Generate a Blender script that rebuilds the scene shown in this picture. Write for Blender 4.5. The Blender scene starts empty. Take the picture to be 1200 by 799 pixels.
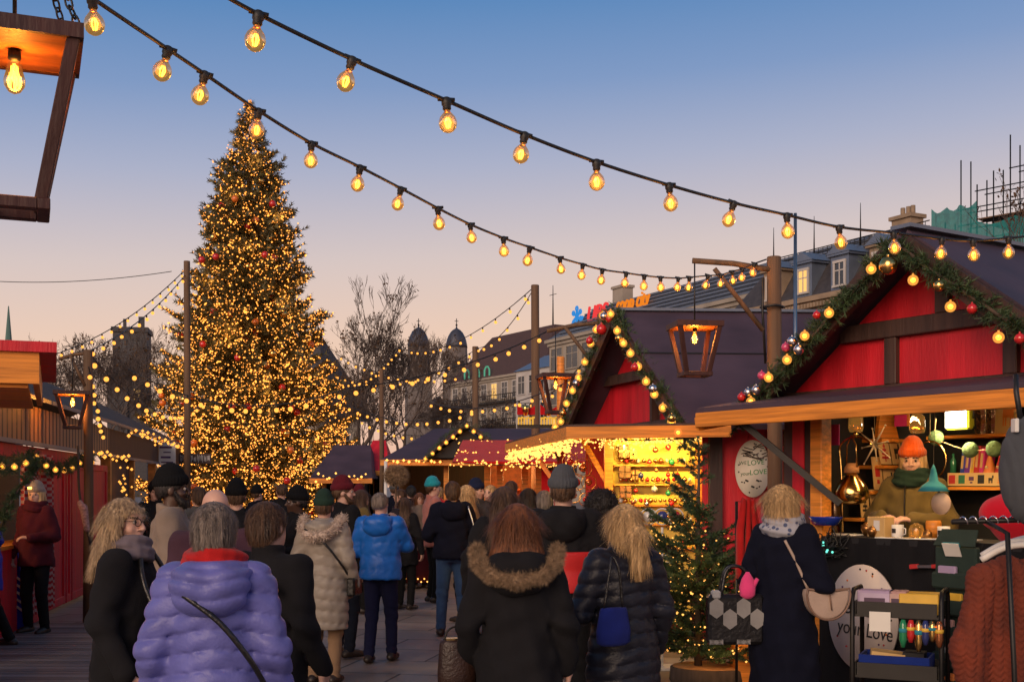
import bpy, bmesh, math, random
import numpy as np
from mathutils import Vector, Matrix, Euler
R = math.radians
random.seed(7)
SC = bpy.context.scene
COL = SC.collection

# ------------------------------------------------------------------ camera
F_PX, CX, HY, CAM_H = 1400.0, 600.0, 570.0, 1.7        # focal length, centre and horizon on a 1200 px wide frame
cam_data = bpy.data.cameras.new('camera')
cam_data.sensor_width = 36.0
cam_data.lens = 36.0 * F_PX / 1200.0
cam_data.shift_y = (HY - 399.5) / 1200.0
cam_data.clip_start, cam_data.clip_end = 0.05, 5000.0
cam = bpy.data.objects.new('camera', cam_data)
COL.objects.link(cam)
cam.location = (0, 0, CAM_H)
cam.rotation_euler = (R(90), 0, 0)
SC.camera = cam

# ------------------------------------------------------------------ dusk sky
W = bpy.data.worlds.new('World')
SC.world = W
W.use_nodes = True
nt = W.node_tree
nt.nodes.clear()
w_out = nt.nodes.new('ShaderNodeOutputWorld')
w_bg = nt.nodes.new('ShaderNodeBackground')
w_tc = nt.nodes.new('ShaderNodeTexCoord')
w_sep = nt.nodes.new('ShaderNodeSeparateXYZ')
w_ramp = nt.nodes.new('ShaderNodeValToRGB')
w_tilt = nt.nodes.new('ShaderNodeMath'); w_tilt.operation = 'MULTIPLY_ADD'
w_sky = nt.nodes.new('ShaderNodeTexSky')
w_sky.sky_type = 'NISHITA'
w_sky.sun_disc = False
w_sky.sun_elevation = R(1.0)
w_sky.sun_rotation = R(200)
w_scale = nt.nodes.new('ShaderNodeVectorMath'); w_scale.operation = 'SCALE'
w_scale.inputs['Scale'].default_value = 0.05
w_mix = nt.nodes.new('ShaderNodeMixRGB')
w_mix.inputs['Fac'].default_value = 0.92
nt.links.new(w_tc.outputs['Generated'], w_sep.inputs[0])
nt.links.new(w_sep.outputs['X'], w_tilt.inputs[0])
w_tilt.inputs[1].default_value = -0.045
nt.links.new(w_sep.outputs['Z'], w_tilt.inputs[2])
nt.links.new(w_tilt.outputs[0], w_ramp.inputs[0])
nt.links.new(w_sky.outputs[0], w_scale.inputs[0])
nt.links.new(w_scale.outputs[0], w_mix.inputs[1])
nt.links.new(w_ramp.outputs[0], w_mix.inputs[2])
nt.links.new(w_mix.outputs[0], w_bg.inputs[0])
nt.links.new(w_bg.outputs[0], w_out.inputs[0])
w_bg.inputs[1].default_value = 1.0
STOPS = [(0.0, (.80, .47, .32)), (.06, (.84, .54, .40)), (.12, (.84, .59, .45)), (.19, (.66, .55, .53)),
         (.26, (.40, .43, .57)), (.32, (.21, .315, .54)), (.40, (.065, .215, .475)), (.55, (.07, .16, .30)), (1.0, (.06, .10, .18))]
cr = w_ramp.color_ramp
while len(cr.elements) < len(STOPS):
    cr.elements.new(0.5)
for e_, (p_, c_) in zip(cr.elements, STOPS):
    e_.position = p_
    e_.color = (*c_, 1)

# the sun has just gone: a faint broad warm glow from behind the camera
sun_data = bpy.data.lights.new('sun', 'SUN')
sun_data.energy = 2.2
sun_data.angle = R(40)
sun_data.color = (1.0, .72, .5)
sun = bpy.data.objects.new('sun', sun_data)
COL.objects.link(sun)
sun.rotation_euler = (R(68), 0, R(-25))

vs = SC.view_settings
SC.display_settings.display_device = 'sRGB'
vs.view_transform = 'Standard'
vs.look = 'None'
vs.exposure = 0.15
vs.gamma = 1.0
vs.use_curve_mapping = False
cy = SC.cycles
cy.use_denoising = True
cy.use_adaptive_sampling = True
cy.adaptive_threshold = 0.02
cy.max_bounces = 8
cy.diffuse_bounces = 3
cy.glossy_bounces = 3
cy.transmission_bounces = 4
cy.transparent_max_bounces = 24
cy.sample_clamp_indirect = 2.0
cy.caustics_reflective = False
cy.caustics_refractive = False
SC.render.film_transparent = False

# ================================================================== helpers
def P(px, py, d):
    """the point seen at pixel (px, py) of the 1200 px frame, d metres in front of the camera"""
    return Vector(((px - CX) / F_PX * d, d, CAM_H + (HY - py) / F_PX * d))

def tag(o, label, cat, group=None, kind=None):
    o['label'] = label
    o['category'] = cat
    if group: o['group'] = group
    if kind: o['kind'] = kind
    return o

def thing(name, label, cat, loc=(0, 0, 0), rz=0.0, group=None, rot=None):
    o = bpy.data.objects.new(name, None)
    o.empty_display_size = .2
    COL.objects.link(o)
    o.location = loc
    o.rotation_euler = rot if rot else (0, 0, rz)
    return tag(o, label, cat, group)

def mesh_obj(name, me, parent=None):
    o = bpy.data.objects.new(name, me)
    COL.objects.link(o)
    if parent is not None: o.parent = parent
    return o

def children_of(o):
    return [c for c in bpy.data.objects if c.parent == o]

def copy_tree(o, parent=None, kids=None):
    c = o.copy()
    COL.objects.link(c)
    if parent is not None: c.parent = parent
    for ch in (kids or {}).get(o.name, []):
        copy_tree(ch, c, kids)
    return c

def kid_map():
    m = {}
    for o in bpy.data.objects:
        if o.parent: m.setdefault(o.parent.name, []).append(o)
    return m

def frame_from(z, up=Vector((0, 0, 1))):
    z = Vector(z).normalized()
    if abs(z.dot(up)) > .99: up = Vector((0, 1, 0))
    x = up.cross(z).normalized()
    return x, z.cross(x), z

class MB:
    """collects shapes, then becomes ONE mesh object"""
    def __init__(s): s.v, s.f, s.m, s.sm = [], [], [], []
    def add(s, vs, fs, mi=0, sm=False):
        n = len(s.v)
        s.v.extend([tuple(v) for v in vs])
        for f in fs:
            s.f.append(tuple(i + n for i in f)); s.m.append(mi); s.sm.append(sm)
        return s
    def box(s, c, size, rz=0.0, rot=None, mi=0, bev=0.0):
        hx, hy, hz = size[0] / 2, size[1] / 2, size[2] / 2
        M = rot.to_matrix() if isinstance(rot, Euler) else (rot if rot is not None else Matrix.Rotation(rz, 3, 'Z'))
        b = min(bev, hx * .45, hy * .45, hz * .45)
        c = Vector(c)
        if b <= 0:
            pts = [Vector((x * hx, y * hy, z * hz)) for z in (-1, 1) for y in (-1, 1) for x in (-1, 1)]
            fs = [(0, 2, 3, 1), (4, 5, 7, 6), (0, 1, 5, 4), (2, 6, 7, 3), (0, 4, 6, 2), (1, 3, 7, 5)]
            return s.add([c + M @ p for p in pts], fs, mi)
        bm = bmesh.new()
        bmesh.ops.create_cube(bm, size=1)
        for v in bm.verts: v.co = Vector((v.co.x * 2 * hx, v.co.y * 2 * hy, v.co.z * 2 * hz))
        bmesh.ops.bevel(bm, geom=bm.edges[:] , offset=b, segments=1, affect='EDGES')
        bm.verts.index_update()
        s.add([c + M @ v.co for v in bm.verts], [[v.index for v in f.verts] for f in bm.faces], mi)
        bm.free()
        return s
    def beam(s, a, b, w, h, up=Vector((0, 0, 1)), mi=0, bev=0.0):
        """a squared timber from a to b: w wide, h high"""
        a, b = Vector(a), Vector(b)
        x, y, z = frame_from(b - a, up)
        M = Matrix((x, y, z)).transposed()
        return s.box((a + b) / 2, (w, h, (b - a).length), rot=M, mi=mi, bev=bev)
    def tube(s, pts, r, n=8, cap=True, mi=0, sm=True):
        pts = [Vector(p) for p in pts]
        rs = r if isinstance(r, (list, tuple)) else [r] * len(pts)
        vs, fs = [], []
        prev = None
        for i, p in enumerate(pts):
            t = (pts[min(i + 1, len(pts) - 1)] - pts[max(i - 1, 0)])
            if t.length < 1e-9: t = Vector((0, 0, 1))
            t.normalize()
            if prev is None: x, y, _ = frame_from(t)
            else:
                x = (prev - t * prev.dot(t))
                if x.length < 1e-6: x = frame_from(t)[0]
                x.normalize(); y = t.cross(x)
            prev = x
            for k in range(n):
                a = 2 * math.pi * k / n
                vs.append(p + (x * math.cos(a) + y * math.sin(a)) * rs[i])
        for i in range(len(pts) - 1):
            for k in range(n):
                a, b = i * n + k, i * n + (k + 1) % n
                fs.append((a, b, b + n, a + n))
        if cap:
            fs.append(tuple(range(n))[::-1]); fs.append(tuple(range((len(pts) - 1) * n, len(pts) * n)))
        return s.add(vs, fs, mi, sm)
    def lathe(s, prof, c=(0, 0, 0), n=16, mi=0, sm=True, M=None, sx=1.0, sy=1.0):
        c = Vector(c)
        vs, fs = [], []
        for r, z in prof:
            for k in range(n):
                a = 2 * math.pi * k / n
                p = Vector((r * sx * math.cos(a), r * sy * math.sin(a), z))
                if M is not None: p = M @ p
                vs.append(c + p)
        for i in range(len(prof) - 1):
            for k in range(n):
                a, b = i * n + k, i * n + (k + 1) % n
                fs.append((a, b, b + n, a + n))
        fs.append(tuple(range(n))[::-1]); fs.append(tuple(range((len(prof) - 1) * n, len(prof) * n)))
        return s.add(vs, fs, mi, sm)
    def ball(s, c, r, n=12, m=8, mi=0, rz=1.0):
        prof = [(max(1e-4, r * math.sin(math.pi * i / m)), -r * rz * math.cos(math.pi * i / m)) for i in range(m + 1)]
        return s.lathe(prof, c, n, mi)
    def poly(s, pts, thick, mi=0, nrm=None):
        """a flat outline (list of 3-D points) given a thickness along its normal"""
        pts = [Vector(p) for p in pts]
        if nrm is None:
            nrm = Vector((0, 0, 0))
            for i in range(len(pts)): nrm += pts[i].cross(pts[(i + 1) % len(pts)])
        nrm = Vector(nrm).normalized() * thick
        n = len(pts)
        vs = pts + [p + nrm for p in pts]
        fs = [tuple(range(n))[::-1], tuple(range(n, 2 * n))] + [(i, (i + 1) % n, n + (i + 1) % n, n + i) for i in range(n)]
        return s.add(vs, fs, mi)
    def quad(s, a, b, c, d, mi=0): return s.add([a, b, c, d], [(0, 1, 2, 3)], mi)
    def build(s, name, mats, parent=None, off=None):
        me = bpy.data.meshes.new(name)
        v = s.v if off is None else [tuple(Vector(p) - Vector(off)) for p in s.v]
        me.from_pydata(v, [], s.f)
        for m in (mats if isinstance(mats, (list, tuple)) else [mats]): me.materials.append(m)
        if s.f:
            me.polygons.foreach_set('material_index', s.m)
            me.polygons.foreach_set('use_smooth', s.sm)
        me.update()
        return mesh_obj(name, me, parent)

def np_mesh(name, v, f, mats, parent=None, smooth=True, mi=None):
    """mesh from numpy arrays: v (n,3), f (m,3|4)"""
    me = bpy.data.meshes.new(name)
    k = f.shape[1]
    me.vertices.add(len(v)); me.vertices.foreach_set('co', np.ascontiguousarray(v, np.float32).ravel())
    me.loops.add(f.size); me.loops.foreach_set('vertex_index', np.ascontiguousarray(f, np.int32).ravel())
    me.polygons.add(len(f))
    me.polygons.foreach_set('loop_start', np.arange(0, f.size, k, dtype=np.int32))
    me.polygons.foreach_set('loop_total', np.full(len(f), k, np.int32))
    me.polygons.foreach_set('use_smooth', np.full(len(f), smooth, bool))
    for m in (mats if isinstance(mats, (list, tuple)) else [mats]): me.materials.append(m)
    if mi is not None: me.polygons.foreach_set('material_index', np.ascontiguousarray(mi, np.int32))
    me.update(calc_edges=True)
    me.validate()
    return mesh_obj(name, me, parent)

def spline(pts, n):
    """smooth curve through the points (Catmull-Rom), n steps per span"""
    pts = [Vector(p) for p in pts]
    q = [2 * pts[0] - pts[1]] + pts + [2 * pts[-1] - pts[-2]]
    out = []
    for i in range(1, len(q) - 2):
        for k in range(n):
            t = k / n
            a, b, c, d = q[i - 1], q[i], q[i + 1], q[i + 2]
            out.append(.5 * ((2 * b) + (c - a) * t + (2 * a - 5 * b + 4 * c - d) * t * t + (3 * b - a - 3 * c + d) * t ** 3))
    return out + [pts[-1]]

def along(pts, n=None, step=None):
    """evenly spaced points on a polyline"""
    pts = [Vector(p) for p in pts]
    L = [0]
    for a, b in zip(pts, pts[1:]): L.append(L[-1] + (b - a).length)
    if n is None: n = max(2, int(L[-1] / step))
    out = []
    for k in range(n):
        t = L[-1] * (k + .5) / n
        i = max(0, min(len(L) - 2, next((j for j in range(len(L) - 1) if L[j + 1] >= t), len(L) - 2)))
        u = (t - L[i]) / max(1e-9, L[i + 1] - L[i])
        out.append(pts[i].lerp(pts[i + 1], u))
    return out

def sag(a, b, depth, n=24):
    a, b = Vector(a), Vector(b)
    return [a.lerp(b, t / n) - Vector((0, 0, depth * 4 * (t / n) * (1 - t / n))) for t in range(n + 1)]

# ------------------------------------------------------------------ materials
def _new(name):
    m = bpy.data.materials.new(name)
    m.use_nodes = True
    t = m.node_tree
    return m, t, t.nodes['Principled BSDF']

def pm(name, col, rough=.7, metal=0.0, var=.18, vs=6.0, bump=0.0, bs=60.0, coat=0.0, sheen=0.0, stretch=(1, 1, 1),
       emit=None, es=0.0, col2=None, alpha=None, detail=4.0, spec=None):
    """a procedural Principled material: noise-varied colour, roughness and bump"""
    m, t, b = _new(name)
    N, L = t.nodes, t.links
    tc = N.new('ShaderNodeTexCoord'); mp = N.new('ShaderNodeMapping')
    mp.inputs['Scale'].default_value = stretch
    L.new(tc.outputs['Object'], mp.inputs[0])
    nz = N.new('ShaderNodeTexNoise'); nz.inputs['Scale'].default_value = vs; nz.inputs['Detail'].default_value = detail
    L.new(mp.outputs[0], nz.inputs['Vector'])
    rp = N.new('ShaderNodeValToRGB')
    c1 = tuple(max(0, c * (1 - var)) for c in col); c2 = tuple(min(1, c * (1 + var)) for c in (col2 or col))
    rp.color_ramp.elements[0].position = .3; rp.color_ramp.elements[1].position = .7
    rp.color_ramp.elements[0].color = (*c1, 1); rp.color_ramp.elements[1].color = (*c2, 1)
    L.new(nz.outputs['Fac'], rp.inputs[0]); L.new(rp.outputs[0], b.inputs['Base Color'])
    mr = N.new('ShaderNodeMapRange')
    mr.inputs['To Min'].default_value = max(.03, rough - .1); mr.inputs['To Max'].default_value = min(1, rough + .1)
    L.new(nz.outputs['Fac'], mr.inputs['Value']); L.new(mr.outputs[0], b.inputs['Roughness'])
    b.inputs['Metallic'].default_value = metal
    if coat: b.inputs['Coat Weight'].default_value = coat
    if sheen: b.inputs['Sheen Weight'].default_value = sheen
    if spec is not None: b.inputs['Specular IOR Level'].default_value = spec
    if bump:
        n2 = N.new('ShaderNodeTexNoise'); n2.inputs['Scale'].default_value = bs; n2.inputs['Detail'].default_value = 5
        L.new(mp.outputs[0], n2.inputs['Vector'])
        bp = N.new('ShaderNodeBump'); bp.inputs['Strength'].default_value = bump; bp.inputs['Distance'].default_value = .02
        L.new(n2.outputs['Fac'], bp.inputs['Height']); L.new(bp.outputs[0], b.inputs['Normal'])
    if emit:
        b.inputs['Emission Color'].default_value = (*emit, 1); b.inputs['Emission Strength'].default_value = es
    if alpha is not None: b.inputs['Alpha'].default_value = alpha
    return m

def emit(name, col, strength, sample=True):
    m = bpy.data.materials.new(name); m.use_nodes = True
    t = m.node_tree; t.nodes.clear()
    o = t.nodes.new('ShaderNodeOutputMaterial'); e = t.nodes.new('ShaderNodeEmission')
    e.inputs[0].default_value = (*col, 1); e.inputs[1].default_value = strength
    t.links.new(e.outputs[0], o.inputs[0])
    if not sample:
        try: m.cycles.emission_sampling = 'NONE'
        except Exception: pass
    return m

def wood(name, col, rough=.6, grain=14.0, axis=(1, 1, .06), var=.35, coat=0.0):
    return pm(name, col, rough, var=var, vs=grain, stretch=axis, bump=.25, bs=grain * 3, coat=coat, detail=6)

def glass_mat(name, tint, glow=0.0, mixf=.78):
    m = bpy.data.materials.new(name); m.use_nodes = True
    t = m.node_tree; t.nodes.clear(); N, L = t.nodes, t.links
    o = N.new('ShaderNodeOutputMaterial'); tr = N.new('ShaderNodeBsdfTransparent'); gl = N.new('ShaderNodeBsdfGlossy')
    lw = N.new('ShaderNodeLayerWeight'); lw.inputs[0].default_value = .35
    mx = N.new('ShaderNodeMixShader'); tr.inputs[0].default_value = (*tint, 1)
    gl.inputs['Roughness'].default_value = .05
    mr = N.new('ShaderNodeMapRange'); mr.inputs['To Min'].default_value = .04; mr.inputs['To Max'].default_value = 1 - mixf + .25
    L.new(lw.outputs['Fresnel'], mr.inputs['Value']); L.new(mr.outputs[0], mx.inputs[0])
    L.new(tr.outputs[0], mx.inputs[1]); L.new(gl.outputs[0], mx.inputs[2])
    last = mx
    if glow:
        em = N.new('ShaderNodeEmission'); em.inputs[0].default_value = (1, .5, .11, 1); em.inputs[1].default_value = glow
        ad = N.new('ShaderNodeAddShader'); L.new(mx.outputs[0], ad.inputs[0]); L.new(em.outputs[0], ad.inputs[1]); last = ad
    L.new(last.outputs[0], o.inputs[0])
    try: m.cycles.emission_sampling = 'NONE'
    except Exception: pass
    return m

def fabric(name, col, rough=.85, quilt=False, var=.12, sheen=None, weave=260.0, bump=.35):
    if sheen is None: sheen = min(.2, sum(col) * .25)
    return pm(name, col, .40 if quilt else rough, var=var, vs=9, bump=.14 if quilt else bump, bs=90 if quilt else weave, sheen=0.03 if quilt else sheen, spec=.32 if quilt else .12)

def hair_mat(name, col, col2=None, shine=.5):
    return pm(name, col, shine, var=.45, vs=70, stretch=(1, 1, .06), bump=.6, bs=160, col2=col2, detail=3)

def slat_mat(name, c1, c2, freq, axis='X', rough=.7, gap=.12):
    """boards laid side by side: dark joints between them, each board its own tone"""
    m, t, b = _new(name); N, L = t.nodes, t.links
    tc = N.new('ShaderNodeTexCoord'); sp = N.new('ShaderNodeSeparateXYZ'); L.new(tc.outputs['Object'], sp.inputs[0])
    mu = N.new('ShaderNodeMath'); mu.operation = 'MULTIPLY'; mu.inputs[1].default_value = freq; L.new(sp.outputs[axis], mu.inputs[0])
    fr = N.new('ShaderNodeMath'); fr.operation = 'FRACT'; L.new(mu.outputs[0], fr.inputs[0])
    fl = N.new('ShaderNodeMath'); fl.operation = 'FLOOR'; L.new(mu.outputs[0], fl.inputs[0])
    wn = N.new('ShaderNodeTexWhiteNoise'); wn.noise_dimensions = '1D'; L.new(fl.outputs[0], wn.inputs['W'])
    gt = N.new('ShaderNodeMath'); gt.operation = 'GREATER_THAN'; gt.inputs[1].default_value = gap; L.new(fr.outputs[0], gt.inputs[0])
    mp = N.new('ShaderNodeMapping'); sc = [12, 12, 12]; sc['XYZ'.index('Z' if axis != 'Z' else 'X')] = .8; mp.inputs['Scale'].default_value = sc
    L.new(tc.outputs['Object'], mp.inputs[0]); nz = N.new('ShaderNodeTexNoise'); nz.inputs['Scale'].default_value = 2; nz.inputs['Detail'].default_value = 6
    L.new(mp.outputs[0], nz.inputs['Vector'])
    ad = N.new('ShaderNodeMath'); ad.operation = 'ADD'; L.new(wn.outputs['Value'], ad.inputs[0]); L.new(nz.outputs['Fac'], ad.inputs[1])
    hf = N.new('ShaderNodeMath'); hf.operation = 'MULTIPLY'; hf.inputs[1].default_value = .5; L.new(ad.outputs[0], hf.inputs[0])
    mx = N.new('ShaderNodeMixRGB'); L.new(hf.outputs[0], mx.inputs[0]); mx.inputs[1].default_value = (*c1, 1); mx.inputs[2].default_value = (*c2, 1)
    m2 = N.new('ShaderNodeMixRGB'); L.new(gt.outputs[0], m2.inputs[0]); m2.inputs[1].default_value = (*[c * .12 for c in c1], 1); L.new(mx.outputs[0], m2.inputs[2])
    L.new(m2.outputs[0], b.inputs['Base Color']); b.inputs['Roughness'].default_value = rough
    bp = N.new('ShaderNodeBump'); bp.inputs['Strength'].default_value = .6; bp.inputs['Distance'].default_value = .01
    L.new(gt.outputs[0], bp.inputs['Height']); L.new(bp.outputs[0], b.inputs['Normal'])
    return m

def text_obj(name, s, size, mat, parent=None, M=None, depth=.004, width=1.0, align='CENTER', shear=0.0):
    cu = bpy.data.curves.new(name, 'FONT')
    cu.body = s; cu.size = size; cu.align_x = align; cu.align_y = 'CENTER'; cu.extrude = depth; cu.shear = shear
    tmp = bpy.data.objects.new('tmp_text', cu); COL.objects.link(tmp)
    me = bpy.data.meshes.new_from_object(tmp.evaluated_get(bpy.context.evaluated_depsgraph_get()))
    bpy.data.objects.remove(tmp)
    me.transform(Matrix.Diagonal((width, 1, 1, 1)))
    if M is not None: me.transform(M)
    me.materials.clear(); me.materials.append(mat)
    me.name = name
    return mesh_obj(name, me, parent)

def plane_M(origin, xdir, ydir=(0, 0, 1)):
    """matrix that lays text (its x and y) along xdir and ydir at origin"""
    x = Vector(xdir).normalized(); y = Vector(ydir).normalized(); z = x.cross(y).normalized()
    M = Matrix((x, y, z)).transposed().to_4x4(); M.translation = Vector(origin)
    return M

M_ = {}
M_['red'] = pm('red paint', (.58, .012, .024), .5, var=.26, vs=2.2, bump=.25, bs=26, stretch=(3.5, 3.5, .3), detail=8)
M_['redcloth'] = fabric('red cloth', (.5, .01, .015))
M_['brown'] = wood('dark brown timber', (.055, .028, .022), .6)
M_['purple'] = pm('aubergine roof sheet', (.058, .036, .054), .62, var=.3, vs=1.6, bump=.12, bs=14, stretch=(1, 1.6, 1), detail=9)
M_['larch'] = wood('orange larch board', (.50, .20, .045), .5, 10, (1, 1, 1))
M_['larchx'] = pm('varnished larch', (.72, .25, .03), .5, var=.36, vs=7, stretch=(.25, 3, 6), bump=.15, bs=30, detail=6)
M_['pole'] = wood('weathered pole wood', (.135, .075, .04), .75, 16, (1, 1, .05))
M_['dark'] = pm('matt black', (.012, .011, .012), .7, var=.2)
M_['blackcloth'] = fabric('black cloth', (.013, .0125, .0145))
M_['rubber'] = pm('black rubber', (.012, .012, .013), .5, var=.2, bump=.1)
M_['iron'] = pm('dark iron', (.03, .028, .027), .45, metal=.7, var=.2)
M_['brass'] = pm('polished brass', (.78, .50, .16), .16, metal=1.0, var=.06)
M_['steel'] = pm('brushed steel', (.45, .45, .46), .32, metal=1.0, var=.06)
M_['white'] = pm('white paint', (.75, .72, .66), .55, var=.05)
M_['rope'] = pm('hemp rope', (.3, .22, .12), .9, var=.3, bump=.4)
M_['glow'] = emit('filament glow', (1.0, .45, .075), 12.0)
M_['glow_far'] = emit('small lamp glow', (1.0, .38, .06), 1.75, sample=False)
M_['glow_fairy'] = emit('fairy lamp glow', (1.0, .43, .085), 2.4, sample=False)
M_['glow_tree'] = emit('tree lamp glow', (1.0, .33, .05), 2.9, sample=True)
M_['bulbglass'] = glass_mat('amber bulb glass', (.95, .60, .24), .10)
M_['needle'] = pm('fir needles', (.060, .062, .022), .6, var=.45, vs=5, col2=(.10, .085, .03))
M_['needle2'] = pm('garland needles', (.030, .060, .024), .6, var=.4, vs=7, col2=(.05, .09, .035))
M_['bark'] = wood('bark', (.08, .055, .04), .9, 20, (1, 1, .15))
M_['bare'] = pm('bare twig bark', (.10, .072, .060), .9, var=.3)
M_['gold'] = pm('gold bauble', (.85, .52, .16), .22, metal=1.0, var=.05)
M_['redball'] = pm('red bauble', (.55, .02, .02), .15, var=.08, coat=.6)
M_['silver'] = pm('silver bauble', (.75, .70, .70), .25, metal=1.0, var=.05)
M_['concrete'] = pm('pale render', (.28, .24, .20), .85, var=.15, vs=1.5)

# ================================================================== soft bodies: distance fields turned into one skin
class Field:
    def __init__(s, lo, hi, h):
        s.h = h; s.lo = np.array(lo, float)
        s.ax = [np.arange(lo[i], hi[i] + h, h) for i in range(3)]
        s.f = np.full([len(a) for a in s.ax], .5, np.float32)
    def _win(s, lo, hi):
        sl, g = [], []
        for i in range(3):
            a = int(max(0, math.floor((lo[i] - s.lo[i]) / s.h))); b = int(min(len(s.ax[i]), math.ceil((hi[i] - s.lo[i]) / s.h) + 1))
            if b <= a: return None, None
            sl.append(slice(a, b)); sh = [1, 1, 1]; sh[i] = b - a
            g.append(s.ax[i][a:b].reshape(sh).astype(np.float32))
        return tuple(sl), g
    def _mix(s, sl, d, k):
        o = s.f[sl]
        if k > 0:
            hh = np.maximum(k - np.abs(o - d), 0) / k
            s.f[sl] = np.minimum(o, d) - hh * hh * k * .25
        else: s.f[sl] = np.minimum(o, d)
    def cap(s, a, b, ra, rb=None, k=.03):
        rb = ra if rb is None else rb
        a = np.array(a, float); b = np.array(b, float); m = max(ra, rb) + .1
        sl, g = s._win(np.minimum(a, b) - m, np.maximum(a, b) + m)
        if sl is None: return
        ab = b - a; L = max(1e-9, ab @ ab)
        px, py, pz = g[0] - a[0], g[1] - a[1], g[2] - a[2]
        t = np.clip((px * ab[0] + py * ab[1] + pz * ab[2]) / L, 0, 1)
        d = np.sqrt((px - t * ab[0]) ** 2 + (py - t * ab[1]) ** 2 + (pz - t * ab[2]) ** 2) - (ra + (rb - ra) * t)
        s._mix(sl, d, k)
    def _ell(s, c, r, M=None, pad=.1):
        c = np.array(c, float); m = max(r) + pad
        sl, g = s._win(c - m, c + m)
        if sl is None: return None, None
        x, y, z = g[0] - c[0], g[1] - c[1], g[2] - c[2]
        if M is not None:
            Mi = np.array(M.inverted()) if not isinstance(M, np.ndarray) else M.T
            x, y, z = (Mi[0][0] * x + Mi[0][1] * y + Mi[0][2] * z, Mi[1][0] * x + Mi[1][1] * y + Mi[1][2] * z, Mi[2][0] * x + Mi[2][1] * y + Mi[2][2] * z)
        k0 = np.sqrt((x / r[0]) ** 2 + (y / r[1]) ** 2 + (z / r[2]) ** 2)
        k1 = np.sqrt((x / r[0] ** 2) ** 2 + (y / r[1] ** 2) ** 2 + (z / r[2] ** 2) ** 2) + 1e-6
        return sl, k0 * (k0 - 1) / k1
    def ell(s, c, r, k=.03, M=None):
        sl, d = s._ell(c, r, M)
        if sl is not None: s._mix(sl, d, k)
    def cut_ell(s, c, r, k=.01, M=None):
        sl, d = s._ell(c, r, M)
        if sl is None: return
        o = s.f[sl]; d = -d
        hh = np.maximum(k - np.abs(o - d), 0) / k
        s.f[sl] = np.maximum(o, d) + hh * hh * k * .25
    def column(s, rows, k=.03, smooth=.05):
        """rows: (z, rx, ry, cx, cy) from the bottom up"""
        rows = sorted(rows); zs = [r[0] for r in rows]
        mx = max(max(r[1], r[2]) + max(abs(r[3]), abs(r[4])) for r in rows) + .1
        sl, g = s._win((-mx, -mx, zs[0] - .1), (mx, mx, zs[-1] + .1))
        if sl is None: return
        z = g[2].ravel(); q = []
        w = max(1, int(smooth / s.h) | 1); ker = np.ones(w) / w
        for j in range(1, 5):
            a = np.interp(z, zs, [r[j] for r in rows])
            a = np.convolve(np.pad(a, w // 2, mode='edge'), ker, 'valid')[:len(z)]
            q.append(a.reshape(1, 1, -1).astype(np.float32))
        rx, ry, cx, cyy = q
        d = (np.sqrt(((g[0] - cx) / rx) ** 2 + ((g[1] - cyy) / ry) ** 2) - 1) * np.minimum(rx, ry)
        d = np.maximum(d, np.maximum(zs[0] - g[2], g[2] - zs[-1]))
        s._mix(sl, d, k)
    def below(s, z): s.f = np.maximum(s.f, (z - s.ax[2]).reshape(1, 1, -1).astype(np.float32))      # keep what is above z
    def above(s, z): s.f = np.maximum(s.f, (s.ax[2] - z).reshape(1, 1, -1).astype(np.float32))      # keep what is below z
    def disp(s, fn):
        g = [s.ax[i].reshape([-1 if j == i else 1 for j in range(3)]).astype(np.float32) for i in range(3)]
        s.f = s.f + fn(*g)
    def mesh(s):
        f = s.f; f[0], f[-1] = .5, .5; f[:, 0], f[:, -1] = .5, .5; f[:, :, 0], f[:, :, -1] = .5, .5
        ins = f < 0
        c = [ins[i:ins.shape[0] - 1 + i, j:ins.shape[1] - 1 + j, k:ins.shape[2] - 1 + k] for i in (0, 1) for j in (0, 1) for k in (0, 1)]
        n = sum(x.astype(np.int8) for x in c)
        ijk = np.argwhere((n > 0) & (n < 8))
        if len(ijk) == 0: return np.zeros((0, 3)), np.zeros((0, 4), int)
        acc = np.zeros((len(ijk), 3)); cnt = np.zeros(len(ijk))
        for ax in range(3):
            o = [0, 1, 2]; o.remove(ax)
            for u in (0, 1):
                for v in (0, 1):
                    a = np.zeros(3, int); a[o[0]], a[o[1]] = u, v; b = a.copy(); b[ax] = 1
                    fa = f[tuple((ijk + a).T)]; fb = f[tuple((ijk + b).T)]
                    m = (fa < 0) != (fb < 0); t = fa[m] / (fa[m] - fb[m])
                    p = np.tile(a.astype(float), (m.sum(), 1)); p[:, ax] = t
                    acc[m] += p; cnt[m] += 1
        verts = s.lo + s.h * (ijk + acc / cnt[:, None])
        idm = np.full([x - 1 for x in f.shape], -1, np.int64); idm[tuple(ijk.T)] = np.arange(len(ijk))
        quads = []
        for ax in range(3):
            o = [0, 1, 2]; o.remove(ax)
            A = np.moveaxis(ins, ax, 0)
            e = A[:-1] != A[1:]
            idx = np.argwhere(e[:, 1:-1, 1:-1]) + np.array([0, 1, 1])
            if len(idx) == 0: continue
            first = A[idx[:, 0], idx[:, 1], idx[:, 2]]
            J = np.moveaxis(idm, ax, 0)
            q = np.stack([J[idx[:, 0], idx[:, 1] + u, idx[:, 2] + v] for u, v in ((0, 0), (-1, 0), (-1, -1), (0, -1))], 1)
            flip = first if ax != 1 else ~first
            q[flip] = q[flip][:, ::-1]
            quads.append(q[:, ::-1])
        q = np.concatenate(quads); q = q[(q >= 0).all(1)]
        return verts, q

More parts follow.
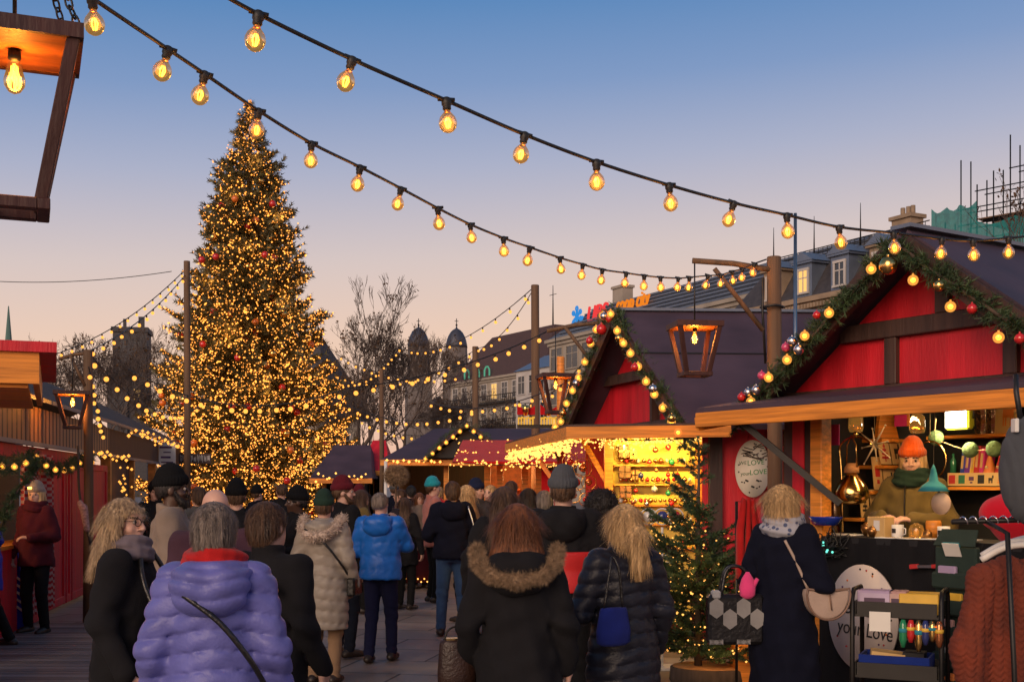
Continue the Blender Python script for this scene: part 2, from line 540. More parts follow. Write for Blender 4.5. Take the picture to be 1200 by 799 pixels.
def vert_normals(v, f):
    n = np.zeros_like(v)
    fn = np.cross(v[f[:, 2]] - v[f[:, 0]], v[f[:, 3 if f.shape[1] > 3 else 1]] - v[f[:, 1 if f.shape[1] > 3 else 0]])
    for k in range(f.shape[1]): np.add.at(n, f[:, k], fn)
    return n / (np.linalg.norm(n, axis=1, keepdims=True) + 1e-9)

def fur_quads(rng, v, n, count, length, width, droop=.3, spread=.5):
    """short tapering hairs standing on a surface"""
    i = rng.integers(0, len(v), count); p = v[i]; d = n[i] + rng.normal(0, spread, (count, 3)); d[:, 2] -= droop
    d /= np.linalg.norm(d, axis=1, keepdims=True)
    s = np.cross(d, rng.normal(0, 1, (count, 3))); s /= np.linalg.norm(s, axis=1, keepdims=True) + 1e-9
    L = length * rng.uniform(.5, 1.2, (count, 1))
    a, b = p - s * width, p + s * width; c = p + d * L + s * width * .15; e = p + d * L - s * width * .15
    V = np.stack([a, b, c, e], 1).reshape(-1, 3); F = np.arange(count * 4).reshape(-1, 4)
    return V, F

def strand_quads(rng, v, n, count, length, width, segs=4, wave=.15, zmin=None):
    """long hairs lying on a surface and running down"""
    i = rng.integers(0, len(v), count); p = v[i] + n[i] * .002; nn = n[i]
    L = length * rng.uniform(.5, 1.1, (count, 1)) / segs
    if zmin is not None: L = np.minimum(L, np.maximum(.004, (p[:, 2:3] - zmin + .025)) / segs)
    ph = rng.normal(0, wave, (count, 3)); rows = []; lift = .0015 * rng.uniform(0, 1, (count, 1)) ** 2
    for k in range(segs + 1):
        d = np.array([0, 0, -1.0]) + ph * (1 + k * .2); d = d - nn * (d * nn).sum(1, keepdims=True) * .9
        d /= np.linalg.norm(d, axis=1, keepdims=True) + 1e-9
        s = np.cross(d, nn); s /= np.linalg.norm(s, axis=1, keepdims=True) + 1e-9
        w = width * (1 - (k / segs) ** 2 * .85)
        rows.append((p - s * w, p + s * w)); p = p + d * L + nn * lift
    V, F = [], []
    for k, (a, b) in enumerate(rows): V += [a, b]
    V = np.stack(V, 1).reshape(-1, 3); m = 2 * (segs + 1); base = np.arange(count)[:, None] * m
    for k in range(segs): F.append(base + np.array([[2 * k, 2 * k + 1, 2 * k + 3, 2 * k + 2]]))
    return V, np.concatenate(F)

def join(*parts):
    V, F, n = [], [], 0
    for v, f in parts:
        V.append(v); F.append(f + n); n += len(v)
    return np.concatenate(V), np.concatenate(F)

def hand_mesh(Wr, d, nrm, side, h, curl=.5, grow=0.0):
    Wr, d, nrm = np.array(Wr, float), np.array(d, float), np.array(nrm, float)
    d /= np.linalg.norm(d); nrm = nrm - d * (nrm @ d); nrm /= np.linalg.norm(nrm); sd = np.cross(d, nrm) * side
    Fd = Field(Wr - .23, Wr + .23, h)
    Fd.cap(Wr - d * .05, Wr + d * .02, .026 + grow, .024 + grow, .02)
    for off, ln in ((.027, .92), (.009, 1.0), (-.009, .95), (-.026, .78)):
        K = Wr + d * (.088 if abs(off) < .02 else .082) + sd * off
        Fd.cap(Wr + d * .02 + sd * off * .6, K, .014 + grow, .0115 + grow, .012)
        c1 = curl; d1 = d * math.cos(c1) + nrm * math.sin(c1) + sd * off * .6; p1 = K + d1 * .042 * ln
        c2 = curl * 2.1; d2 = d * math.cos(c2) + nrm * math.sin(c2); p2 = p1 + d2 * .026 * ln
        c3 = curl * 2.8; p3 = p2 + (d * math.cos(c3) + nrm * math.sin(c3)) * .02 * ln
        Fd.cap(K, p1, .0105 + grow, .009 + grow, .004); Fd.cap(p1, p2, .009 + grow, .0083 + grow, .003); Fd.cap(p2, p3, .0083 + grow, .0065 + grow, .003)
    b = Wr + d * .025 + sd * .022; t1 = b + sd * .032 + d * .03 + nrm * .012; t2 = t1 + d * .03 + sd * .006 + nrm * .014
    Fd.cap(b, t1, .0145 + grow, .0115 + grow, .012); Fd.cap(t1, t2, .0115 + grow, .0085 + grow, .004)
    return Fd.mesh()

ARMS = {   # elbow, wrist, finger direction, palm normal for the right arm (+x); facing +y
    'down': ((.275, -.03, 1.16), (.285, .04, .90), (0, .1, -1), (-1, 0, 0)),
    'loose': ((.238, -.04, 1.16), (.262, .08, .92), (-.1, .25, -1), (-1, 0, 0)),
    'pocket': ((.30, -.10, 1.18), (.225, .12, 1.0), (-.6, .3, -.6), (-1, 0, 0)),
    'front': ((.27, .0, 1.15), (.10, .24, 1.14), (-.8, .5, .1), (0, -.3, -1)),
    'hold': ((.27, -.02, 1.16), (.16, .22, 1.10), (-.4, .8, .2), (-.4, 0, 1)),
    'phone': ((.25, .12, 1.20), (.08, .30, 1.42), (-.3, .25, 1), (-.6, .6, .1)),
    'swing': ((.27, .08, 1.17), (.26, .22, .96), (0, .5, -1), (-1, 0, 0)),
    'back': ((.275, -.14, 1.18), (.27, -.2, .94), (0, -.3, -1), (-1, 0, 0)),
}
SKIN = {
    'pale': pm('pale skin', (.62, .36, .27), .5, var=.08, vs=14, bump=.08, bs=120),
    'tan': pm('warm skin', (.50, .27, .18), .5, var=.08, vs=14, bump=.08, bs=120),
    'dark': pm('dark skin', (.075, .036, .022), .45, var=.1, vs=14, bump=.08, bs=120),
}
M_['lip'] = pm('lips', (.46, .19, .15), .45, var=.05)
M_['brow'] = pm('eyebrows', (.06, .035, .022), .8, var=.2)
M_['sclera'] = pm('eye white', (.36, .31, .28), .2, var=.02)
M_['iris'] = pm('iris', (.03, .02, .014), .1, var=.1)
HAIR = {
    'brown': hair_mat('brown hair', (.055, .026, .013), (.10, .05, .024)),
    'auburn': hair_mat('auburn hair', (.11, .034, .012), (.20, .070, .022)),
    'blonde': hair_mat('blonde hair', (.42, .24, .09), (.66, .43, .20)),
    'ash': hair_mat('ash blonde hair', (.27, .16, .08), (.52, .36, .20)),
    'grey': hair_mat('grey brown hair', (.085, .062, .048), (.24, .19, .155)),
    'black': hair_mat('black hair', (.010, .008, .008), (.022, .016, .014)),
}
M_['jeans'] = fabric('blue denim', (.035, .075, .17), .9)
M_['darkjeans'] = fabric('dark denim', (.016, .020, .034), .9)
M_['blacktrs'] = fabric('black trousers', (.011, .011, .012), .8)
M_['shoe'] = pm('dark shoe leather', (.022, .014, .010), .45, var=.2, bump=.1)

def person(label, px, d, H=1.72, face=0.0, coat=None, pants='blacktrs', skin='pale', hair=None, hat=None, arms=('down', 'down'),
           scarf=None, yaw=0.0, tilt=0.0, stance='stand', beard=None, z0=0.0, glasses=False, group=None, glove=None, gender='f', seed=1, eyes=True, X=None, curl=.5, hem_open=False):
    rng = np.random.default_rng(seed)
    x = (px - CX) / F_PX * d if X is None else X
    root = thing('person', label, 'person', (x, d, z0), R(face), group)
    s = H / 1.75
    h = min(.02, max(.0082, d * .0013)) / s
    bw = .94 if gender == 'f' else 1.06                        # shoulder breadth
    S = [(-.165 * bw, -.01, 1.425), (.165 * bw, -.01, 1.425)]
    A = []
    for i, a in enumerate(arms):
        e, w, fd, pn = ARMS[a] if isinstance(a, str) else a
        k = -1 if i == 0 else 1
        if isinstance(a, str): e, w, fd, pn = [(k * q[0], q[1], q[2]) for q in (e, w, fd, pn)]
        A.append((e, w, fd, pn, k))
    st = {'stand': ((-.095, .0), (.095, .02)), 'walk': ((-.085, .26), (.085, -.24)), 'wide': ((-.13, .03), (.13, -.02)), 'step': ((-.09, -.10), (.09, .12))}[stance]
    legs = []
    for i, (lx, ly) in enumerate(st):
        k = -1 if i == 0 else 1
        legs.append(((k * .085, 0, .90), (k * .09 * .5 + lx * .5, ly * .45 + .035, .49), (lx, ly - .02, .085)))
    # ---- head placement
    zc = 1.625
    Y = Matrix.Rotation(R(yaw), 3, 'Z') @ Matrix.Rotation(R(tilt), 3, 'X')
    piv = Vector((0, -.005, 1.52))
    hp = lambda p: tuple(piv + Y @ (Vector(p) - piv))
    # ---- the body, one skin
    B = Field((-.5, -.42, -.01), (.5, .5, 1.80), h)
    B.column([(.86, .155, .105, 0, 0), (.95, .165, .112, 0, -.01), (1.08, .132 * bw, .095, 0, 0), (1.25, .15 * bw, .108, 0, 0), (1.38, .155 * bw, .105, 0, -.005), (1.44, .10, .075, 0, -.01)], .02)
    for (e, w, fd, pn, k), sh in zip(A, S):
        B.cap(sh, e, .05, .042, .03); B.cap(e, w, .041, .027, .02)
    for hip, kn, an in legs:
        B.cap(hip, kn, .085, .056, .03); B.cap(kn, an, .054, .036, .02)
        B.cap((an[0], an[1] - .03, .04), (an[0] * 1.12, an[1] + .15, .03), .034, .026, .02)
    B.cap((-.1 * bw, -.015, 1.42), (.1 * bw, -.015, 1.42), .05, .05, .03)
    B.cap((0, -.02, 1.40), hp((0, -.012, 1.56)), .058, .054, .02)
    B.ell(hp((0, -.015, zc + .032)), (.074, .094, .088), .02, Y)
    B.ell(hp((0, .026, zc - .04)), (.056, .062, .068), .03, Y)
    B.ell(hp((0, .055, zc - .082)), (.03, .028, .022), .02, Y)
    if eyes or glasses:
        B.cap(hp((0, .085, zc + .022)), hp((0, .108, zc - .02)), .008, .0125, .008)
        B.ell(hp((.014, .098, zc - .024)), (.008, .008, .007), .006, Y); B.ell(hp((-.014, .098, zc - .024)), (.008, .008, .007), .006, Y)
        B.cap(hp((-.04, .077, zc + .036)), hp((.04, .077, zc + .036)), .010, .010, .015)
        for k in (-1, 1):
            B.cut_ell(hp((k * .032, .098, zc + .014)), (.017, .016, .0075), .012, Y)
            B.ell(hp((k * .042, .058, zc - .022)), (.022, .022, .018), .02, Y)
        B.ell(hp((0, .087, zc - .048)), (.022, .010, .006), .006, Y); B.ell(hp((0, .085, zc - .061)), (.019, .010, .007), .006, Y)
    for k in (-1, 1): B.ell(hp((k * .076, -.008, zc - .002)), (.011, .024, .032), .008, Y)
    v, f = B.mesh()
    hh = max(.0045, min(.009, d * .0006)) / s
    if not glove:
        v, f = join((v, f), *[hand_mesh(w, fd, pn, k, hh, curl) for e, w, fd, pn, k in A])
    ce = v[f].mean(1)
    Yi = np.array(Y.transposed()); lc = (ce - np.array(piv)) @ Yi.T + np.array(piv)
    mi = np.zeros(len(f), int)
    if eyes:
        mi[(abs(lc[:, 0]) < .021) & (lc[:, 1] > .082) & (lc[:, 2] < zc - .044) & (lc[:, 2] > zc - .064)] = 1
        mi[(abs(abs(lc[:, 0]) - .033) < .019) & (lc[:, 1] > .06) & (abs(lc[:, 2] - (zc + .034)) < .005)] = 2
    np_mesh('body', v * s, f, [SKIN[skin], M_['lip'] if skin != 'dark' else SKIN['dark'], HAIR['black'] if skin == 'dark' else M_['brow']], root, True, mi)
    if eyes:
        for k in (-1, 1):
            c = Vector(hp((k * .032, .078, zc + .013))); fw = Y @ Vector((0, 1, 0))
            MB()  .ball(c * s, .0108 * s, 10, 8, 0).ball((c + fw * .0058) * s, .0076 * s, 8, 6, 1).build('eye', [M_['sclera'], M_['iris']], root)
    if glasses:
        g = MB()
        for k in (-1, 1):
            g.tube([Vector(hp((k * .034 + .023 * math.cos(a), .102, zc + .012 + .019 * math.sin(a)))) * s for a in np.linspace(0, 2 * math.pi, 15)], .0022, 5)
            g.tube([Vector(hp(p)) * s for p in ((k * .057, .1, zc + .018), (k * .072, .05, zc + .018), (k * .079, -.01, zc + .015))], .002, 5)
        g.tube([Vector(hp(p)) * s for p in ((-.011, .103, zc + .014), (0, .106, zc + .018), (.011, .103, zc + .014))], .002, 5)
        g.build('glasses', M_['iron'], root)
    # ---- trousers
    T = Field((-.4, -.42, .0), (.4, .5, 1.1), h)
    T.column([(.84, .165, .118, 0, 0), (.95, .178, .125, 0, -.012), (1.04, .15, .11, 0, 0)], .03)
    loose = 1.0 if pants != 'wide' else 1.25
    pmats = M_[pants] if isinstance(pants, str) else pants
    for hip, kn, an in legs:
        T.cap(hip, kn, .098 * loose, .070 * loose, .03); T.cap(kn, an, .068 * loose, .056 * loose, .02)
    T.below(.06)
    T.disp(lambda X_, Y_, Z_: .005 * np.sin(Z_ * 55 + X_ * 22 + Y_ * 13) * np.exp(-((Z_ - .47) / .11) ** 2) + .005 * np.sin(Z_ * 80 + 3 * X_ + seed) * np.exp(-((Z_ - .12) / .07) ** 2))
    v, f = T.mesh(); np_mesh('trousers', v * s, f, pmats, root)
    for hip, kn, an in legs:
        F2 = Field((an[0] - .12, an[1] - .16, 0), (an[0] + .12, an[1] + .3, .22), h * .8)
        F2.cap((an[0], an[1] - .045, .045), (an[0] * 1.1, an[1] + .155, .036), .042, .034, .02); F2.cap((an[0], an[1] - .005, .05), (an[0], an[1], .12), .045, .044, .03)
        F2.cap((an[0], an[1] + .02, .05), (an[0] * 1.05, an[1] + .09, .045), .045, .042, .02); F2.below(.006)
        v, f = F2.mesh(); np_mesh('shoe', v * s, f, M_['shoe'], root)
    # ---- coat
    c = dict(mat=M_['blackcloth'], hem=.72, fit=1.0, flare=.0, quilt=None, puff=.008, hood=None, fur=None, collar=True, belly=0)
    c.update(coat or {})
    ft = c['fit']; hm = c['hem']
    C = Field((-.52, -.46, max(.02, hm - .1)), (.52, .52, 1.66), h)
    g = .028 * ft
    rows = [(1.46, .115 * bw, .088, 0, -.012), (1.40, .165 * bw + g * .6, .112 + g * .7, 0, -.01), (1.28, .165 * bw + g, .118 + g, 0, 0), (1.12, .150 * bw + g * 1.2, .112 + g * 1.15, 0, .0),
            (.98, .172 * (bw * .5 + .5) + g * 1.25, .125 + g * 1.2, 0, -.005), (.86, .178 + g * 1.3, .130 + g * 1.3, 0, -.004)]
    if hm < .84: rows.append((hm - .05, .172 + g * 1.2 + c['flare'], .135 + g * 1.2 + c['flare'], 0, 0))
    C.column(rows, .03)
    C.cap((-.10 * bw, -.015, 1.43), (.10 * bw, -.015, 1.43), .062, .062, .04)
    for (e, w, fd, pn, k), sh in zip(A, S):
        C.cap(sh, e, .072 * (.6 + .4 * ft) + .01, .060 * (.5 + .5 * ft), .045); C.cap(e, tuple(np.array(e) + (np.array(w) - np.array(e)) * .97), .060 * (.5 + .5 * ft), .046 * (.5 + .5 * ft), .03)
    if c['collar']:
        C.column([(1.42, .095, .09, 0, -.012), (1.535, .082, .085, 0, -.012)], .015)
        C.cut_ell((0, .0, 1.56), (.066, .07, .05), .01)
    if c['hood']:
        HD = Field((-.3, -.42, 1.2), (.3, .2, 1.7), h)
        HD.ell((0, -.135, 1.405), (.150, .085, .105), .05); HD.ell((0, -.12, 1.46), (.140, .08, .055), .03); HD.cap((-.13, .0, 1.465), (-.06, -.16, 1.45), .045, .055, .04); HD.cap((.13, .0, 1.465), (.06, -.16, 1.45), .05, .06, .04)
        HD.cut_ell((0, .01, 1.60), (.10, .115, .15), .02)
        if c['quilt']:
            per, am = c['quilt'][0] * .8, c['puff'] * .8
            HD.disp(lambda X_, Y_, Z_: -am * (np.abs(np.sin(np.pi * (Z_ - .5 * X_ * X_ * 4 + .3 * Y_) / per)) ** .6 - .6))
        HD.disp(lambda X_, Y_, Z_: .004 * np.sin(X_ * 40 + Z_ * 25 + seed) * np.sin(Z_ * 50 + Y_ * 30))
        v, f = HD.mesh(); np_mesh('hood', v * s, f, c.get('hoodmat', c['mat']), root)
    if False:
        C.ell((0, -.115, 1.455), (.155, .075, .105), .05); C.ell((0, -.10, 1.50), (.135, .085, .06), .03); C.cap((-.12, -.02, 1.49), (-.05, -.14, 1.49), .05, .05, .04); C.cap((.12, -.02, 1.49), (.05, -.14, 1.49), .05, .05, .04)
    C.below(hm)
    if c['quilt']:
        per, am = c['quilt'][0], c['puff']
        C.disp(lambda X_, Y_, Z_: -am * (np.abs(np.sin(np.pi * (Z_ + .012 * np.sin(X_ * 9 + seed) + .10 * np.abs(X_)) / per)) ** .45 - .6) + .0045 * np.sin(X_ * 70 + Y_ * 38 + 2.1 * np.floor(Z_ / per) + 3 * np.sin(Z_ * 17)) * (1 - np.abs(np.sin(np.pi * (Z_ + .012 * np.sin(X_ * 9 + seed) + .10 * np.abs(X_)) / per))) + .003 * np.sin(X_ * 31 - Z_ * 44 + seed) * np.sin(Z_ * 23 + Y_ * 41))
    else:
        C.disp(lambda X_, Y_, Z_: .009 * np.sin(X_ * 26 + Y_ * 17 + Z_ * 6 + seed) * np.sin(Z_ * 11 + X_ * 5) + .005 * np.sin(X_ * 19 - Z_ * 37 + Y_ * 9 + 2 * seed) * np.sin(Y_ * 31 + Z_ * 13) + .007 * np.sin(Z_ * 52 + X_ * 30 * np.sign(X_)) * np.exp(-((Z_ - 1.16) / .10) ** 2) * (np.abs(X_) > .15) + .003 * np.sin(X_ * 60 + Z_ * 14 + 2 * seed))
    v, f = C.mesh(); np_mesh(c.get('name', 'coat'), v * s, f, c['mat'], root)
    if c.get('lower'):                                        # a second colour block below the yoke
        z1, z2, m2 = c['lower']
        L2 = Field((-.52, -.46, z1 - .06), (.52, .52, z2 + .06), h)
        L2.column([(r[0], r[1] + .012, r[2] + .012, r[3], r[4]) for r in rows], .02); L2.below(z1); L2.above(z2)
        per = c['quilt'][0] if c['quilt'] else .1
        L2.disp(lambda X_, Y_, Z_: -.004 * np.abs(np.sin(np.pi * Z_ / per)))
        v, f = L2.mesh(); np_mesh('jacket_panel', v * s, f, m2, root)
    if c['fur']:
        U = Field((-.4, -.46, 1.2), (.4, .3, 1.72), h)
        fr = c.get('fur_r', .036)
        ring = c.get('ring') or [(-.185, -.02, 1.535), (-.155, -.135, 1.45), (-.08, -.215, 1.385), (0, -.235, 1.37), (.08, -.215, 1.385), (.155, -.135, 1.45), (.185, -.02, 1.535)]
        for a, b in zip(ring, ring[1:]): U.cap(a, b, fr, fr, .02)
        v, f = U.mesh(); n = vert_normals(v, f)
        q = fur_quads(rng, v, n, 14000 if d < 8 else 2500, fr, .0010 if d < 8 else .003)
        v, f = join((v, f), q); np_mesh('fur_trim', v * s, f, c['fur'], root)
    # ---- scarf
    if scarf:
        K = Field((-.3, -.3, 1.2), (.3, .3, 1.66), h * .8)
        for zz, r_, rr in ((1.475, .108, .036), (1.53, .095, .034)):
            pts = [(r_ * math.cos(a), -.005 + r_ * math.sin(a), zz + .012 * math.sin(2 * a + seed)) for a in np.linspace(0, 2 * math.pi, 17)]
            for a, b in zip(pts, pts[1:]): K.cap(a, b, rr, rr, .015)
        K.disp(lambda X_, Y_, Z_: .004 * np.sin(Z_ * 130 + 3 * np.arctan2(Y_, X_ + 1e-6)))
        v, f = K.mesh(); np_mesh('scarf', v * s, f, scarf, root)
    # ---- hair
    if hair:
        style, hm_ = hair
        Hf = Field((-.25, -.32, 1.05), (.25, .26, 1.84), h * .85)
        top = (0, -.022, zc + .036)
        Hf.ell(hp(top), (.084, .103, .094), .02, Y)
        face_cut = [(hp((0, .10, zc - .03)), (.068, .075, .085))]
        if style == 'short':
            Hf.ell(hp((0, -.045, zc - .01)), (.082, .078, .085), .02, Y); face_cut.append((hp((0, .03, zc - .075)), (.12, .11, .065)))
            n_st, ln = 2600, .06
        elif style == 'crop':
            Hf.ell(hp((0, -.045, zc)), (.078, .068, .08), .02, Y); face_cut.append((hp((0, .02, zc - .07)), (.12, .12, .075))); n_st, ln = 1600, .03
        elif style == 'bob':
            Hf.column([(1.47, .082, .06, 0, -.05), (1.53, .108, .085, 0, -.03), (1.62, .102, .092, 0, -.02), (1.70, .085, .085, 0, -.015)], .03); n_st, ln = 3200, .16
        elif style == 'long':
            Hf.column([(1.27, .09, .04, 0, -.135), (1.36, .13, .06, 0, -.11), (1.46, .135, .082, 0, -.065), (1.56, .11, .088, 0, -.03), (1.66, .095, .09, 0, -.02), (1.70, .08, .085, 0, -.015)], .03); n_st, ln = 4200, .22
        elif style == 'flare':
            Hf.column([(1.44, .15, .07, 0, -.10), (1.50, .135, .085, 0, -.06), (1.58, .112, .09, 0, -.03), (1.66, .096, .09, 0, -.02), (1.70, .08, .085, 0, -.015)], .03); n_st, ln = 4200, .16
        elif style == 'wavy':
            Hf.column([(1.37, .09, .055, 0, -.10), (1.44, .13, .075, 0, -.075), (1.53, .125, .085, 0, -.055), (1.62, .10, .09, 0, -.03), (1.70, .085, .09, 0, -.015)], .03); n_st, ln = 6000, .12; face_cut[0] = (hp((0, .105, zc - .035)), (.09, .095, .12))
            Hf.disp(lambda X_, Y_, Z_: .011 * np.sin(Z_ * 62 + X_ * 40 + 2 * np.sin(Y_ * 30)) * np.sin(Y_ * 55 + Z_ * 24))
        elif style == 'curly':
            Hf.ell(hp((0, -.03, zc + .03)), (.125, .125, .118), .03, Y); Hf.ell(hp((0, -.04, zc - .06)), (.115, .10, .09), .04, Y)
            Hf.disp(lambda X_, Y_, Z_: .012 * np.sin(X_ * 120 + 2 * np.sin(Z_ * 60)) * np.sin(Y_ * 110) * np.sin(Z_ * 115)); n_st, ln = 3000, .04
        elif style == 'ponytail':
            Hf.ell(hp((0, -.045, zc)), (.080, .078, .082), .02, Y); face_cut.append((hp((0, .04, zc - .07)), (.12, .11, .06)))
            for a, b, r1, r2 in (((0, -.11, zc + .03), (0, -.16, zc - .03), .028, .04), ((0, -.16, zc - .03), (.01, -.165, zc - .15), .042, .045), ((.01, -.165, zc - .15), (.015, -.155, zc - .25), .044, .02)):
                Hf.cap(hp(a), hp(b), r1, r2, .02)
            n_st, ln = 3600, .15
        if hat: Hf.cut_ell(hp((0, -.02, zc + .135)), (.16, .16, .095), .01, Y)
        for cpt, cr_ in face_cut: Hf.cut_ell(cpt, cr_, .02, Y)
        Hf.disp(lambda X_, Y_, Z_: .0013 * np.sin(np.arctan2(Y_ + .02, X_ + 1e-6) * 34 + 5 * np.sin(Z_ * 20)))
        v, f = Hf.mesh(); n = vert_normals(v, f)
        lh = (v - np.array(piv)) @ Yi.T + np.array(piv)
        okp = ~((lh[:, 1] > .035) & (lh[:, 2] < zc + .095))
        if hat: okp &= lh[:, 2] < zc + .0
        vv, nv = v[okp], n[okp]
        near = 2.4 if d < 8 else .5
        wd = .00095 if d < 8 else .0022
        if style == 'curly': q = fur_quads(rng, vv, nv, int(n_st * near * 1.5), .035, wd, .1, .9)
        else: q = strand_quads(rng, vv, nv, int(n_st * near), ln, wd, 5, .06 if style != 'wavy' else .075, v[:, 2].min())
        v, f = join((v, f), q); np_mesh('hair', v * s, f, HAIR[hm_], root)
    if beard:
        D = Field((-.2, -.1, 1.4), (.2, .25, 1.72), h * .8)
        for k in (-1, 1): D.cap(hp((k * .066, .01, zc - .01)), hp((k * .045, .055, zc - .075)), .014, .022, .02)
        D.ell(hp((0, .066, zc - .088)), (.046, .036, .036), .02, Y); D.cap(hp((-.025, .093, zc - .038)), hp((.025, .093, zc - .038)), .008, .008, .01)
        D.cut_ell(hp((0, .11, zc - .054)), (.02, .022, .008), .005, Y)
        v, f = D.mesh(); n = vert_normals(v, f); v, f = join((v, f), fur_quads(rng, v, n, 700, .015, .0018)); np_mesh('beard', v * s, f, HAIR[beard], root)
    # ---- hat
    if hat:
        style, hmat = hat
        Q = Field((-.22, -.26, 1.55), (.22, .24, 1.92), h * .7)
        Q.ell(hp((0, -.018, zc + .07)), (.084, .104, .118 if style != 'tall' else .122), .01, Y)
        zc2 = zc + .028
        cutM = hp((0, -.02, zc2 - .06)); Q.cut_ell(cutM, (.17, .19, .062), .008, Y)
        pts = [hp((.079 * math.cos(a), -.017 + .097 * math.sin(a), zc2 + .024 + .010 * math.sin(a))) for a in np.linspace(0, 2 * math.pi, 25)]
        for a, b in zip(pts, pts[1:]): Q.cap(a, b, .0135, .0135, .02); Q.cap(tuple(np.array(a) + (0, 0, .022)), tuple(np.array(b) + (0, 0, .022)), .0125, .0125, .02)
        Q.disp(lambda X_, Y_, Z_: .0028 * np.cos(np.arctan2(Y_ + .015, X_ + 1e-6) * 30))
        if style == 'pompom': Q.ell(hp((0, -.03, zc + .2)), (.045, .045, .042), .01, Y)
        v, f = Q.mesh(); np_mesh('beanie', v * s, f, hmat, root)
    if glove:
        for e, w, fd, pn, k in A:
            v, f = hand_mesh(w, fd, pn, k, hh, curl, .003); np_mesh('glove', v * s, f, glove, root)
    return root, s

def at_person(pr, p):
    """a point in a person's own frame as a world point"""
    root, s = pr
    return Matrix.LocRotScale(root.location, root.rotation_euler, None) @ (Vector(p) * s)

# ================================================================== the ground
def paving_mat():
    m, t, b = _new('stone slab paving'); N, L = t.nodes, t.links
    tc = N.new('ShaderNodeTexCoord'); mp = N.new('ShaderNodeMapping'); mp.inputs['Rotation'].default_value = (0, 0, R(12)); L.new(tc.outputs['Object'], mp.inputs[0])
    br = N.new('ShaderNodeTexBrick'); br.inputs['Scale'].default_value = 1.0; br.inputs['Brick Width'].default_value = 1.3; br.inputs['Row Height'].default_value = .8
    br.inputs['Mortar Size'].default_value = .012; br.inputs['Color1'].default_value = (.22, .19, .175, 1); br.inputs['Color2'].default_value = (.33, .285, .26, 1); br.inputs['Mortar'].default_value = (.04, .036, .034, 1)
    L.new(mp.outputs[0], br.inputs['Vector'])
    nz = N.new('ShaderNodeTexNoise'); nz.inputs['Scale'].default_value = .8; nz.inputs['Detail'].default_value = 9; nz.inputs['Roughness'].default_value = .65; L.new(mp.outputs[0], nz.inputs['Vector'])
    rp = N.new('ShaderNodeValToRGB'); rp.color_ramp.elements[0].position = .32; rp.color_ramp.elements[1].position = .66
    rp.color_ramp.elements[0].color = (.42, .39, .39, 1); rp.color_ramp.elements[1].color = (1.15, 1.1, 1.08, 1); L.new(nz.outputs['Fac'], rp.inputs[0])
    mx = N.new('ShaderNodeMixRGB'); mx.blend_type = 'MULTIPLY'; mx.inputs[0].default_value = 1; L.new(br.outputs[0], mx.inputs[1]); L.new(rp.outputs[0], mx.inputs[2])
    L.new(mx.outputs[0], b.inputs['Base Color'])
    mr = N.new('ShaderNodeMapRange'); mr.inputs['From Min'].default_value = .3; mr.inputs['From Max'].default_value = .7; mr.inputs['To Min'].default_value = .32; mr.inputs['To Max'].default_value = .8
    L.new(nz.outputs['Fac'], mr.inputs['Value']); L.new(mr.outputs[0], b.inputs['Roughness'])
    n2 = N.new('ShaderNodeTexNoise'); n2.inputs['Scale'].default_value = 40; n2.inputs['Detail'].default_value = 6; L.new(mp.outputs[0], n2.inputs['Vector'])
    ad = N.new('ShaderNodeMath'); ad.operation = 'MULTIPLY_ADD'; ad.inputs[1].default_value = .25; L.new(n2.outputs['Fac'], ad.inputs[0]); L.new(br.outputs['Fac'], ad.inputs[2])
    bp = N.new('ShaderNodeBump'); bp.inputs['Strength'].default_value = .35; bp.inputs['Distance'].default_value = .02; bp.invert = True
    L.new(ad.outputs[0], bp.inputs['Height']); L.new(bp.outputs[0], b.inputs['Normal'])
    return m
g = MB().quad((-1500, -60, 0), (1500, -60, 0), (1500, 2500, 0), (-1500, 2500, 0)).build('pavement', paving_mat()); g['kind'] = 'structure'
bw_ = MB()
for i in range(62):
    y = 5.2 + i * .155
    bw_.box((-6.2 + random.uniform(-.03, .03), y, .012), (6.6, .14, .024), mi=i % 3)
o = bw_.build('boardwalk', [wood('grey deck plank', (.17, .15, .14), .6, 9, (.05, 1, 1)), wood('dark deck plank', (.13, .115, .11), .6, 9, (.05, 1, 1)), wood('pale deck plank', (.21, .19, .18), .6, 9, (.05, 1, 1))])
o['kind'] = 'structure'

# ================================================================== far buildings
M_['slate'] = slat_mat('standing seam roof', (.055, .058, .068), (.085, .088, .10), 1.6, 'X', .5, .06)
M_['slate2'] = pm('dark slate roof', (.05, .045, .05), .7, var=.25, vs=3, bump=.3, bs=9)
M_['tile'] = pm('brown roof tile', (.075, .040, .036), .8, var=.25, vs=4, bump=.4, bs=12)
M_['stone'] = pm('sandstone', (.30, .215, .145), .85, var=.22, vs=.9, bump=.2, bs=8)
M_['cream'] = pm('cream stone facade', (.34, .29, .235), .85, var=.14, vs=.5, bump=.1, bs=6)
M_['palewall'] = pm('off-white facade', (.50, .46, .43), .85, var=.1, vs=.5)
M_['winglass'] = pm('window glass', (.03, .035, .045), .08, var=.3, vs=.4, spec=.8)
M_['winlit'] = emit('lit window', (1.0, .55, .16), 1.1, sample=False)
M_['zinc'] = pm('blue grey zinc', (.16, .19, .25), .4, metal=.4, var=.12, vs=1)
M_['churchstone'] = pm('grey church stone', (.17, .145, .135), .9, var=.25, vs=.25, bump=.2, bs=2)
M_['copper'] = pm('dark blue lead dome', (.055, .06, .085), .5, metal=.2, var=.2, vs=.4)

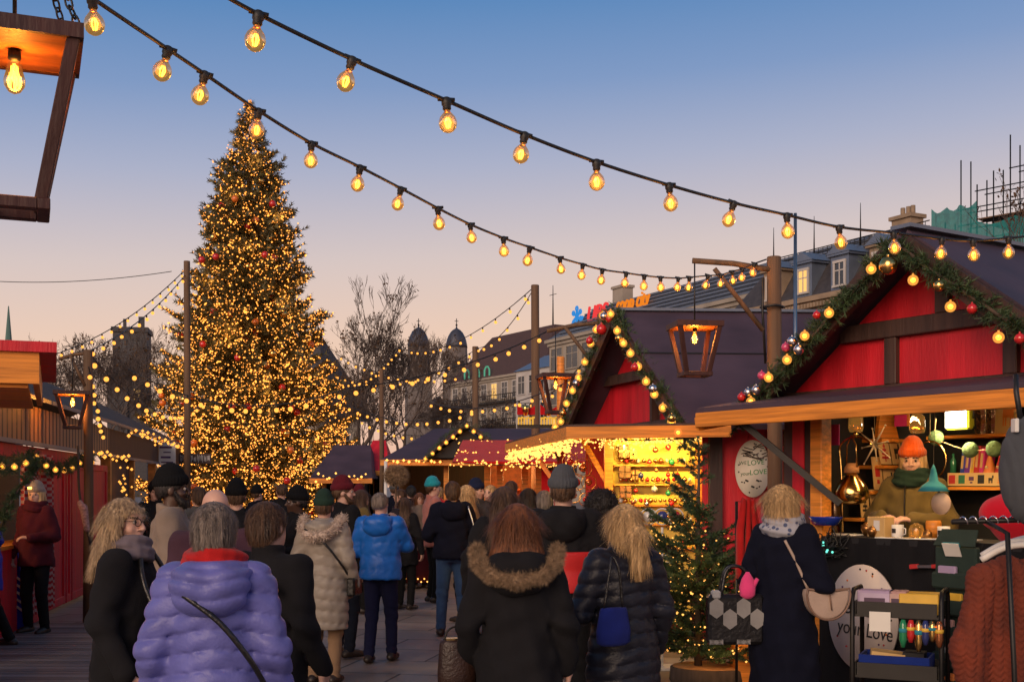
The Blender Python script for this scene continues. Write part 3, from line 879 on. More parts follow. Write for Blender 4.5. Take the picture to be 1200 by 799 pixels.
class Frame:
    """a local frame on the ground: x along a front, y going inwards"""
    def __init__(s, ox, oy, ang): s.o = Vector((ox, oy)); s.a = ang; s.u = Vector((math.cos(ang), math.sin(ang))); s.v = Vector((-math.sin(ang), math.cos(ang)))
    def at(s, px, py, v):
        k = (px - CX) / F_PX
        t = (v + s.o.dot(s.v)) / (k * s.v.x + s.v.y)
        q = Vector((k * t, t)) - s.o
        return Vector((q.dot(s.u), v, CAM_H + (HY - py) / F_PX * t))
    def world(s, p): q = s.o + s.u * p[0] + s.v * p[1]; return Vector((q.x, q.y, p[2] if len(p) > 2 else 0))

def window(b, x, z, w, h, lit=False, arch=False, frame='palewall', name='window', y=0.0, bars=2):
    m = MB(); t = .18
    m.box((x, y - .03, z + h + .09), (w + .36, .14, .18)); m.box((x, y - .05, z - .08), (w + .4, .2, .14))
    for k in (-1, 1): m.box((x + k * (w / 2 + .08), y - .025, z + h / 2), (.16, .12, h))
    m.box((x, y - .012, z + h / 2), (w, .02, h), mi=1)
    for i in range(1, bars): m.box((x - w / 2 + w * i / bars, y - .03, z + h / 2), (.09, .04, h))
    m.box((x, y - .03, z + h * .66), (w, .04, .08))
    return m.build(name, [M_[frame], M_['winlit'] if lit else M_['winglass']], b)

def far_building(label, fr, length, depth, floors, fh, base, wall, frame='palewall', ww=1.2, gap=2.6, lit=(), cat='building', name='town_house', band=True, wh=.62):
    """walls with rows of windows; returns the thing and its cornice height"""
    b = thing(name, label, cat, (fr.o.x, fr.o.y, 0), fr.a)
    H = base + floors * fh
    w = MB().box((length / 2, depth / 2, H / 2), (length, depth, H))
    if band:
        for i in range(floors + 1): w.box((length / 2, -.06, base + i * fh - .12), (length, .14, .18))
        w.box((length / 2, depth / 2, H + .18), (length + .9, depth + .9, .36)); w.box((length / 2, depth / 2, H - .2), (length + .4, depth + .4, .36))
    w.build('wall', M_[wall], b)
    n = int(length / gap)
    k = 0
    for i in range(floors):
        for j in range(n):
            window(b, (j + .5) * length / n, base + i * fh + fh * .18, ww, fh * wh, (i, j) in lit, frame=frame)
            k += 1
    return b, H

# the mansard house
a1 = math.atan2(-.88, .474)
f1 = Frame(17.25, 91.4, a1)
b, H = far_building('ornate sandstone house with a dark mansard roof and dormers behind the stalls', f1, 19.0, 12, 4, 3.0, 2.7, 'stone', 'stone', 1.1, 2.1, {(3, 2), (3, 3), (3, 6)})
d_ = MB()
for j in range(60): d_.box((.15 + j * .318, -.42, H - .32), (.16, .34, .3))
d_.build('dentil_cornice', M_['stone'], b)
L_, D_ = 19.0, 12.0
def hip(b, z0, z1, inset, mat, L_, D_, name='roof', x0=0.0, over=.3):
    a = [(x0 - over, -over, z0), (x0 + L_ + over, -over, z0), (x0 + L_ + over, D_ + over, z0), (x0 - over, D_ + over, z0)]
    c = [(x0 + inset, inset, z1), (x0 + L_ - inset, inset, z1), (x0 + L_ - inset, D_ - inset, z1), (x0 + inset, D_ - inset, z1)]
    m = MB(); m.add(a + c, [(0, 1, 5, 4), (1, 2, 6, 5), (2, 3, 7, 6), (3, 0, 4, 7), (4, 5, 6, 7), (3, 2, 1, 0)])
    return m.build(name, mat, b)
hip(b, H + .36, H + 3.5, 1.7, M_['slate2'], L_, D_)
rail = MB()
for x in np.arange(1.9, L_ - 1.8, .45): rail.tube([(x, 1.85, H + 3.5), (x, 1.85, H + 4.2)], .03, 4)
rail.tube([(1.9, 1.85, H + 4.2), (L_ - 1.9, 1.85, H + 4.2)], .04, 4); rail.tube([(1.9, 1.85, H + 3.85), (L_ - 1.9, 1.85, H + 3.85)], .03, 4)
for x in (2.0, 6.4, 11.0): rail.tube([(x, 1.85, H + 3.5), (x, 1.85, H + 6.6)], [.07, .02], 5)
rail.build('roof_railing', M_['iron'], b)
for x, mt in ((4.2, 'stone'), (7.6, 'zinc'), (11.2, 'zinc'), (14.8, 'stone')):
    dm = MB(); dm.box((x, .75, H + 1.55), (1.7, 2.0, 2.4)); dm.box((x, .7, H + 2.82), (2.1, 2.3, .16)); 
    dm.build('dormer', M_[mt], b)
    r_ = MB(); r_.poly([(x - 1.15, -.5, H + 2.9), (x + 1.15, -.5, H + 2.9), (x, -.5, H + 3.6)], 2.6, nrm=(0, 1, 0)); r_.build('dormer_roof', M_['zinc'], b)
    window(b, x, H + .75, .85, 1.5, x < 8, frame='palewall', y=-.26)
ch = MB().box((13.2, 4, H + 4.0), (1.7, 1.2, 2.6)).box((13.2, 4, H + 5.35), (2.0, 1.5, .25))
for k in (-.4, .1, .5): ch.tube([(13.2 + k, 4, H + 5.4), (13.2 + k, 4, H + 6.1)], .16, 8)
ch.build('chimney', M_['stone'], b)

# the department store with the roof signs
a2 = math.atan2(-.894, .447)
f2 = Frame(4.3, 137.2, a2)
b, H = far_building('long pale office building with a grey sloping roof carrying lit signs', f2, 46.0, 16, 4, 3.9, 2.5, 'cream', 'cream', 2.5, 3.4, {(1, 0), (2, 4)}, name='office_building')
m = MB(); m.add([(-.3, -.3, H + .3), (46.3, -.3, H + .3), (46.3, 5.0, H + 4.2), (2.3, 5.0, H + 4.2), (2.3, 12, H + 4.2), (46.3, 12, H + 4.2), (-.3, 16.3, H + .3), (46.3, 16.3, H + .3)],
                [(0, 1, 2, 3), (3, 2, 5, 4), (4, 5, 7, 6), (0, 3, 4, 6), (1, 7, 5, 2), (0, 6, 7, 1)]); m.build('roof', M_['slate'], b)
rb = MB()
for k in range(7): rb.beam((1.2 + k * .1, -.2 + k * .78, H + .5 + k * .57), (46, -.2 + k * .78, H + .5 + k * .57), .12, .12)
rb.build('roof_batten', M_['zinc'], b)
sl_u, sl_n = Vector((0, 5.3, 3.9)).normalized(), Vector((0, -3.9, 5.3)).normalized()
def roof_pt(px, py): 
    best = None
    for v in np.linspace(-.3, 5, 60):
        q = f2.at(px, py, v); e = abs(q.z - (H + .3 + (v + .3) * 3.9 / 5.3))
        if best is None or e < best[0]: best = (e, q)
    return best[1]
q = roof_pt(704, 369)
sgn = MB(); sgn.beam(q + Vector((-1.6, -.25, -1.1)), q + Vector((1.9, -.25, -1.1)), .1, .1)
M_['sign_red'] = emit('red sign letters', (1.0, .06, .06), .8, sample=False)
M_['sign_orange'] = emit('orange sign letters', (1.0, .26, .02), .8, sample=False)
M_['sign_blue'] = emit('blue sign emblem', (.05, .38, 1.0), .6, sample=False)
text_obj('sign_letters', 'UBS', 2.7, M_['sign_red'], b, plane_M(q + Vector((.1, -.5, .1)), (1, 0, 0), (0, .15, 1)), .1, .95)
qk = roof_pt(681, 373) + Vector((-.1, -.5, .2)); ky = MB()
for an in (-60, 0, 60):
    dv = Vector((math.sin(R(an)), 0, math.cos(R(an))))
    ky.beam(qk - dv * 1.1, qk + dv * .8, .22, .22); px_ = Vector((dv.z, 0, -dv.x))
    ky.tube([qk + dv * .9 + (dv * math.cos(t) + px_ * math.sin(t)) * .24 for t in np.linspace(0, 2 * math.pi, 10)], .11, 5)
    ky.beam(qk - dv * 1.2, qk - dv * 1.2 + px_ * .55, .2, .2); ky.beam(qk - dv * .75, qk - dv * .75 + px_ * .4, .16, .16)
ky.build('sign_emblem', M_['sign_blue'], b)
q = roof_pt(743, 358)
text_obj('sign_letters', 'coop city', 2.4, M_['sign_orange'], b, plane_M(q + Vector((.5, -.5, .3)), (1, 0, 0), (0, .15, 1)), .1, .72)
ch = MB().box((3.0, 8, H + 5.0), (2.2, 1.4, 3.2)).box((3.0, 8, H + 6.6), (2.5, 1.7, .3)); ch.build('chimney', M_['cream'], b)

# beige corner house with a brown hip roof
a3 = math.atan2(-.86, .51)
f3 = Frame(-10.5, 205, a3)
b, H = far_building('beige corner house with balconies and a brown hipped roof', f3, 30, 16, 4, 3.9, 3.4, 'cream', 'palewall', 1.7, 3.1, {(1, 5), (1, 6), (3, 4)}, name='corner_house')
hip(b, H + .36, H + 8.0, 5.2, M_['tile'], 30, 16)
for z in (H - 3.9, H - 7.8):
    bl = MB().box((15, -.7, z), (29, 1.4, .25))
    for x in np.arange(.8, 29.5, .6): bl.tube([(x, -1.35, z + .1), (x, -1.35, z + 1.1)], .05, 4)
    bl.tube([(.8, -1.35, z + 1.1), (29.2, -1.35, z + 1.1)], .07, 4); bl.build('balcony', M_['iron'], b)
for k in range(3):
    x = 6.5 + k * 3.4; s3 = MB().tube([(x - .8, -.4, H + .6), (x - .8, -.4, H + 1.6), (x - .3, -.4, H + 2.1), (x + .3, -.4, H + 2.1), (x + .8, -.4, H + 1.6), (x + .8, -.4, H + .6)], .13, 6)
    s3.build('sign_letters', M_.setdefault('sign_green', emit('pale green sign', (.25, .9, .55), .35, sample=False)), b)
an = MB().tube([(20, 8, H + 8), (20, 8, H + 15)], [.14, .05], 6).tube([(19, 8, H + 13.5), (21, 8, H + 13.5)], .05, 4); an.build('antenna', M_['iron'], b)
# white narrow house
f4 = Frame(.6, 172, a3)
b, H = far_building('narrow white house with tall dark windows and a blue grey roof', f4, 15, 12, 4, 4.0, 2.2, 'palewall', 'palewall', 1.7, 2.9, name='white_house', band=False)
m = MB().add([(-.3, -.3, H), (15.3, -.3, H), (15.3, 5, H + 2.6), (-.3, 5, H + 2.6), (15.3, 12, H), (-.3, 12, H)], [(0, 1, 2, 3), (3, 2, 4, 5), (0, 3, 5), (1, 4, 2), (0, 5, 4, 1)]); m.build('roof', M_['zinc'], b)

# the twin church towers
for k, (px, ht) in enumerate(((490.5, 0), (535, -1.5))):
    d = 550; c = P(px, HY, d)
    t = thing('church_tower', ['grey stone church tower with a blue dome, the one nearer the bare trees', 'grey stone church tower with a blue dome, the one nearer the town houses'][k], 'church tower', (c.x, d, 0), R(12), 'twin church towers')
    MB().box((0, 0, 26), (11.2, 11.2, 52)).box((0, 0, 52.3), (12, 12, .8)).build('shaft', M_['churchstone'], t)
    oc = MB().lathe([(5.3, 52.6), (5.25, 60), (5.1, 61.5), (4.95, 66)], n=8, sm=False)
    oc.build('belfry', M_['churchstone'], t)
    for q in range(8):
        an = R(45 * q + 22.5); v = Vector((math.cos(an), math.sin(an), 0)); mm = MB()
        M = Matrix.Rotation(an, 3, 'Z'); mm.box(v * 4.85 + Vector((0, 0, 56.5)), (.3, 1.7, 5.5), rot=M); mm.build('belfry_window', M_['dark'], t)
    dome = [(5.15, 66), (4.95, 67.5), (4.55, 69.4), (3.9, 71.2), (2.9, 73), (1.7, 74.2), (.5, 74.9), (.2, 76)]
    MB().lathe([(r, z + ht * .3) for r, z in dome], n=16).build('dome', M_['copper'], t)
    MB().tube([(0, 0, 75), (0, 0, 79)], .18, 6).tube([(-.9, 0, 77.8), (.9, 0, 77.8)], .15, 5).ball((0, 0, 76), .5).build('cross', M_['iron'], t)
c = P(512, HY, 545)
t = thing('church_nave', 'long church nave roof below the twin towers', 'church', (c.x, 560, 0), R(12))
MB().box((0, 18, 16), (16, 40, 32)).build('wall', M_['churchstone'], t)
MB().poly([(-9, -3, 32), (9, -3, 32), (0, -3, 44)], 42, nrm=(0, 1, 0)).build('roof', M_['tile'], t)

# dark tower block and a grey steeple behind the great tree, a thin green spire
c = P(155, HY, 200)
t = thing('tower_house', 'dark grey tower house with a chimney among bare trees', 'tower', (c.x, 200, 0), R(10))
MB().box((0, 0, 13.6), (5.4, 6, 27.2)).box((-1.9, 0, 10.5), (3.2, 7, 21)).build('wall', M_['slate2'], t); MB().box((0, 0, 27.6), (5.9, 6.5, .8)).build('roof', M_['slate2'], t)
MB().box((1.5, 0, 29), (.9, .9, 2.2)).box((-1.2, 0, 28.8), (.5, .5, 1.8)).build('chimney', M_['slate2'], t)
for z in (8, 12, 16, 20, 24): window(t, 1.2, z, 1.1, 1.8, z == 16, y=-3.02, frame='slate2'); window(t, -1.2, z, 1.1, 1.8, y=-3.02 if z > 21 else -3.52, frame='slate2')
c = P(372, HY, 150)
t = thing('steep_roof_house', 'house with a steep grey pyramid roof behind the great lit tree', 'house', (c.x, 150, 0), R(20))
MB().box((0, 0, 5), (9, 9, 10)).build('wall', M_['cream'], t); MB().lathe([(7.2, 10), (4.0, 15.5), (.3, 21)], n=4, sm=False).build('roof', M_['slate2'], t)
for x in (-2.5, 0, 2.5): window(t, x, 6, 1.2, 2, y=-4.52)
c = P(10, HY, 300)
t = thing('spire', 'thin green copper church spire far off', 'spire', (c.x, 300, 0))
MB().box((0, 0, 15), (5, 5, 30)).build('shaft', M_['churchstone'], t); MB().lathe([(2.2, 30), (.9, 38), (.12, 47)], n=8, sm=False).build('copper_cone', pm('green copper', (.08, .16, .14), .6, var=.15), t)

# house under scaffolding
fs = Frame(20.9, 62, math.atan2(-.75, .66))
b = thing('scaffolded_house', 'building under renovation with red and grey slab edges behind the scaffold', 'building', (fs.o.x, fs.o.y, 0), fs.a)
w = MB().box((8, 7, 6.9), (16, 10, 13.8)); w.build('wall', M_['concrete'], b)
for z, x0 in ((15.0, 4.4), (16.3, 6.6), (17.6, 8.4)):
    MB().box((x0 + 5, 6, z), (12, 9, .25)).build('floor_slab', M_['concrete'], b); MB().box((x0 + 5, 1.4, z + .17), (12.1, .12, .14)).build('slab_edge', M_['red'], b)
sc_ = thing('scaffold', 'steel scaffolding wrapped in teal netting above the stall roof', 'scaffold', (fs.o.x, fs.o.y, 0), fs.a)
m = MB()
tops = lambda x: 16.0 + .2 * x + (1.3 if int(x * 1.3) % 3 == 0 else 0) if x > 2 else 14.6
for x in np.arange(0, 15, .85):
    for y in (0, 1.0): m.tube([(x, y, 0), (x, y, tops(x) + random.uniform(0, .6))], .035, 5)
m.build('upright', M_['iron'], sc_)
m = MB()
for z in np.arange(2, 19.2, .8):
    x0 = 0 if z < 14.5 else 2.4 + max(0, z - 16) * 2.2
    for y in (0, 1.0): m.tube([(x0, y, z), (15, y, z)], .03, 4)
for x in np.arange(2.4, 14, 2.2): m.tube([(x, 0, 13), (x + 1.1, 0, 15.6)], .025, 4)
m.build('ledger', M_['iron'], sc_)
m = MB()
for z in (13, 15, 17): m.box((8 + (z - 13) * .6, .5, z), (14 - (z - 13) * 1.2, .95, .06))
m.build('deck', M_['pole'], sc_)
net = pm('teal debris netting', (.012, .20, .20), .8, var=.25, vs=5, bump=.5, bs=30, alpha=.72)
for x0, x1, z1 in ((0, 1.0, 14.3), (1.0, 3.4, 15.9), (3.4, 9.0, 14.9), (9.0, 15.0, 15.7)):
    m = MB(); n = 14
    top = [Vector((x0 + (x1 - x0) * i / n, -.12 + .05 * math.sin(i * 1.9), z1 - .3 * math.sin(math.pi * ((i * 3 / n) % 1)))) for i in range(n + 1)]
    for i in range(n):
        a, c = top[i], top[i + 1]; m.add([a, c, (c.x, c.y, 11), (a.x, a.y, 11), a + Vector((0, .012, 0)), c + Vector((0, .012, 0)), (c.x, c.y + .012, 11), (a.x, a.y + .012, 11)], [(0, 3, 2, 1), (4, 5, 6, 7)])
    m.build('debris_net', net, sc_)

# ================================================================== bare winter trees
def bare_tree_mesh(seed, H, spread=.55, levels=6, thin=1.0, leaves=0):
    rnd = random.Random(seed); tr, tw, lf = MB(), MB(), MB()
    def grow(p, d, L, r, lev):
        pts, q, dd = [p], p, d.copy()
        n = 3
        for i in range(n):
            dd = (dd + Vector((rnd.gauss(0, .12), rnd.gauss(0, .12), rnd.gauss(.04, .08)))).normalized(); q = q + dd * L / n; pts.append(q)
        rm = max(r, .011); (tr if lev < 2 else tw).tube(pts, [rm, max(.010, r * .88), max(.009, r * .76), max(.008, r * .62)], 6 if lev < 2 else 3, cap=False, mi=0)
        if lev >= levels:
            if leaves and rnd.random() < leaves:
                for _ in range(3):
                    c = q + Vector((rnd.gauss(0, .12), rnd.gauss(0, .12), rnd.gauss(0, .1))); a = Vector((rnd.gauss(0, 1), rnd.gauss(0, 1), rnd.gauss(0, 1))).normalized() * .09; bb = a.cross(Vector((rnd.gauss(0, 1), rnd.gauss(0, 1), 1))).normalized() * .06
                    lf.add([c - a, c + bb, c + a, c - bb], [(0, 1, 2, 3)])
            return
        k = rnd.choice((2, 3, 3)) if lev < 4 else rnd.choice((2, 2, 3))
        for i in range(k):
            sp = spread * rnd.uniform(.6, 1.25); az = rnd.uniform(0, 6.28)
            x, y, z = frame_from(dd); nd = (z * math.cos(sp) + (x * math.cos(az) + y * math.sin(az)) * math.sin(sp)); nd = (nd + Vector((0, 0, .16))).normalized()
            grow(pts[-1] if i < 2 else pts[-2], nd, L * rnd.uniform(.64, .88), r * rnd.uniform(.52, .68), lev + 1)
    grow(Vector((0, 0, -.1)), Vector((0, 0, 1)), H * .27, H * .017 * thin, 0)
    return tr, tw, lf
TREES = []
for sd, H, sp, lv in ((3, 12, .40, 9), (11, 11, .58, 9), (23, 11, .66, 9)):
    TREES.append((H,) + tuple(bare_tree_mesh(sd, H, sp, lv, leaves=.05)))
_cache = {}
def plant_tree(kind, px, ytop, d, label, rz):
    H, tr, tw, lf = TREES[kind]; c = P(px, HY, d); want = CAM_H + (HY - ytop) / F_PX * d
    t = thing('bare_tree', label, 'tree', (c.x, d, 0), rz, 'bare winter trees')
    if kind not in _cache: _cache[kind] = [tr.build('trunk', M_['bark'], t), tw.build('crown', M_['bare'], t), lf.build('dry_leaves', pm('dry leaves', (.10, .05, .02), .8, var=.4), t)]; _cache[kind][2]['kind'] = 'stuff'
    else:
        for o in _cache[kind]: c2 = o.copy(); COL.objects.link(c2); c2.parent = t
    top = max(v[2] for v in tw.v); k = want / top; t.scale = (k, k, k)
for kind, px, yt, d, rz, lab in (
    (0, 402, 318, 62, 0, 'tall slender bare tree just beside the great lit tree'), (1, 436, 383, 66, 1.0, 'spreading bare tree between the tall slender tree and the church towers'),
    (2, 466, 380, 72, 2.2, 'bare tree with a broad crown in front of the first church tower'), (1, 520, 425, 78, 4.0, 'low bare tree below the second church tower'),
    (2, 428, 440, 50, 5.1, 'small bare tree with low twigs beside the dark stall roof'), (1, 556, 450, 84, 2.9, 'small bare tree in front of the beige corner house'),
    (2, 492, 455, 90, .4, 'low thicket-like bare tree at the foot of the church towers'), (1, 375, 440, 80, 3.3, 'bare tree half hidden by the right edge of the great tree'),
    (2, 112, 372, 52, 1.7, 'broad bare tree over the wooden hut roof'), (1, 70, 392, 58, .6, 'bare tree over the hut beside the hanging lantern'), (2, 152, 384, 60, 3.9, 'bare tree in front of the dark tower house'),
    (1, 205, 400, 66, 5.5, 'bare tree hidden behind the left edge of the great tree'), (2, 30, 410, 66, 2.5, 'bare tree behind the red roofed stall corner')):
    plant_tree(kind, px, yt, d, lab, rz)
tr, tw, lf = bare_tree_mesh(41, 13, .30, 6, .7, leaves=.5)
c = P(1180, HY, 46); t = thing('bare_tree', 'thin young tree with a few dry leaves in front of the scaffold', 'tree', (c.x, 46, 0), 1.0, 'bare winter trees')
tr.build('trunk', M_['bark'], t); tw.build('crown', M_['bare'], t); lf.build('dry_leaves', pm('russet leaves', (.09, .045, .02), .8, var=.4), t)['kind'] = 'stuff'
kk = (CAM_H + (HY - 180) / F_PX * 46) / max(v[2] for v in tw.v); t.scale = (kk * .8, kk * .8, kk)

# ================================================================== the great lit fir
def needle_cards(rng, starts, dirs, lens, width, per, up=.25):
    """a twig = crossed, feathered needle blades along a line"""
    V, F, n = [], [], 0
    for k in range(per):
        t = (k + .5) / per
        c = starts + dirs * (lens * t)[:, None]
        side = np.cross(dirs, rng.normal(0, 1, dirs.shape)); side /= np.linalg.norm(side, axis=1, keepdims=True) + 1e-9
        w = (width * (1.05 - .55 * t) * rng.uniform(.7, 1.2, len(c)))[:, None]
        tip = dirs * .7
        a = c + dirs * (lens * .09)[:, None]; b = c - dirs * (lens * .05)[:, None]
        V.append(np.stack([b, a, a + (side + tip) * w], 1).reshape(-1, 3)); V.append(np.stack([b, a, a + (-side + tip) * w], 1).reshape(-1, 3))
    V = np.concatenate(V); return V, np.arange(len(V)).reshape(-1, 3)

def fir(seed, H, rad, z0, dz, nb, tw_step, needle_len, per, tw_len=.34, droop=.16, ragged=.22, prof=None, bare_top=0.0):
    rng = np.random.default_rng(seed); br = MB(); st, dr, ln = [], [], []; tips = []
    z = z0
    while z < H * .985:
        t = (z - z0) / (H - z0); Rz = rad * (prof(t) if prof else (1 - t) ** .92) + .05
        n = max(4, int(nb * (.35 + .65 * (1 - t))))
        a0 = rng.uniform(0, 6.28)
        for j in range(n):
            if t > .45 and rng.random() < bare_top: continue
            a = a0 + 6.283 * j / n + rng.normal(0, .13); L = Rz * (1 - ragged * rng.random() ** 1.4) * (1.12 if rng.random() < .12 else 1)
            o = np.array([0, 0, z + rng.normal(0, dz * .3)]); d0 = np.array([math.cos(a), math.sin(a), .15 + .55 * t])
            pts = []
            for q in np.linspace(0, 1, 6): pts.append(o + d0 * L * q + np.array([0, 0, -droop * L * q ** 1.2 + .16 * L * q ** 3]))
            br.tube(pts, [max(.006, .014 * L * (1 - .85 * q)) for q in np.linspace(0, 1, 6)], 4, cap=False)
            pts = np.array(pts); m = max(2, int(L / tw_step))
            for k in range(m):
                s_ = .16 + .84 * (k + rng.random() * .8) / m; i = min(4, int(s_ * 5)); p = pts[i] + (pts[i + 1] - pts[i]) * (s_ * 5 - i)
                f_ = pts[i + 1] - pts[i]; f_ = f_ / np.linalg.norm(f_); sd = np.cross(f_, [0, 0, 1.0]); sd /= np.linalg.norm(sd)
                for sg in (-1, 1):
                    dd = f_ * .75 + sd * sg * rng.uniform(.5, .95) + np.array([0, 0, rng.normal(-.02, .22)]); dd /= np.linalg.norm(dd)
                    l = min(L * .55, tw_len * (1.25 - .6 * s_) * rng.uniform(.6, 1.2)); st.append(p); dr.append(dd); ln.append(l); tips.append(p + dd * l)
            f_ = pts[-1] - pts[-2]; f_ = f_ / np.linalg.norm(f_); st.append(pts[-2]); dr.append(f_); ln.append(np.linalg.norm(pts[-1] - pts[-2]) * 1.15); tips.append(pts[-1])
        z += dz * (1 - .45 * t) * rng.uniform(.8, 1.2)
    st.append(np.array([0, 0, H * .93])); dr.append(np.array([0, 0, 1.0])); ln.append(H * .07)
    st, dr, ln = np.array(st), np.array(dr), np.array(ln)
    V, F = needle_cards(rng, st, dr, ln, needle_len, per)
    return br, V, F, np.array(tips), st, dr, ln, rng

def octa(c, r):
    """small eight-sided lamps at many points"""
    base = np.array([[1, 0, 0], [-1, 0, 0], [0, 1, 0], [0, -1, 0], [0, 0, 1], [0, 0, -1]], float)
    fc = np.array([[0, 2, 4], [2, 1, 4], [1, 3, 4], [3, 0, 4], [2, 0, 5], [1, 2, 5], [3, 1, 5], [0, 3, 5]])
    V = (c[:, None, :] + base[None] * np.asarray(r).reshape(-1, 1, 1)).reshape(-1, 3)
    return V, (np.arange(len(c))[:, None, None] * 6 + fc[None]).reshape(-1, 3)

cT = P(293, HY, 36)
HT = CAM_H + (HY - 118) / F_PX * 36
T_ = thing('christmas_tree', 'huge Christmas tree covered in golden lights and red baubles', 'christmas tree', (cT.x, 36, 0))
br, V, F, tips, st, dr, ln, rng = fir(5, HT, 3.9, .35, .29, 18, .22, .15, 9, tw_len=.62, ragged=.30, prof=lambda t: (1 - t) ** .92 * (.82 + 0.18 * math.sin(t * 26) ** 2))
MB().tube([(0, 0, 0), (0, 0, 1.2), (0, 0, HT * .7), (0, 0, HT * .97)], [.24, .22, .1, .03], 10).build('trunk', M_['bark'], T_)
br.build('branch', M_['bark'], T_); np_mesh('crown', V, F, M_['needle'], T_, False)
rr = np.hypot(tips[:, 0], tips[:, 1]); wgt = rr + .25; 
i = rng.choice(len(st), 27000, p=(np.hypot(st[:, 0], st[:, 1]) + .2) / (np.hypot(st[:, 0], st[:, 1]) + .2).sum())
pts = st[i] + dr[i] * (ln[i] * rng.uniform(.2, 1.02, len(i)))[:, None] + rng.normal(0, .03, (len(i), 3))
tz = np.linspace(HT * .82, HT * 1.0, 260); ta = np.arange(260) * 2.4; tr_ = (HT - tz) * .13 + .03
pts = np.concatenate([pts, np.stack([tr_ * np.cos(ta), tr_ * np.sin(ta), tz], 1)])
v, f = octa(pts, rng.uniform(.013, .032, len(pts))); o = np_mesh('fairy_lamp', v, f, M_['glow_tree'], T_, False); o['kind'] = 'stuff'
bm_ = MB().ball((0, 0, 0), .105, 12, 8)
ball_protos = [bm_.build('bauble', M_['redball'], T_), bm_.build('bauble', M_['gold'], T_), bm_.build('bauble', pm('orange bauble', (.7, .16, .02), .2, var=.1, coat=.5), T_)]
front = [k for k in range(len(tips)) if tips[k][1] < -.3 and rr[k] > .5 and tips[k][2] < HT * .88]
for k, j in enumerate(rng.choice(front, 92, replace=False)):
    o = ball_protos[k] if k < 3 else ball_protos[(0, 0, 2, 1)[k % 4]].copy()
    if k >= 3: COL.objects.link(o); o.parent = T_
    p = tips[j]; o.location = (p[0] * 1.01, p[1] * 1.03 - .05, p[2] - .05)
rl = random.Random(21)
for k in range(34):                                   # the warm light of the lamps inside the crown
    z = .8 + (HT - 2.0) * (k + .5) / 34; a = k * 2.399; rr_ = 3.0 * (1 - z / HT) + .15
    L = bpy.data.lights.new('lamp_light', 'POINT'); L.energy = 11; L.color = (1, .45, .12); L.shadow_soft_size = .12
    o = bpy.data.objects.new('lamp_light', L); COL.objects.link(o); o.parent = T_; o.location = (rr_ * math.cos(a), rr_ * math.sin(a), z)

# ================================================================== market stalls
def needle_tris(rng, path, r, count, ln=.045, wd=.0035, flat=1.0):
    """fir needles bristling off a garland path"""
    pts = np.array([tuple(p) for p in path]); seg = np.linalg.norm(np.diff(pts, axis=0), axis=1); cum = np.concatenate([[0], np.cumsum(seg)])
    t = rng.uniform(0, cum[-1], count); i = np.clip(np.searchsorted(cum, t) - 1, 0, len(seg) - 1)
    c = pts[i] + (pts[i + 1] - pts[i]) * ((t - cum[i]) / (seg[i] + 1e-9))[:, None]
    ax = (pts[i + 1] - pts[i]) / (seg[i][:, None] + 1e-9)
    # sprays: needles gathered round short side twigs
    ns = max(8, count // 28); sp = rng.normal(0, 1, (ns, 3)); sp /= np.linalg.norm(sp, axis=1, keepdims=True); st = np.sort(rng.uniform(0, cum[-1], ns))
    k = np.clip(np.searchsorted(st, t) + rng.integers(-1, 2, count), 0, ns - 1)
    base = c + sp[k] * (r * rng.uniform(.1, 1.0, count))[:, None]
    d = sp[k] * .8 + rng.normal(0, .55, (count, 3)) + ax * .2; d /= np.linalg.norm(d, axis=1, keepdims=True)
    s = np.cross(d, rng.normal(0, 1, (count, 3))); s /= np.linalg.norm(s, axis=1, keepdims=True) + 1e-9
    L = (ln * rng.uniform(.6, 1.25, count))[:, None]
    V = np.stack([base - s * wd, base + s * wd, base + d * L], 1).reshape(-1, 3)
    return V, np.arange(len(V)).reshape(-1, 3)

_gl = {}
def ball_mesh(key, r, mat, n=12):
    if key not in _gl:
        m = MB().ball((0, 0, 0), r, n, 8); 
        if r > .02: m.tube([(0, 0, r * .9), (0, 0, r * 1.25)], r * .2, 6)
        o = m.build(key, mat); _gl[key] = o.data; bpy.data.objects.remove(o)
    return _gl[key]
def put(name, me, parent, loc, sc=1.0, rot=None):
    o = mesh_obj(name, me, parent); o.location = loc; o.scale = (sc, sc, sc)
    if rot: o.rotation_euler = rot
    return o

def garland(label, loc, rz, path, r=.075, density=2600, lamps=None, lamp_r=.030, baubles=(), seed=1, group=None, name='garland', ln=.055):
    rng = np.random.default_rng(seed)
    t = thing(name, label, 'garland', loc, rz, group)
    L = sum((Vector(b) - Vector(a)).length for a, b in zip(path, path[1:]))
    v, f = needle_tris(rng, path, r, int(density * L), ln)
    st = MB().tube(path, .012, 5); st.build('wire_stem', M_['bark'], t)
    np_mesh('fir_needles', v, f, M_['needle2'], t, False)
    for p in (lamps or []):
        q = put('lamp', ball_mesh(f'lamp_glass_{lamp_r}', lamp_r, M_['lampglass'], 14), t, p); put('core', ball_mesh(f'lamp_core_{lamp_r}', lamp_r * .5, M_['glow_lampball'], 10), q, (0, 0, 0))
    for p, col, k in baubles: put('bauble', ball_mesh('bauble_' + col, .035, M_[col]), t, p, k)
    return t

M_['glow_lampball'] = emit('frosted lamp', (1.0, .42, .06), 5.0)
M_['lampglass'] = glass_mat('amber lamp glass', (.95, .62, .22), .34)
M_['pinkball'] = pm('pink bauble', (.6, .06, .16), .2, var=.05, coat=.5)

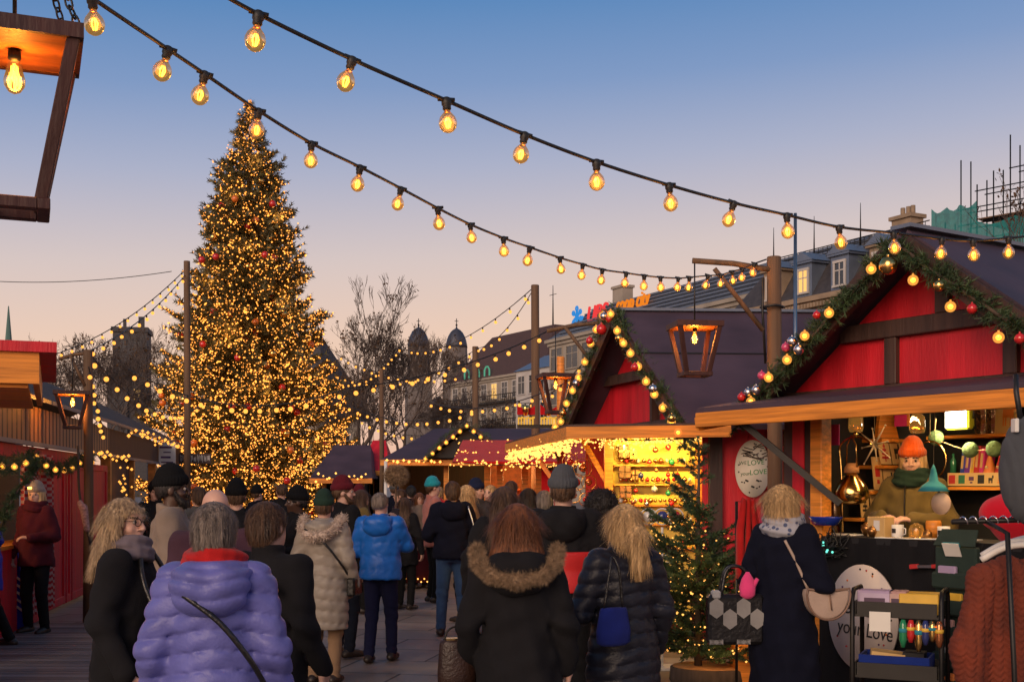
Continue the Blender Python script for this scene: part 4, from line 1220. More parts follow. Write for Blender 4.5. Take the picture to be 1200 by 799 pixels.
# ---------------------------------------------------------------- the craft stall at the right
S1 = Frame(1.86, 8.98, math.atan2(-.841, .541)); GL = 2.73
W1 = lambda p: S1.world(p)
s1 = thing('craft_stall', 'big red craft stall with a garlanded gable and black counter', 'market stall', (S1.o.x, S1.o.y, 0), S1.a)
EZ, RZ = 2.31, 3.29
m = MB().box((GL / 2 + .12, .85, .11), (GL - .2, 1.9, .22)); m.build('plinth', M_['red'], s1)
# walls: left strip, back, side
m = MB()
for x0, x1, mi in ((.24, .33, 1), (.33, .44, 0), (.44, .53, 1)): m.box(((x0 + x1) / 2, .03 + .01 * mi, 1.27), (x1 - x0, .05, 2.1), mi=mi)
m.build('front_panel', [M_['red'], M_['brown']], s1)
MB().box((.58, .03, 1.27), (.11, .11, 2.1), bev=.008).build('corner_post', M_['larchx'], s1)
MB().box((GL - .04, .03, 1.27), (.1, .1, 2.1), bev=.008).build('corner_post', M_['larchx'], s1)
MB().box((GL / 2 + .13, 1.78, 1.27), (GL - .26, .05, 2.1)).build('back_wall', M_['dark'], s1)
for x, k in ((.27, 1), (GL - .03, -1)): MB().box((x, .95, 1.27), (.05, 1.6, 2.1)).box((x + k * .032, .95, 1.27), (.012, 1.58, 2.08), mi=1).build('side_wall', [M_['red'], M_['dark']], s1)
MB().box((GL / 2, 1.05, 2.33), (GL, 1.42, .04)).build('ceiling', M_['larch'], s1)
# gable
AP = GL / 2
m = MB().poly([(0.02, .22, EZ), (GL - .02, .22, EZ), (AP, .22, RZ)], .05, nrm=(0, 1, 0)); m.build('gable_wall', M_['red'], s1)
m = MB(); hz = lambda x: EZ + (RZ - EZ) * (1 - abs(x - AP) / AP)
zb = EZ + .47
m.box((GL / 2, .195, EZ + .03), (GL + .1, .06, .12), bev=.006)
x0 = AP * (zb - EZ) / (RZ - EZ)
m.box((GL / 2, .196, zb), (GL - 2 * x0 + .05, .058, .12), bev=.006)
m.beam((AP + .12, .2, zb + .06), (AP + .12, .2, hz(AP + .12) - .02), .11, .05, Vector((0, 1, 0)), bev=.006)
for x in (AP - .30, AP + .62): m.beam((x, .2, EZ + .09), (x, .2, zb - .06), .10, .05, Vector((0, 1, 0)), bev=.006)
m.build('timber_frame', M_['brown'], s1)
# roof
m = MB(); ov, bk = -.06, 2.05; dx = .14
for k in (-1, 1):
    a = Vector((AP, ov, RZ + .02)); e = Vector((AP + k * (AP + dx), ov, EZ - .08)); n = (e - a).cross(Vector((0, 1, 0))) * k; n.normalize(); n = n if n.z > 0 else -n
    m.poly([a, e, e + Vector((0, bk, 0)), a + Vector((0, bk, 0))], .07, nrm=n)
m.build('roof', M_['purple'], s1)
m = MB()
for k in (-1, 1): m.beam((AP + k * .02, ov - .02, RZ - .02), (AP + k * (AP + dx), ov - .02, EZ - .11), .05, .15, Vector((0, 0, 1)))
m.build('rake_board', M_['brown'], s1)
MB().beam((AP, ov - .02, RZ + .105), (AP, bk + ov + .03, RZ + .105), .16, .025).build('ridge_cap', M_['zinc'], s1)
# lifted flap with orange fascia
fx0, fx1, fv = -.14, GL + .9, -.50
m = MB(); m.poly([(fx0, .30, 2.37), (fx1, .30, 2.37), (fx1, fv, 2.245), (fx0, fv, 2.245)], .035, nrm=(0, 0, 1)); m.build('flap_roof', M_['purple'], s1)
MB().poly([(fx0 + .02, -.01, 2.30), (fx1 - .02, -.01, 2.30), (fx1 - .02, fv + .02, 2.215), (fx0 + .02, fv + .02, 2.215)], .028, nrm=(0, 0, 1)).build('flap_lining', M_['larchx'], s1)
MB().box(((fx0 + fx1) / 2, fv + .0, 2.19), (fx1 - fx0, .03, .105), bev=.004).build('fascia', M_['larchx'], s1)
MB().beam((fx0, fv, 2.16), (fx0, .0, 2.24), .03, .10).build('fascia_end', M_['larchx'], s1)
pa, pb = S1.at(872, 497, -.36), S1.at(985, 590, .0)
m = MB().beam((pa.x, pa.y, pa.z), (pb.x, pb.y, pb.z), .035, .045); m.build('flap_strut', M_['iron'], s1)
# counter
CZ = 1.35
c0 = .63
MB().box(((c0 + GL) / 2, .26, CZ - .02), (GL - c0, .56, .04)).build('counter_top', M_['dark'], s1)
n = 60; V = []; 
for i in range(n + 1):
    x = c0 + (GL - c0) * i / n; y = -.035 + .008 * math.sin(i * .9) + .006 * math.sin(i * 2.3)
    V += [(x, y * .6, CZ + .003), (x, y, CZ - .3), (x, y * 1.2, .24)]
m = MB(); m.add(V, [q for i in range(n) for q in ((i * 3, i * 3 + 1, i * 3 + 4, i * 3 + 3), (i * 3 + 1, i * 3 + 2, i * 3 + 5, i * 3 + 4))], 0, True); m.build('counter_cloth', M_['blackcloth'], s1)
# shelves (fixed to the back wall)
BV = 1.5
def shelf(px0, px1, py, v=BV, dpt=.2):
    a, b = S1.at(px0, py, v), S1.at(px1, py, v); x0, x1 = sorted((a.x, b.x)); x0 = max(.08, x0); x1 = min(GL - .06, x1)
    MB().box(((x0 + x1) / 2, v + dpt / 2, a.z - .014), (x1 - x0, dpt, .026), bev=.003).build('shelf', M_['larchx'], s1)
    return a.z
shelf(1085, 1235, 511); shelf(1108, 1240, 570)
SU = .47
def at_u(px, py, u=SU):
    k = (px - CX) / F_PX; t = (u + S1.o.dot(S1.u)) / (k * S1.u.x + S1.u.y); q = Vector((k * t, t)) - S1.o
    return Vector((u, q.dot(S1.v), CAM_H + (HY - py) / F_PX * t))
for a_, b_, py in ((1018, 1066, 575), (1026, 1062, 545), (1030, 1058, 514), (1006, 1066, 606)):
    p0, p1 = at_u(a_, py), at_u(b_, py); MB().box((SU - .07, (p0.y + p1.y) / 2, (p0.z + p1.z) / 2 - .014), (.2, abs(p1.y - p0.y), .026), bev=.003).build('shelf', M_['larchx'], s1)
# light sources for the fixtures
def lamp(parent, kind, loc, energy, color=(1, .62, .28), size=.2, rot=None, spot=None):
    L = bpy.data.lights.new('lamp_light', kind); L.energy = energy; L.color = color
    if kind == 'AREA': L.shape = 'RECTANGLE'; L.size, L.size_y = size if isinstance(size, tuple) else (size, size)
    elif kind == 'SPOT': L.spot_size = spot or R(120); L.spot_blend = .6; L.shadow_soft_size = size
    else: L.shadow_soft_size = size
    o = bpy.data.objects.new('lamp_light', L); COL.objects.link(o); o.parent = parent; o.location = loc
    if rot: o.rotation_euler = rot
    return o

# ---------------------------------------------------------------- things for sale in it
def item(name, label, cat, px, py, v, mb, mats, group=None, rz=0.0, parts=None):
    """a thing standing at the shelf place seen at (px, py), v metres into the stall"""
    q = S1.at(px, py, v); w = W1(q)
    t = thing(name, label, cat, w, S1.a + rz, group)
    mb.build(name + '_body' if parts else 'body', mats, t) if isinstance(mb, MB) else None
    for nm, m2, mt in (parts or []): m2.build(nm, mt, t)
    return t
def solo(name, label, cat, px, py, v, mb, mats, group=None, rz=0.0, kind=None):
    if v is None: q = at_u(px, py); rz = R(90)
    else: q = S1.at(px, py, v)
    o = mb.build(name, mats); o.location = W1(q); o.rotation_euler = (0, 0, S1.a + rz)
    return tag(o, label, cat, group, kind)

card = pm('cream card', (.62, .40, .16), .7, var=.08)
inks = {'red': pm('red ink', (.5, .03, .03), .6), 'green': pm('green ink', (.03, .16, .08), .6), 'plum': pm('plum ink', (.10, .04, .12), .6), 'black': pm('black ink', (.02, .018, .018), .6), 'orange': pm('orange ink', (.7, .2, .04), .6), 'pink': pm('magenta paper', (.62, .03, .22), .6), 'blue': pm('blue cover', (.03, .06, .42), .4), 'yellow': pm('yellow cover', (.75, .45, .05), .4), 'teal': pm('teal felt', (.02, .22, .28), .8), 'purple': pm('violet cover', (.2, .05, .35), .4), 'sage': pm('sage felt', (.11, .19, .085), .9, bump=.6), 'dgreen': pm('bottle green', (.03, .14, .07), .2)}
def printed_card(w, h, motif, lean=.12):
    m = MB(); Rm = Euler((-lean, 0, 0)); m.box((0, 0, h / 2), (w, .006, h), rot=Rm)
    q = lambda x, z: Vector((x, -.0045 - .0 , 0)) + Rm.to_matrix() @ Vector((0, 0, z - h / 2)) + Vector((0, 0, h / 2))
    if motif == 'house': m.box(q(0, h * .55), (w * .5, .002, h * .3), rot=Rm, mi=1); m.box(q(0, h * .25), (w * .25, .002, h * .12), rot=Rm, mi=1)
    elif motif == 'deer':
        m.box(q(0, h * .5), (w * .42, .002, h * .2), rot=Rm, mi=1); m.box(q(w * .22, h * .68), (w * .14, .002, h * .22), rot=Rm, mi=1)
        for x in (-.17, -.08, .1, .18): m.box(q(x * w, h * .32), (w * .05, .002, h * .24), rot=Rm, mi=1)
    elif motif == 'tree':
        for i in range(4): m.box(q(0, h * (.25 + .15 * i)), (w * (.62 - .14 * i), .002, h * .08), rot=Rm, mi=1)
        m.box(q(0, h * .45), (w * .06, .002, h * .7), rot=Rm, mi=1)
    else: m.box(q(0, h * .5), (w * .66, .002, h * .66), rot=Rm, mi=1)
    return m
for px, w, h, mo, ink, lab in ((1028, .10, .25, 'house', 'red', 'tall cream card with a red lantern print on the middle shelf'), (1042, .125, .17, 'deer', 'black', 'cream card with a dark reindeer print beside the red lantern card'), (1056, .10, .17, 'tree', 'red', 'cream card with a tree print next to the reindeer card')):
    solo('greeting_card', lab, 'card', px, 574, None, printed_card(w, h, mo), [card, inks[ink]], 'cards on the middle shelf')
for px, mo, lab in ((1013, 'tree', 'first narrow card from the stall post in the lowest row'), (1025, 'deer', 'second narrow card from the stall post in the lowest row'), (1037, 'tree', 'third narrow card from the stall post in the lowest row'), (1049, 'house', 'fourth narrow card in the lowest row, nearest the vendor')):
    solo('greeting_card', lab, 'card', px, 606, None, printed_card(.095, .21, mo), [card, inks['black' if mo != 'deer' else 'orange']], 'narrow cards in the lowest row')
for px, mo, ink, lab in ((1036, 'tree', 'red', 'wooden card with red bars on the upper small shelf'), (1050, 'deer', 'black', 'wooden card with two dark figures on the upper small shelf')):
    solo('greeting_card', lab, 'card', px, 544, None, printed_card(.12, .20, mo, .2), [card, inks[ink]])
m = MB().poly([(-.12, 0, 0), (.12, 0, 0), (.06, .02, .24), (-.06, .02, .24)], .03, nrm=(0, 1, 0)); solo('wooden_stand', 'plain orange wooden stand with sloping sides on the topmost small shelf', 'stand', 1041, 513, None, m, M_['larchx'])
for k, (ink, mo, lab) in enumerate((('red', 'block', 'small framed picture of a red square on the long shelf edge'), ('green', 'block', 'small framed picture of a green square on the long shelf edge'), ('plum', 'house', 'small framed picture of a plum pattern on the long shelf edge'), ('black', 'block', 'small framed picture of a black star shape on the long shelf edge'), ('black', 'deer', 'small framed picture of a dark animal on the long shelf edge'), ('orange', 'tree', 'small framed picture of an orange tree on the long shelf edge'))):
    solo('small_picture', lab, 'picture', 1116 + k * 11.3, 569, BV + .01, printed_card(.085, .10, mo, .05), [card, inks[ink]], 'small square pictures on the shelf edge')
for k, (ink, h, lab) in enumerate((('blue', .20, 'blue book leaning in the row on the long shelf'), ('purple', .22, 'violet book beside the blue one on the long shelf'), ('yellow', .21, 'yellow paperback in the middle of the row on the long shelf'), ('red', .235, 'large red book in the row on the long shelf'), ('pink', .22, 'pink red book at the end of the row on the long shelf'))):
    m = MB().box((0, .06, h / 2), (.035 + .012 * (k % 2), .14, h), rot=Euler((0, .12, 0)), bev=.004).box((.0, -.012, h * .55), (.02, .004, h * .5), rot=Euler((0, .12, 0)), mi=1)
    solo('book', lab, 'book', 1129 + k * 5.6, 558, BV + .06, m, [inks[ink], card], 'books on the long shelf')
solo('bottle', 'slim green bottle at the start of the long shelf', 'bottle', 1117, 558, BV + .08, MB().lathe([(.025, 0), (.025, .12), (.01, .15), (.01, .18)]), inks['dgreen'])
for px, ink, lab in ((1160, 'orange', 'orange felt gnome on the long shelf'), (1173, 'red', 'red felt gnome at the end of the long shelf')):
    t = item('felt_gnome', lab, 'figurine', px, 558, BV + .08, MB().lathe([(.045, 0), (.05, .03), (.035, .08), (.018, .14), (.003, .18)], n=12), inks[ink], parts=[('nose', MB().ball((0, -.042, .07), .012), card)])
# upper shelf: reflective jars and framed pictures
for px, w, h, lab in ((1150, .11, .33, 'tall silvery foil bag on the upper shelf beside the floodlight'), (1162, .10, .31, 'wrinkled silvery foil bag further along the upper shelf')):
    m = MB(); n = 10
    m.lathe([(w * .45, 0), (w * .55, .05), (w * .5, h * .6), (w * .35, h * .85), (w * .5, h)], n=9, sy=.4, sm=False)
    solo('foil_bag', lab, 'bag', px, 510, BV + .1, m, pm('crumpled foil', (.5, .42, .3), .2, metal=1.0, bump=.8, bs=12))
solo('framed_print', 'orange framed print on the upper shelf above the gnomes', 'picture', 1182, 509, BV + .08, printed_card(.22, .32, 'deer', .1), [card, inks['orange']])
# hanging bits
def hung(name, label, cat, px, py, v, mb, mats, top=2.28, group=None):
    q = S1.at(px, py, v); t = thing(name, label, cat, W1(q), S1.a, group)
    mb.build(name + '_shape', mats, t); MB().tube([(0, 0, 0), (0, 0, max(.02, top - q.z))], .0025, 4).build('string', M_['rope'], t); return t
hung('paper_card', 'magenta hanging card nearest the orange post', 'card', 973, 492, .25, MB().box((0, 0, -.11), (.17, .006, .15)), inks['pink'])
hung('paper_card', 'magenta hanging card with an orange edge above the small shelves', 'card', 1056, 478, .8, MB().box((0, 0, -.07), (.12, .006, .13)).box((.065, -.001, -.07), (.02, .007, .13), mi=1), [inks['pink'], inks['orange']])
for px, lab in ((1003, 'hanging glass jar near the orange post'), (1075, 'hanging glass jar above the vendor')):
    hung('glass_jar', lab, 'jar', px, 485, .4, MB().lathe([(.03, 0), (.05, -.02), (.055, -.1), (.045, -.13), (.01, -.135)]).lathe([(.04, -.09), (.042, -.12), (.01, -.125)], mi=1), [M_['bulbglass'], M_['brass']], group=None)
m = MB()
for k in range(8):
    a = R(45 * k + 10); L = .17 if k % 2 else .12; m.tube([(0, 0, -.1), (L * math.cos(a), 0, -.1 + L * math.sin(a))], [.009, .003], 6)
    m.ball((L * math.cos(a), 0, -.1 + L * math.sin(a)), .008, 6, 5)
hung('star_ornament', 'eight-armed straw star hanging in front of the small shelves', 'ornament', 1025, 505, .6, m, pm('pale straw', (.6, .5, .35), .5))
for px, py, rr, lab in ((1070, 517, .12, 'brass hoop hanging just above the vendor orange beanie'), (1090, 517, .14, 'brass hoop hanging behind the vendor raised hood'), (972, 530, .22, 'large thin dark hoop hanging beside the orange post')):
    hung('wire_hoop', lab, 'ornament', px, py, .95, MB().tube([(rr * math.sin(a), 0, -rr + rr * math.cos(a)) for a in np.linspace(0, 2 * math.pi, 25)], .006, 6), M_['brass'] if rr < .2 else M_['iron'])
# pompom garland
qs = [S1.at(px, py, 1.0) for px, py in ((1097, 490), (1097, 512), (1116, 522), (1137, 527), (1165, 526), (1195, 518))]
t = thing('pompom_garland', 'cord with three green felt balls strung before the shelves', 'garland', W1(qs[0]), S1.a); of = Vector(qs[0])
MB().tube([q - of for q in spline(qs, 6)], .004, 5).build('cord', M_['rope'], t)
for px, py in ((1097, 513), (1137, 527), (1165, 526)): 
    q = S1.at(px, py, 1.0) - of; MB().ball(q, .058, 14, 10).build('felt_ball', inks['sage'], t)
# floodlight
q = S1.at(1120, 491, .95)
t = thing('floodlight', 'dazzling small yellow green floodlight over the upper shelf', 'floodlight', W1(q), S1.a)
MB().box((0, .04, 0), (.20, .07, .15), bev=.012).box((0, .09, 0), (.15, .04, .1)).build('housing', pm('yellow green housing', (.45, .5, .04), .4), t)
MB().box((0, .0, 0), (.17, .012, .12)).build('lens', emit('floodlight lens', (1.0, .95, .72), 14.0), t)
MB().tube([(-.11, .05, 0), (-.11, .06, .12), (.11, .06, .12), (.11, .05, 0)], .008, 6).build('bracket', M_['iron'], t)
lamp(t, 'SPOT', (0, -.06, 0), 60, (1, .74, .38), .08, (R(75), 0, R(-5)), R(150))
t = thing('added_lamp_bar', 'slim warm lamp bar added under the craft stall ceiling to brighten the goods', 'lamp', W1((1.5, .30, 2.22)), S1.a)  # unseen extra lamp, added to brighten the goods and the vendor
MB().box((0, 0, 0), (1.3, .05, .035)).build('housing', M_['iron'], t); MB().box((0, .012, -.0195), (1.24, .025, .004)).build('diffuser', emit('warm diffuser', (1, .55, .2), 3.0, sample=False), t)
lamp(t, 'AREA', (0, .02, -.03), 12, (1, .62, .26), (1.2, .04), (R(28), 0, 0))
# brass drop lamp on a hooked stand
q = S1.at(1000, 628, .30)
t = thing('hooked_stand', 'slim bronze hooked stand on the counter carrying a brass drop', 'stand', W1(q), S1.a); top = S1.at(998, 512, .30).z - q.z
arc = [(-.10, 0, .03), (-.11, 0, .45), (-.13, 0, .62)] + [(-.13 + .15 * (1 - math.cos(a)), 0, .62 + (top - .62) * math.sin(a)) for a in np.linspace(.2, math.pi * .9, 12)]
MB().tube(spline(arc, 3), .008, 6).ball((.02, 0, top + .02), .02).build('hook', M_['brass'], t); MB().box((-.08, 0, .0), (.3, .16, .03), bev=.005).build('base', M_['white'], t)
q2 = S1.at(998, 575, .30)
t = thing('brass_drop', 'large polished brass bell hanging from the hooked stand', 'ornament', W1(q2), S1.a)
MB().lathe([(.005, .20), (.02, .19), (.022, .15), (.04, .12), (.10, .05), (.125, -.01), (.118, -.05), (.09, -.085), (.04, -.095)], n=24).build('bell', M_['brass'], t)
MB().lathe([(.055, .13), (.05, .17), (.03, .2)], n=14).build('cork_cap', pm('cork', (.45, .2, .07), .8, bump=.4), t); MB().tube([(-.05, 0, .17), (-.04, 0, .33), (0, 0, .40), (.04, 0, .33), (.05, 0, .17)], .006, 6).build('loop', M_['brass'], t)
# things on the counter
def on_counter(name, label, cat, px, v, mb, mats, group=None, rz=0.0):
    q = S1.at(px, 620, v); t = mb.build(name, mats); t.location = W1((q.x, v, CZ + .002)); t.rotation_euler = (0, 0, S1.a + rz); return tag(t, label, cat, group)
on_counter('steel_flask', 'tall brushed steel flask beside the brass drop', 'flask', 978, .38, MB().lathe([(.042, 0), (.044, .2), (.036, .225), (.038, .23), (.038, .27), (.01, .275)]), pm('bronze steel', (.4, .27, .16), .3, metal=1.0))
on_counter('cardboard_box', 'open cardboard box with a printed code label on the counter', 'box', 1032, .22, MB().box((0, 0, .07), (.15, .10, .14), bev=.003).box((.01, -.0525, .08), (.05, .004, .07), mi=1), [card, M_['white']])
on_counter('mug', 'white printed mug standing near the cardboard box', 'mug', 1052, .16, MB().lathe([(.036, 0), (.04, .01), (.04, .09), (.034, .09), (.034, .015), (.005, .012)], n=16).tube([(.038, 0, .07), (.065, 0, .065), (.065, 0, .03), (.038, 0, .02)], .005, 6).box((0, -.04, .05), (.03, .004, .03), mi=1), [M_['white'], inks['black']], 'white mugs on the counter')
on_counter('mug', 'white printed mug in front of the vendor green sleeve', 'mug', 1106, .14, MB().lathe([(.036, 0), (.04, .01), (.04, .09), (.034, .09), (.034, .015), (.005, .012)], n=16).tube([(.038, 0, .07), (.065, 0, .065), (.065, 0, .03), (.038, 0, .02)], .005, 6).box((0, -.04, .05), (.03, .004, .03), mi=1), [M_['white'], inks['black']], 'white mugs on the counter')
on_counter('glass_dome', 'small glass dome with a bright figure between the two mugs', 'glass dome', 1074, .18, MB().lathe([(.05, 0), (.05, .06), (.04, .09), (.01, .105)], n=16).lathe([(.02, .002), (.018, .05), (.003, .07)], n=8, mi=1).lathe([(.055, -.001), (.055, .012), (.01, .013)], mi=2), [M_['bulbglass'], M_['white'], M_['brass']])
on_counter('pot', 'brown clay pot behind the glass dome', 'pot', 1094, .3, MB().lathe([(.03, 0), (.05, .04), (.052, .1), (.046, .12), (.04, .12), (.042, .02), (.01, .012)]), M_['larchx'])
for k, (px, v, r, lab) in enumerate(((1016, .30, .045, 'bronze bowl of small ornaments at the stand foot'), (1022, .16, .035, 'small copper candle holder near the counter edge'), (1087, .12, .03, 'small bronze candle holder near the glass dome'))):
    on_counter('bronze_bowl', lab, 'bowl', px, v, MB().lathe([(r * .5, 0), (r, r), (r * .9, r * 1.7), (r * .8, r * 1.7), (r * .8, r), (.004, r * .4)]).ball((0, 0, r * 1.5), r * .7), pm('bronze', (.4, .2, .07), .3, metal=.9))
for k, (px, v, rz, lab) in enumerate(((1040, .07, .2, 'white leaflet lying by the counter edge under the box'), (1062, .06, -.3, 'white leaflet lying in front of the printed mug'), (1085, .07, .5, 'white leaflet lying in front of the glass dome'), (1122, .08, -.15, 'white folded leaflet at the far end of the counter'), (1136, .1, .3, 'bright leaflet lying above the hanging organiser'))):
    on_counter('leaflet', lab, 'leaflet', px, v, MB().box((0, 0, .004 + .002 * k), (.14, .09, .006)).box((.02, 0, .009 + .002 * k), (.05, .05, .002), mi=1), [M_['white'], card], 'leaflets on the counter', rz)
# blue tray and a tangle of lamps at the corner post
solo('enamel_tray', 'deep blue enamel tray hooked beside the orange post', 'tray', 967, 615, -.05, MB().lathe([(.10, 0), (.14, .05), (.145, .06), (.13, .055), (.095, .01), (.004, .008)], n=20, sy=.55), pm('blue enamel', (.01, .03, .28), .25, coat=.6))
q = S1.at(972, 640, -.06); t = thing('wire_basket', 'black wire basket holding small teal lights below the blue tray', 'basket', W1(q), S1.a); m = MB(); rnd = random.Random(4)
for k in range(46):
    p = [Vector((rnd.gauss(0, .06), rnd.gauss(0, .03), rnd.gauss(0, .04))) for _ in range(4)]; m.tube(spline(p, 4), .004, 4, cap=False)
m.build('wire_tangle', M_['rubber'], t)
for k in range(9): MB().ball((rnd.uniform(-.06, .08), -.05, rnd.uniform(-.05, .03)), .008, 8, 6).build('lamp', emit('teal lamp', (.15, .8, .62), 1.6) if k == 0 else bpy.data.materials['teal lamp'], t)
# vendor's mobile: teal cone hat with a pale disc below
q = S1.at(1094, 572, .25); t = thing('mobile', 'teal felt cone with a pale round disc dangling over the counter', 'ornament', W1(q), S1.a)
MB().lathe([(.115, -.02), (.08, .02), (.035, .05), (.02, .12), (.003, .16)], n=18, sy=.7).build('felt_cone', inks['teal'], t); MB().lathe([(.075, -.006), (.075, .006)], n=24, M=Matrix.Rotation(R(90), 3, 'X'), c=(.06, 0, -.10)).build('disc', pm('pale wood disc', (.6, .42, .3), .6), t)
MB().tube([(0, 0, .15), (0, .02, .75)], .0025, 4).tube([(.03, 0, -.02), (.06, 0, -.03)], .003, 4).build('string', M_['rope'], t)
# oval board leaning on the counter, hand lettered
q = S1.at(1011, 724, -.10); t = thing('oval_board', 'big white oval board with handwriting leaning on the black counter', 'sign', W1(q), S1.a)
bd = MB().lathe([(.36, -.008), (.36, .008)], n=48, M=Matrix.Rotation(R(90), 3, 'X') , sx=.82); bd.build('board', pm('warm white board', (.66, .56, .50), .6, var=.04), t)
ink = inks['black']
text_obj('lettering', 'we LOVE', .145, ink, t, plane_M((.0, -.0105, .06), (1, 0, -.06)), .001, .9, shear=.1)
text_obj('lettering', 'your Love', .135, ink, t, plane_M((.02, -.0105, -.08), (1, 0, -.05)), .001, .85, shear=.15)
rnd = random.Random(8); dots = {c: MB() for c in ('red', 'plum', 'orange', 'black')}
for k in range(22):
    a, rr = rnd.uniform(0, 6.28), rnd.uniform(.2, .33); dots[list(dots)[k % 4]].lathe([(.007, -.002), (.007, .002)], n=8, M=Matrix.Rotation(R(90), 3, 'X'), c=(rr * .82 * math.cos(a), -.0095, rr * math.sin(a)))
for c, mm in dots.items(): mm.build('painted_pattern', inks[c], t)['kind'] = 'stuff'
# clamp on the cloth
q = S1.at(1083, 665, -.07); t = thing('spring_clamp', 'red and grey spring clamp on the black counter cloth', 'clamp', W1(q), S1.a)
MB().beam((-.11, 0, 0), (-.045, 0, .008), .025, .03, bev=.004).beam((.06, 0, .012), (.11, 0, .016), .025, .026, bev=.004).build('grip', inks['red'], t); MB().beam((-.05, 0, .006), (.065, 0, .012), .02, .022, bev=.003).build('jaw', M_['steel'], t)

# garland on the gable
gp = [(-.10, ov - .08, EZ - .16)] + [(AP - (AP + .02) * (1 - k / 6), ov - .08, EZ - .06 + (RZ - EZ + .03) * k / 6) for k in range(7)] + [(AP + (AP + .1) * k / 6, ov - .08, RZ - .03 - (RZ - EZ + .05) * k / 6) for k in range(1, 7)]
def on_rake(k, side, dz=0, dv=-.09): 
    x = AP + side * (AP + .02) * k; return (x, ov - .08 + dv, RZ - .03 - (RZ - EZ + .03) * k + dz)
lm = [on_rake(.08, -1, -.06), on_rake(.34, -1, -.04), on_rake(.5, -1, -.01), on_rake(.62, -1, -.04), on_rake(.75, -1, -.02), on_rake(.88, -1, -.05), on_rake(.98, -1, -.02), on_rake(.16, 1, -.10), on_rake(.36, 1, -.1), on_rake(.60, 1, -.08), on_rake(.82, 1, -.1)]
bb = [(on_rake(.02, 1, -.12), 'gold', 1.7), (on_rake(.42, -1, .04), 'redball', .8), (on_rake(.54, -1, -.06), 'silver', 1.1), (on_rake(.585, -1, .05), 'silver', 1.0), (on_rake(.63, -1, .06), 'pinkball', .9), (on_rake(.80, -1, .05), 'pinkball', .9), (on_rake(.84, -1, -.01), 'silver', 1.0), (on_rake(.90, -1, .04), 'silver', .9), (on_rake(.47, 1, -.02), 'redball', .9), (on_rake(.95, -1, .06), 'redball', .9), (on_rake(.3, 1, -.02), 'gold', 1.0), (on_rake(.7, 1, 0), 'redball', .9)]
garland('thick fir garland with lamps and baubles along the big red gable', (S1.o.x, S1.o.y, 0), S1.a, spline(gp, 4), .085, 3600, lm, .034, bb, 5, 'fir garlands on stall gables')

# ---------------------------------------------------------------- the ornament stall in the middle
S2 = (1.66, 11.5)
s2 = thing('ornament_stall', 'red gabled ornament stall with a glowing yellow display and wide canopy', 'market stall', (0, 0, 0))
nf, ap, ff = Vector((1.92, 11.6, 2.3)), Vector((1.39, 13.2, 3.57)), Vector((.86, 14.8, 2.3))
rx = Vector((2.6, .12, 0))
ovv = Vector((-.27, -.09, 0))
m = MB(); n1 = (nf - ap).cross(rx).normalized(); n1 = n1 if n1.z > 0 else -n1
m.poly([ap + ovv, nf + ovv + Vector((.02, -.06, -.05)), nf + rx + Vector((.3, -.06, -.05)), ap + rx + Vector((.3, 0, 0))], .06, nrm=n1)
n2 = (ff - ap).cross(rx).normalized(); n2 = n2 if n2.z > 0 else -n2
m.poly([ap + ovv, ff + ovv + Vector((-.02, .06, -.05)), ff + rx, ap + rx], .06, nrm=n2); m.build('roof', M_['purple'], s2)
mid1, mid2 = ap.lerp(nf, .42) + n1 * .062, 0
MB().beam(mid1 + ovv, mid1 + rx + Vector((.3, 0, 0)), .02, .012, n1).build('roof_seam', M_['dark'], s2)
MB().beam(ap + ovv + Vector((0, 0, .07)), ap + rx + Vector((.3, 0, .07)), .14, .03).build('ridge_cap', M_['zinc'], s2)
out = Vector((-.949, -.316, 0)); fdir = (nf - ff).normalized(); fdir.z = 0; fdir.normalize()
MB().poly([nf + Vector((.05, 0, 0)), ap + Vector((.05, 0, -.04)), ff + Vector((.05, 0, 0))], .06, nrm=(1, .33, 0)).build('gable_wall', M_['red'], s2)
m = MB(); h1 = ff.lerp(nf, .0)
zb = 2.3 + .62; t0 = .49; a_, b_ = nf.lerp(ap, t0), ff.lerp(ap, t0)
m.beam(a_ + out * .02, b_ + out * .02, .06, .11); m.beam(Vector((nf.x, nf.y, 2.34)) + out * .02, Vector((ff.x, ff.y, 2.34)) + out * .02, .06, .12)
md = nf.lerp(ff, .36); m.beam(Vector((md.x, md.y, 2.4)) + out * .02, Vector((md.x, md.y, zb - .05)) + out * .02, .09, .05, fdir)
m.build('timber_frame', M_['brown'], s2)
m = MB()
for q in (nf, ff): m.beam(ap + ovv + out * .02 + Vector((0, 0, -.02)), q + ovv + out * .02 + Vector((0, 0, -.08)), .05, .14)
m.build('rake_board', M_['brown'], s2)
# body
MB().box((3.0, 12.2, 1.17), (1.0, .06, 2.34)).box((2.22, 12.0, 1.17), (.62, .05, 2.34)).build('side_wall', M_['red'], s2)
MB().box((2.03, 11.94, 1.17), (.13, .10, 2.34)).box((2.78, 11.98, 1.17), (.1, .1, 2.34)).build('wall_post', M_['brown'], s2)
MB().box((2.6, 14.6, 1.17), (3.4, .06, 2.34)).build('back_wall', M_['red'], s2)
MB().box((3.5, 13.3, 1.17), (.06, 2.6, 2.34)).build('end_wall', M_['red'], s2)
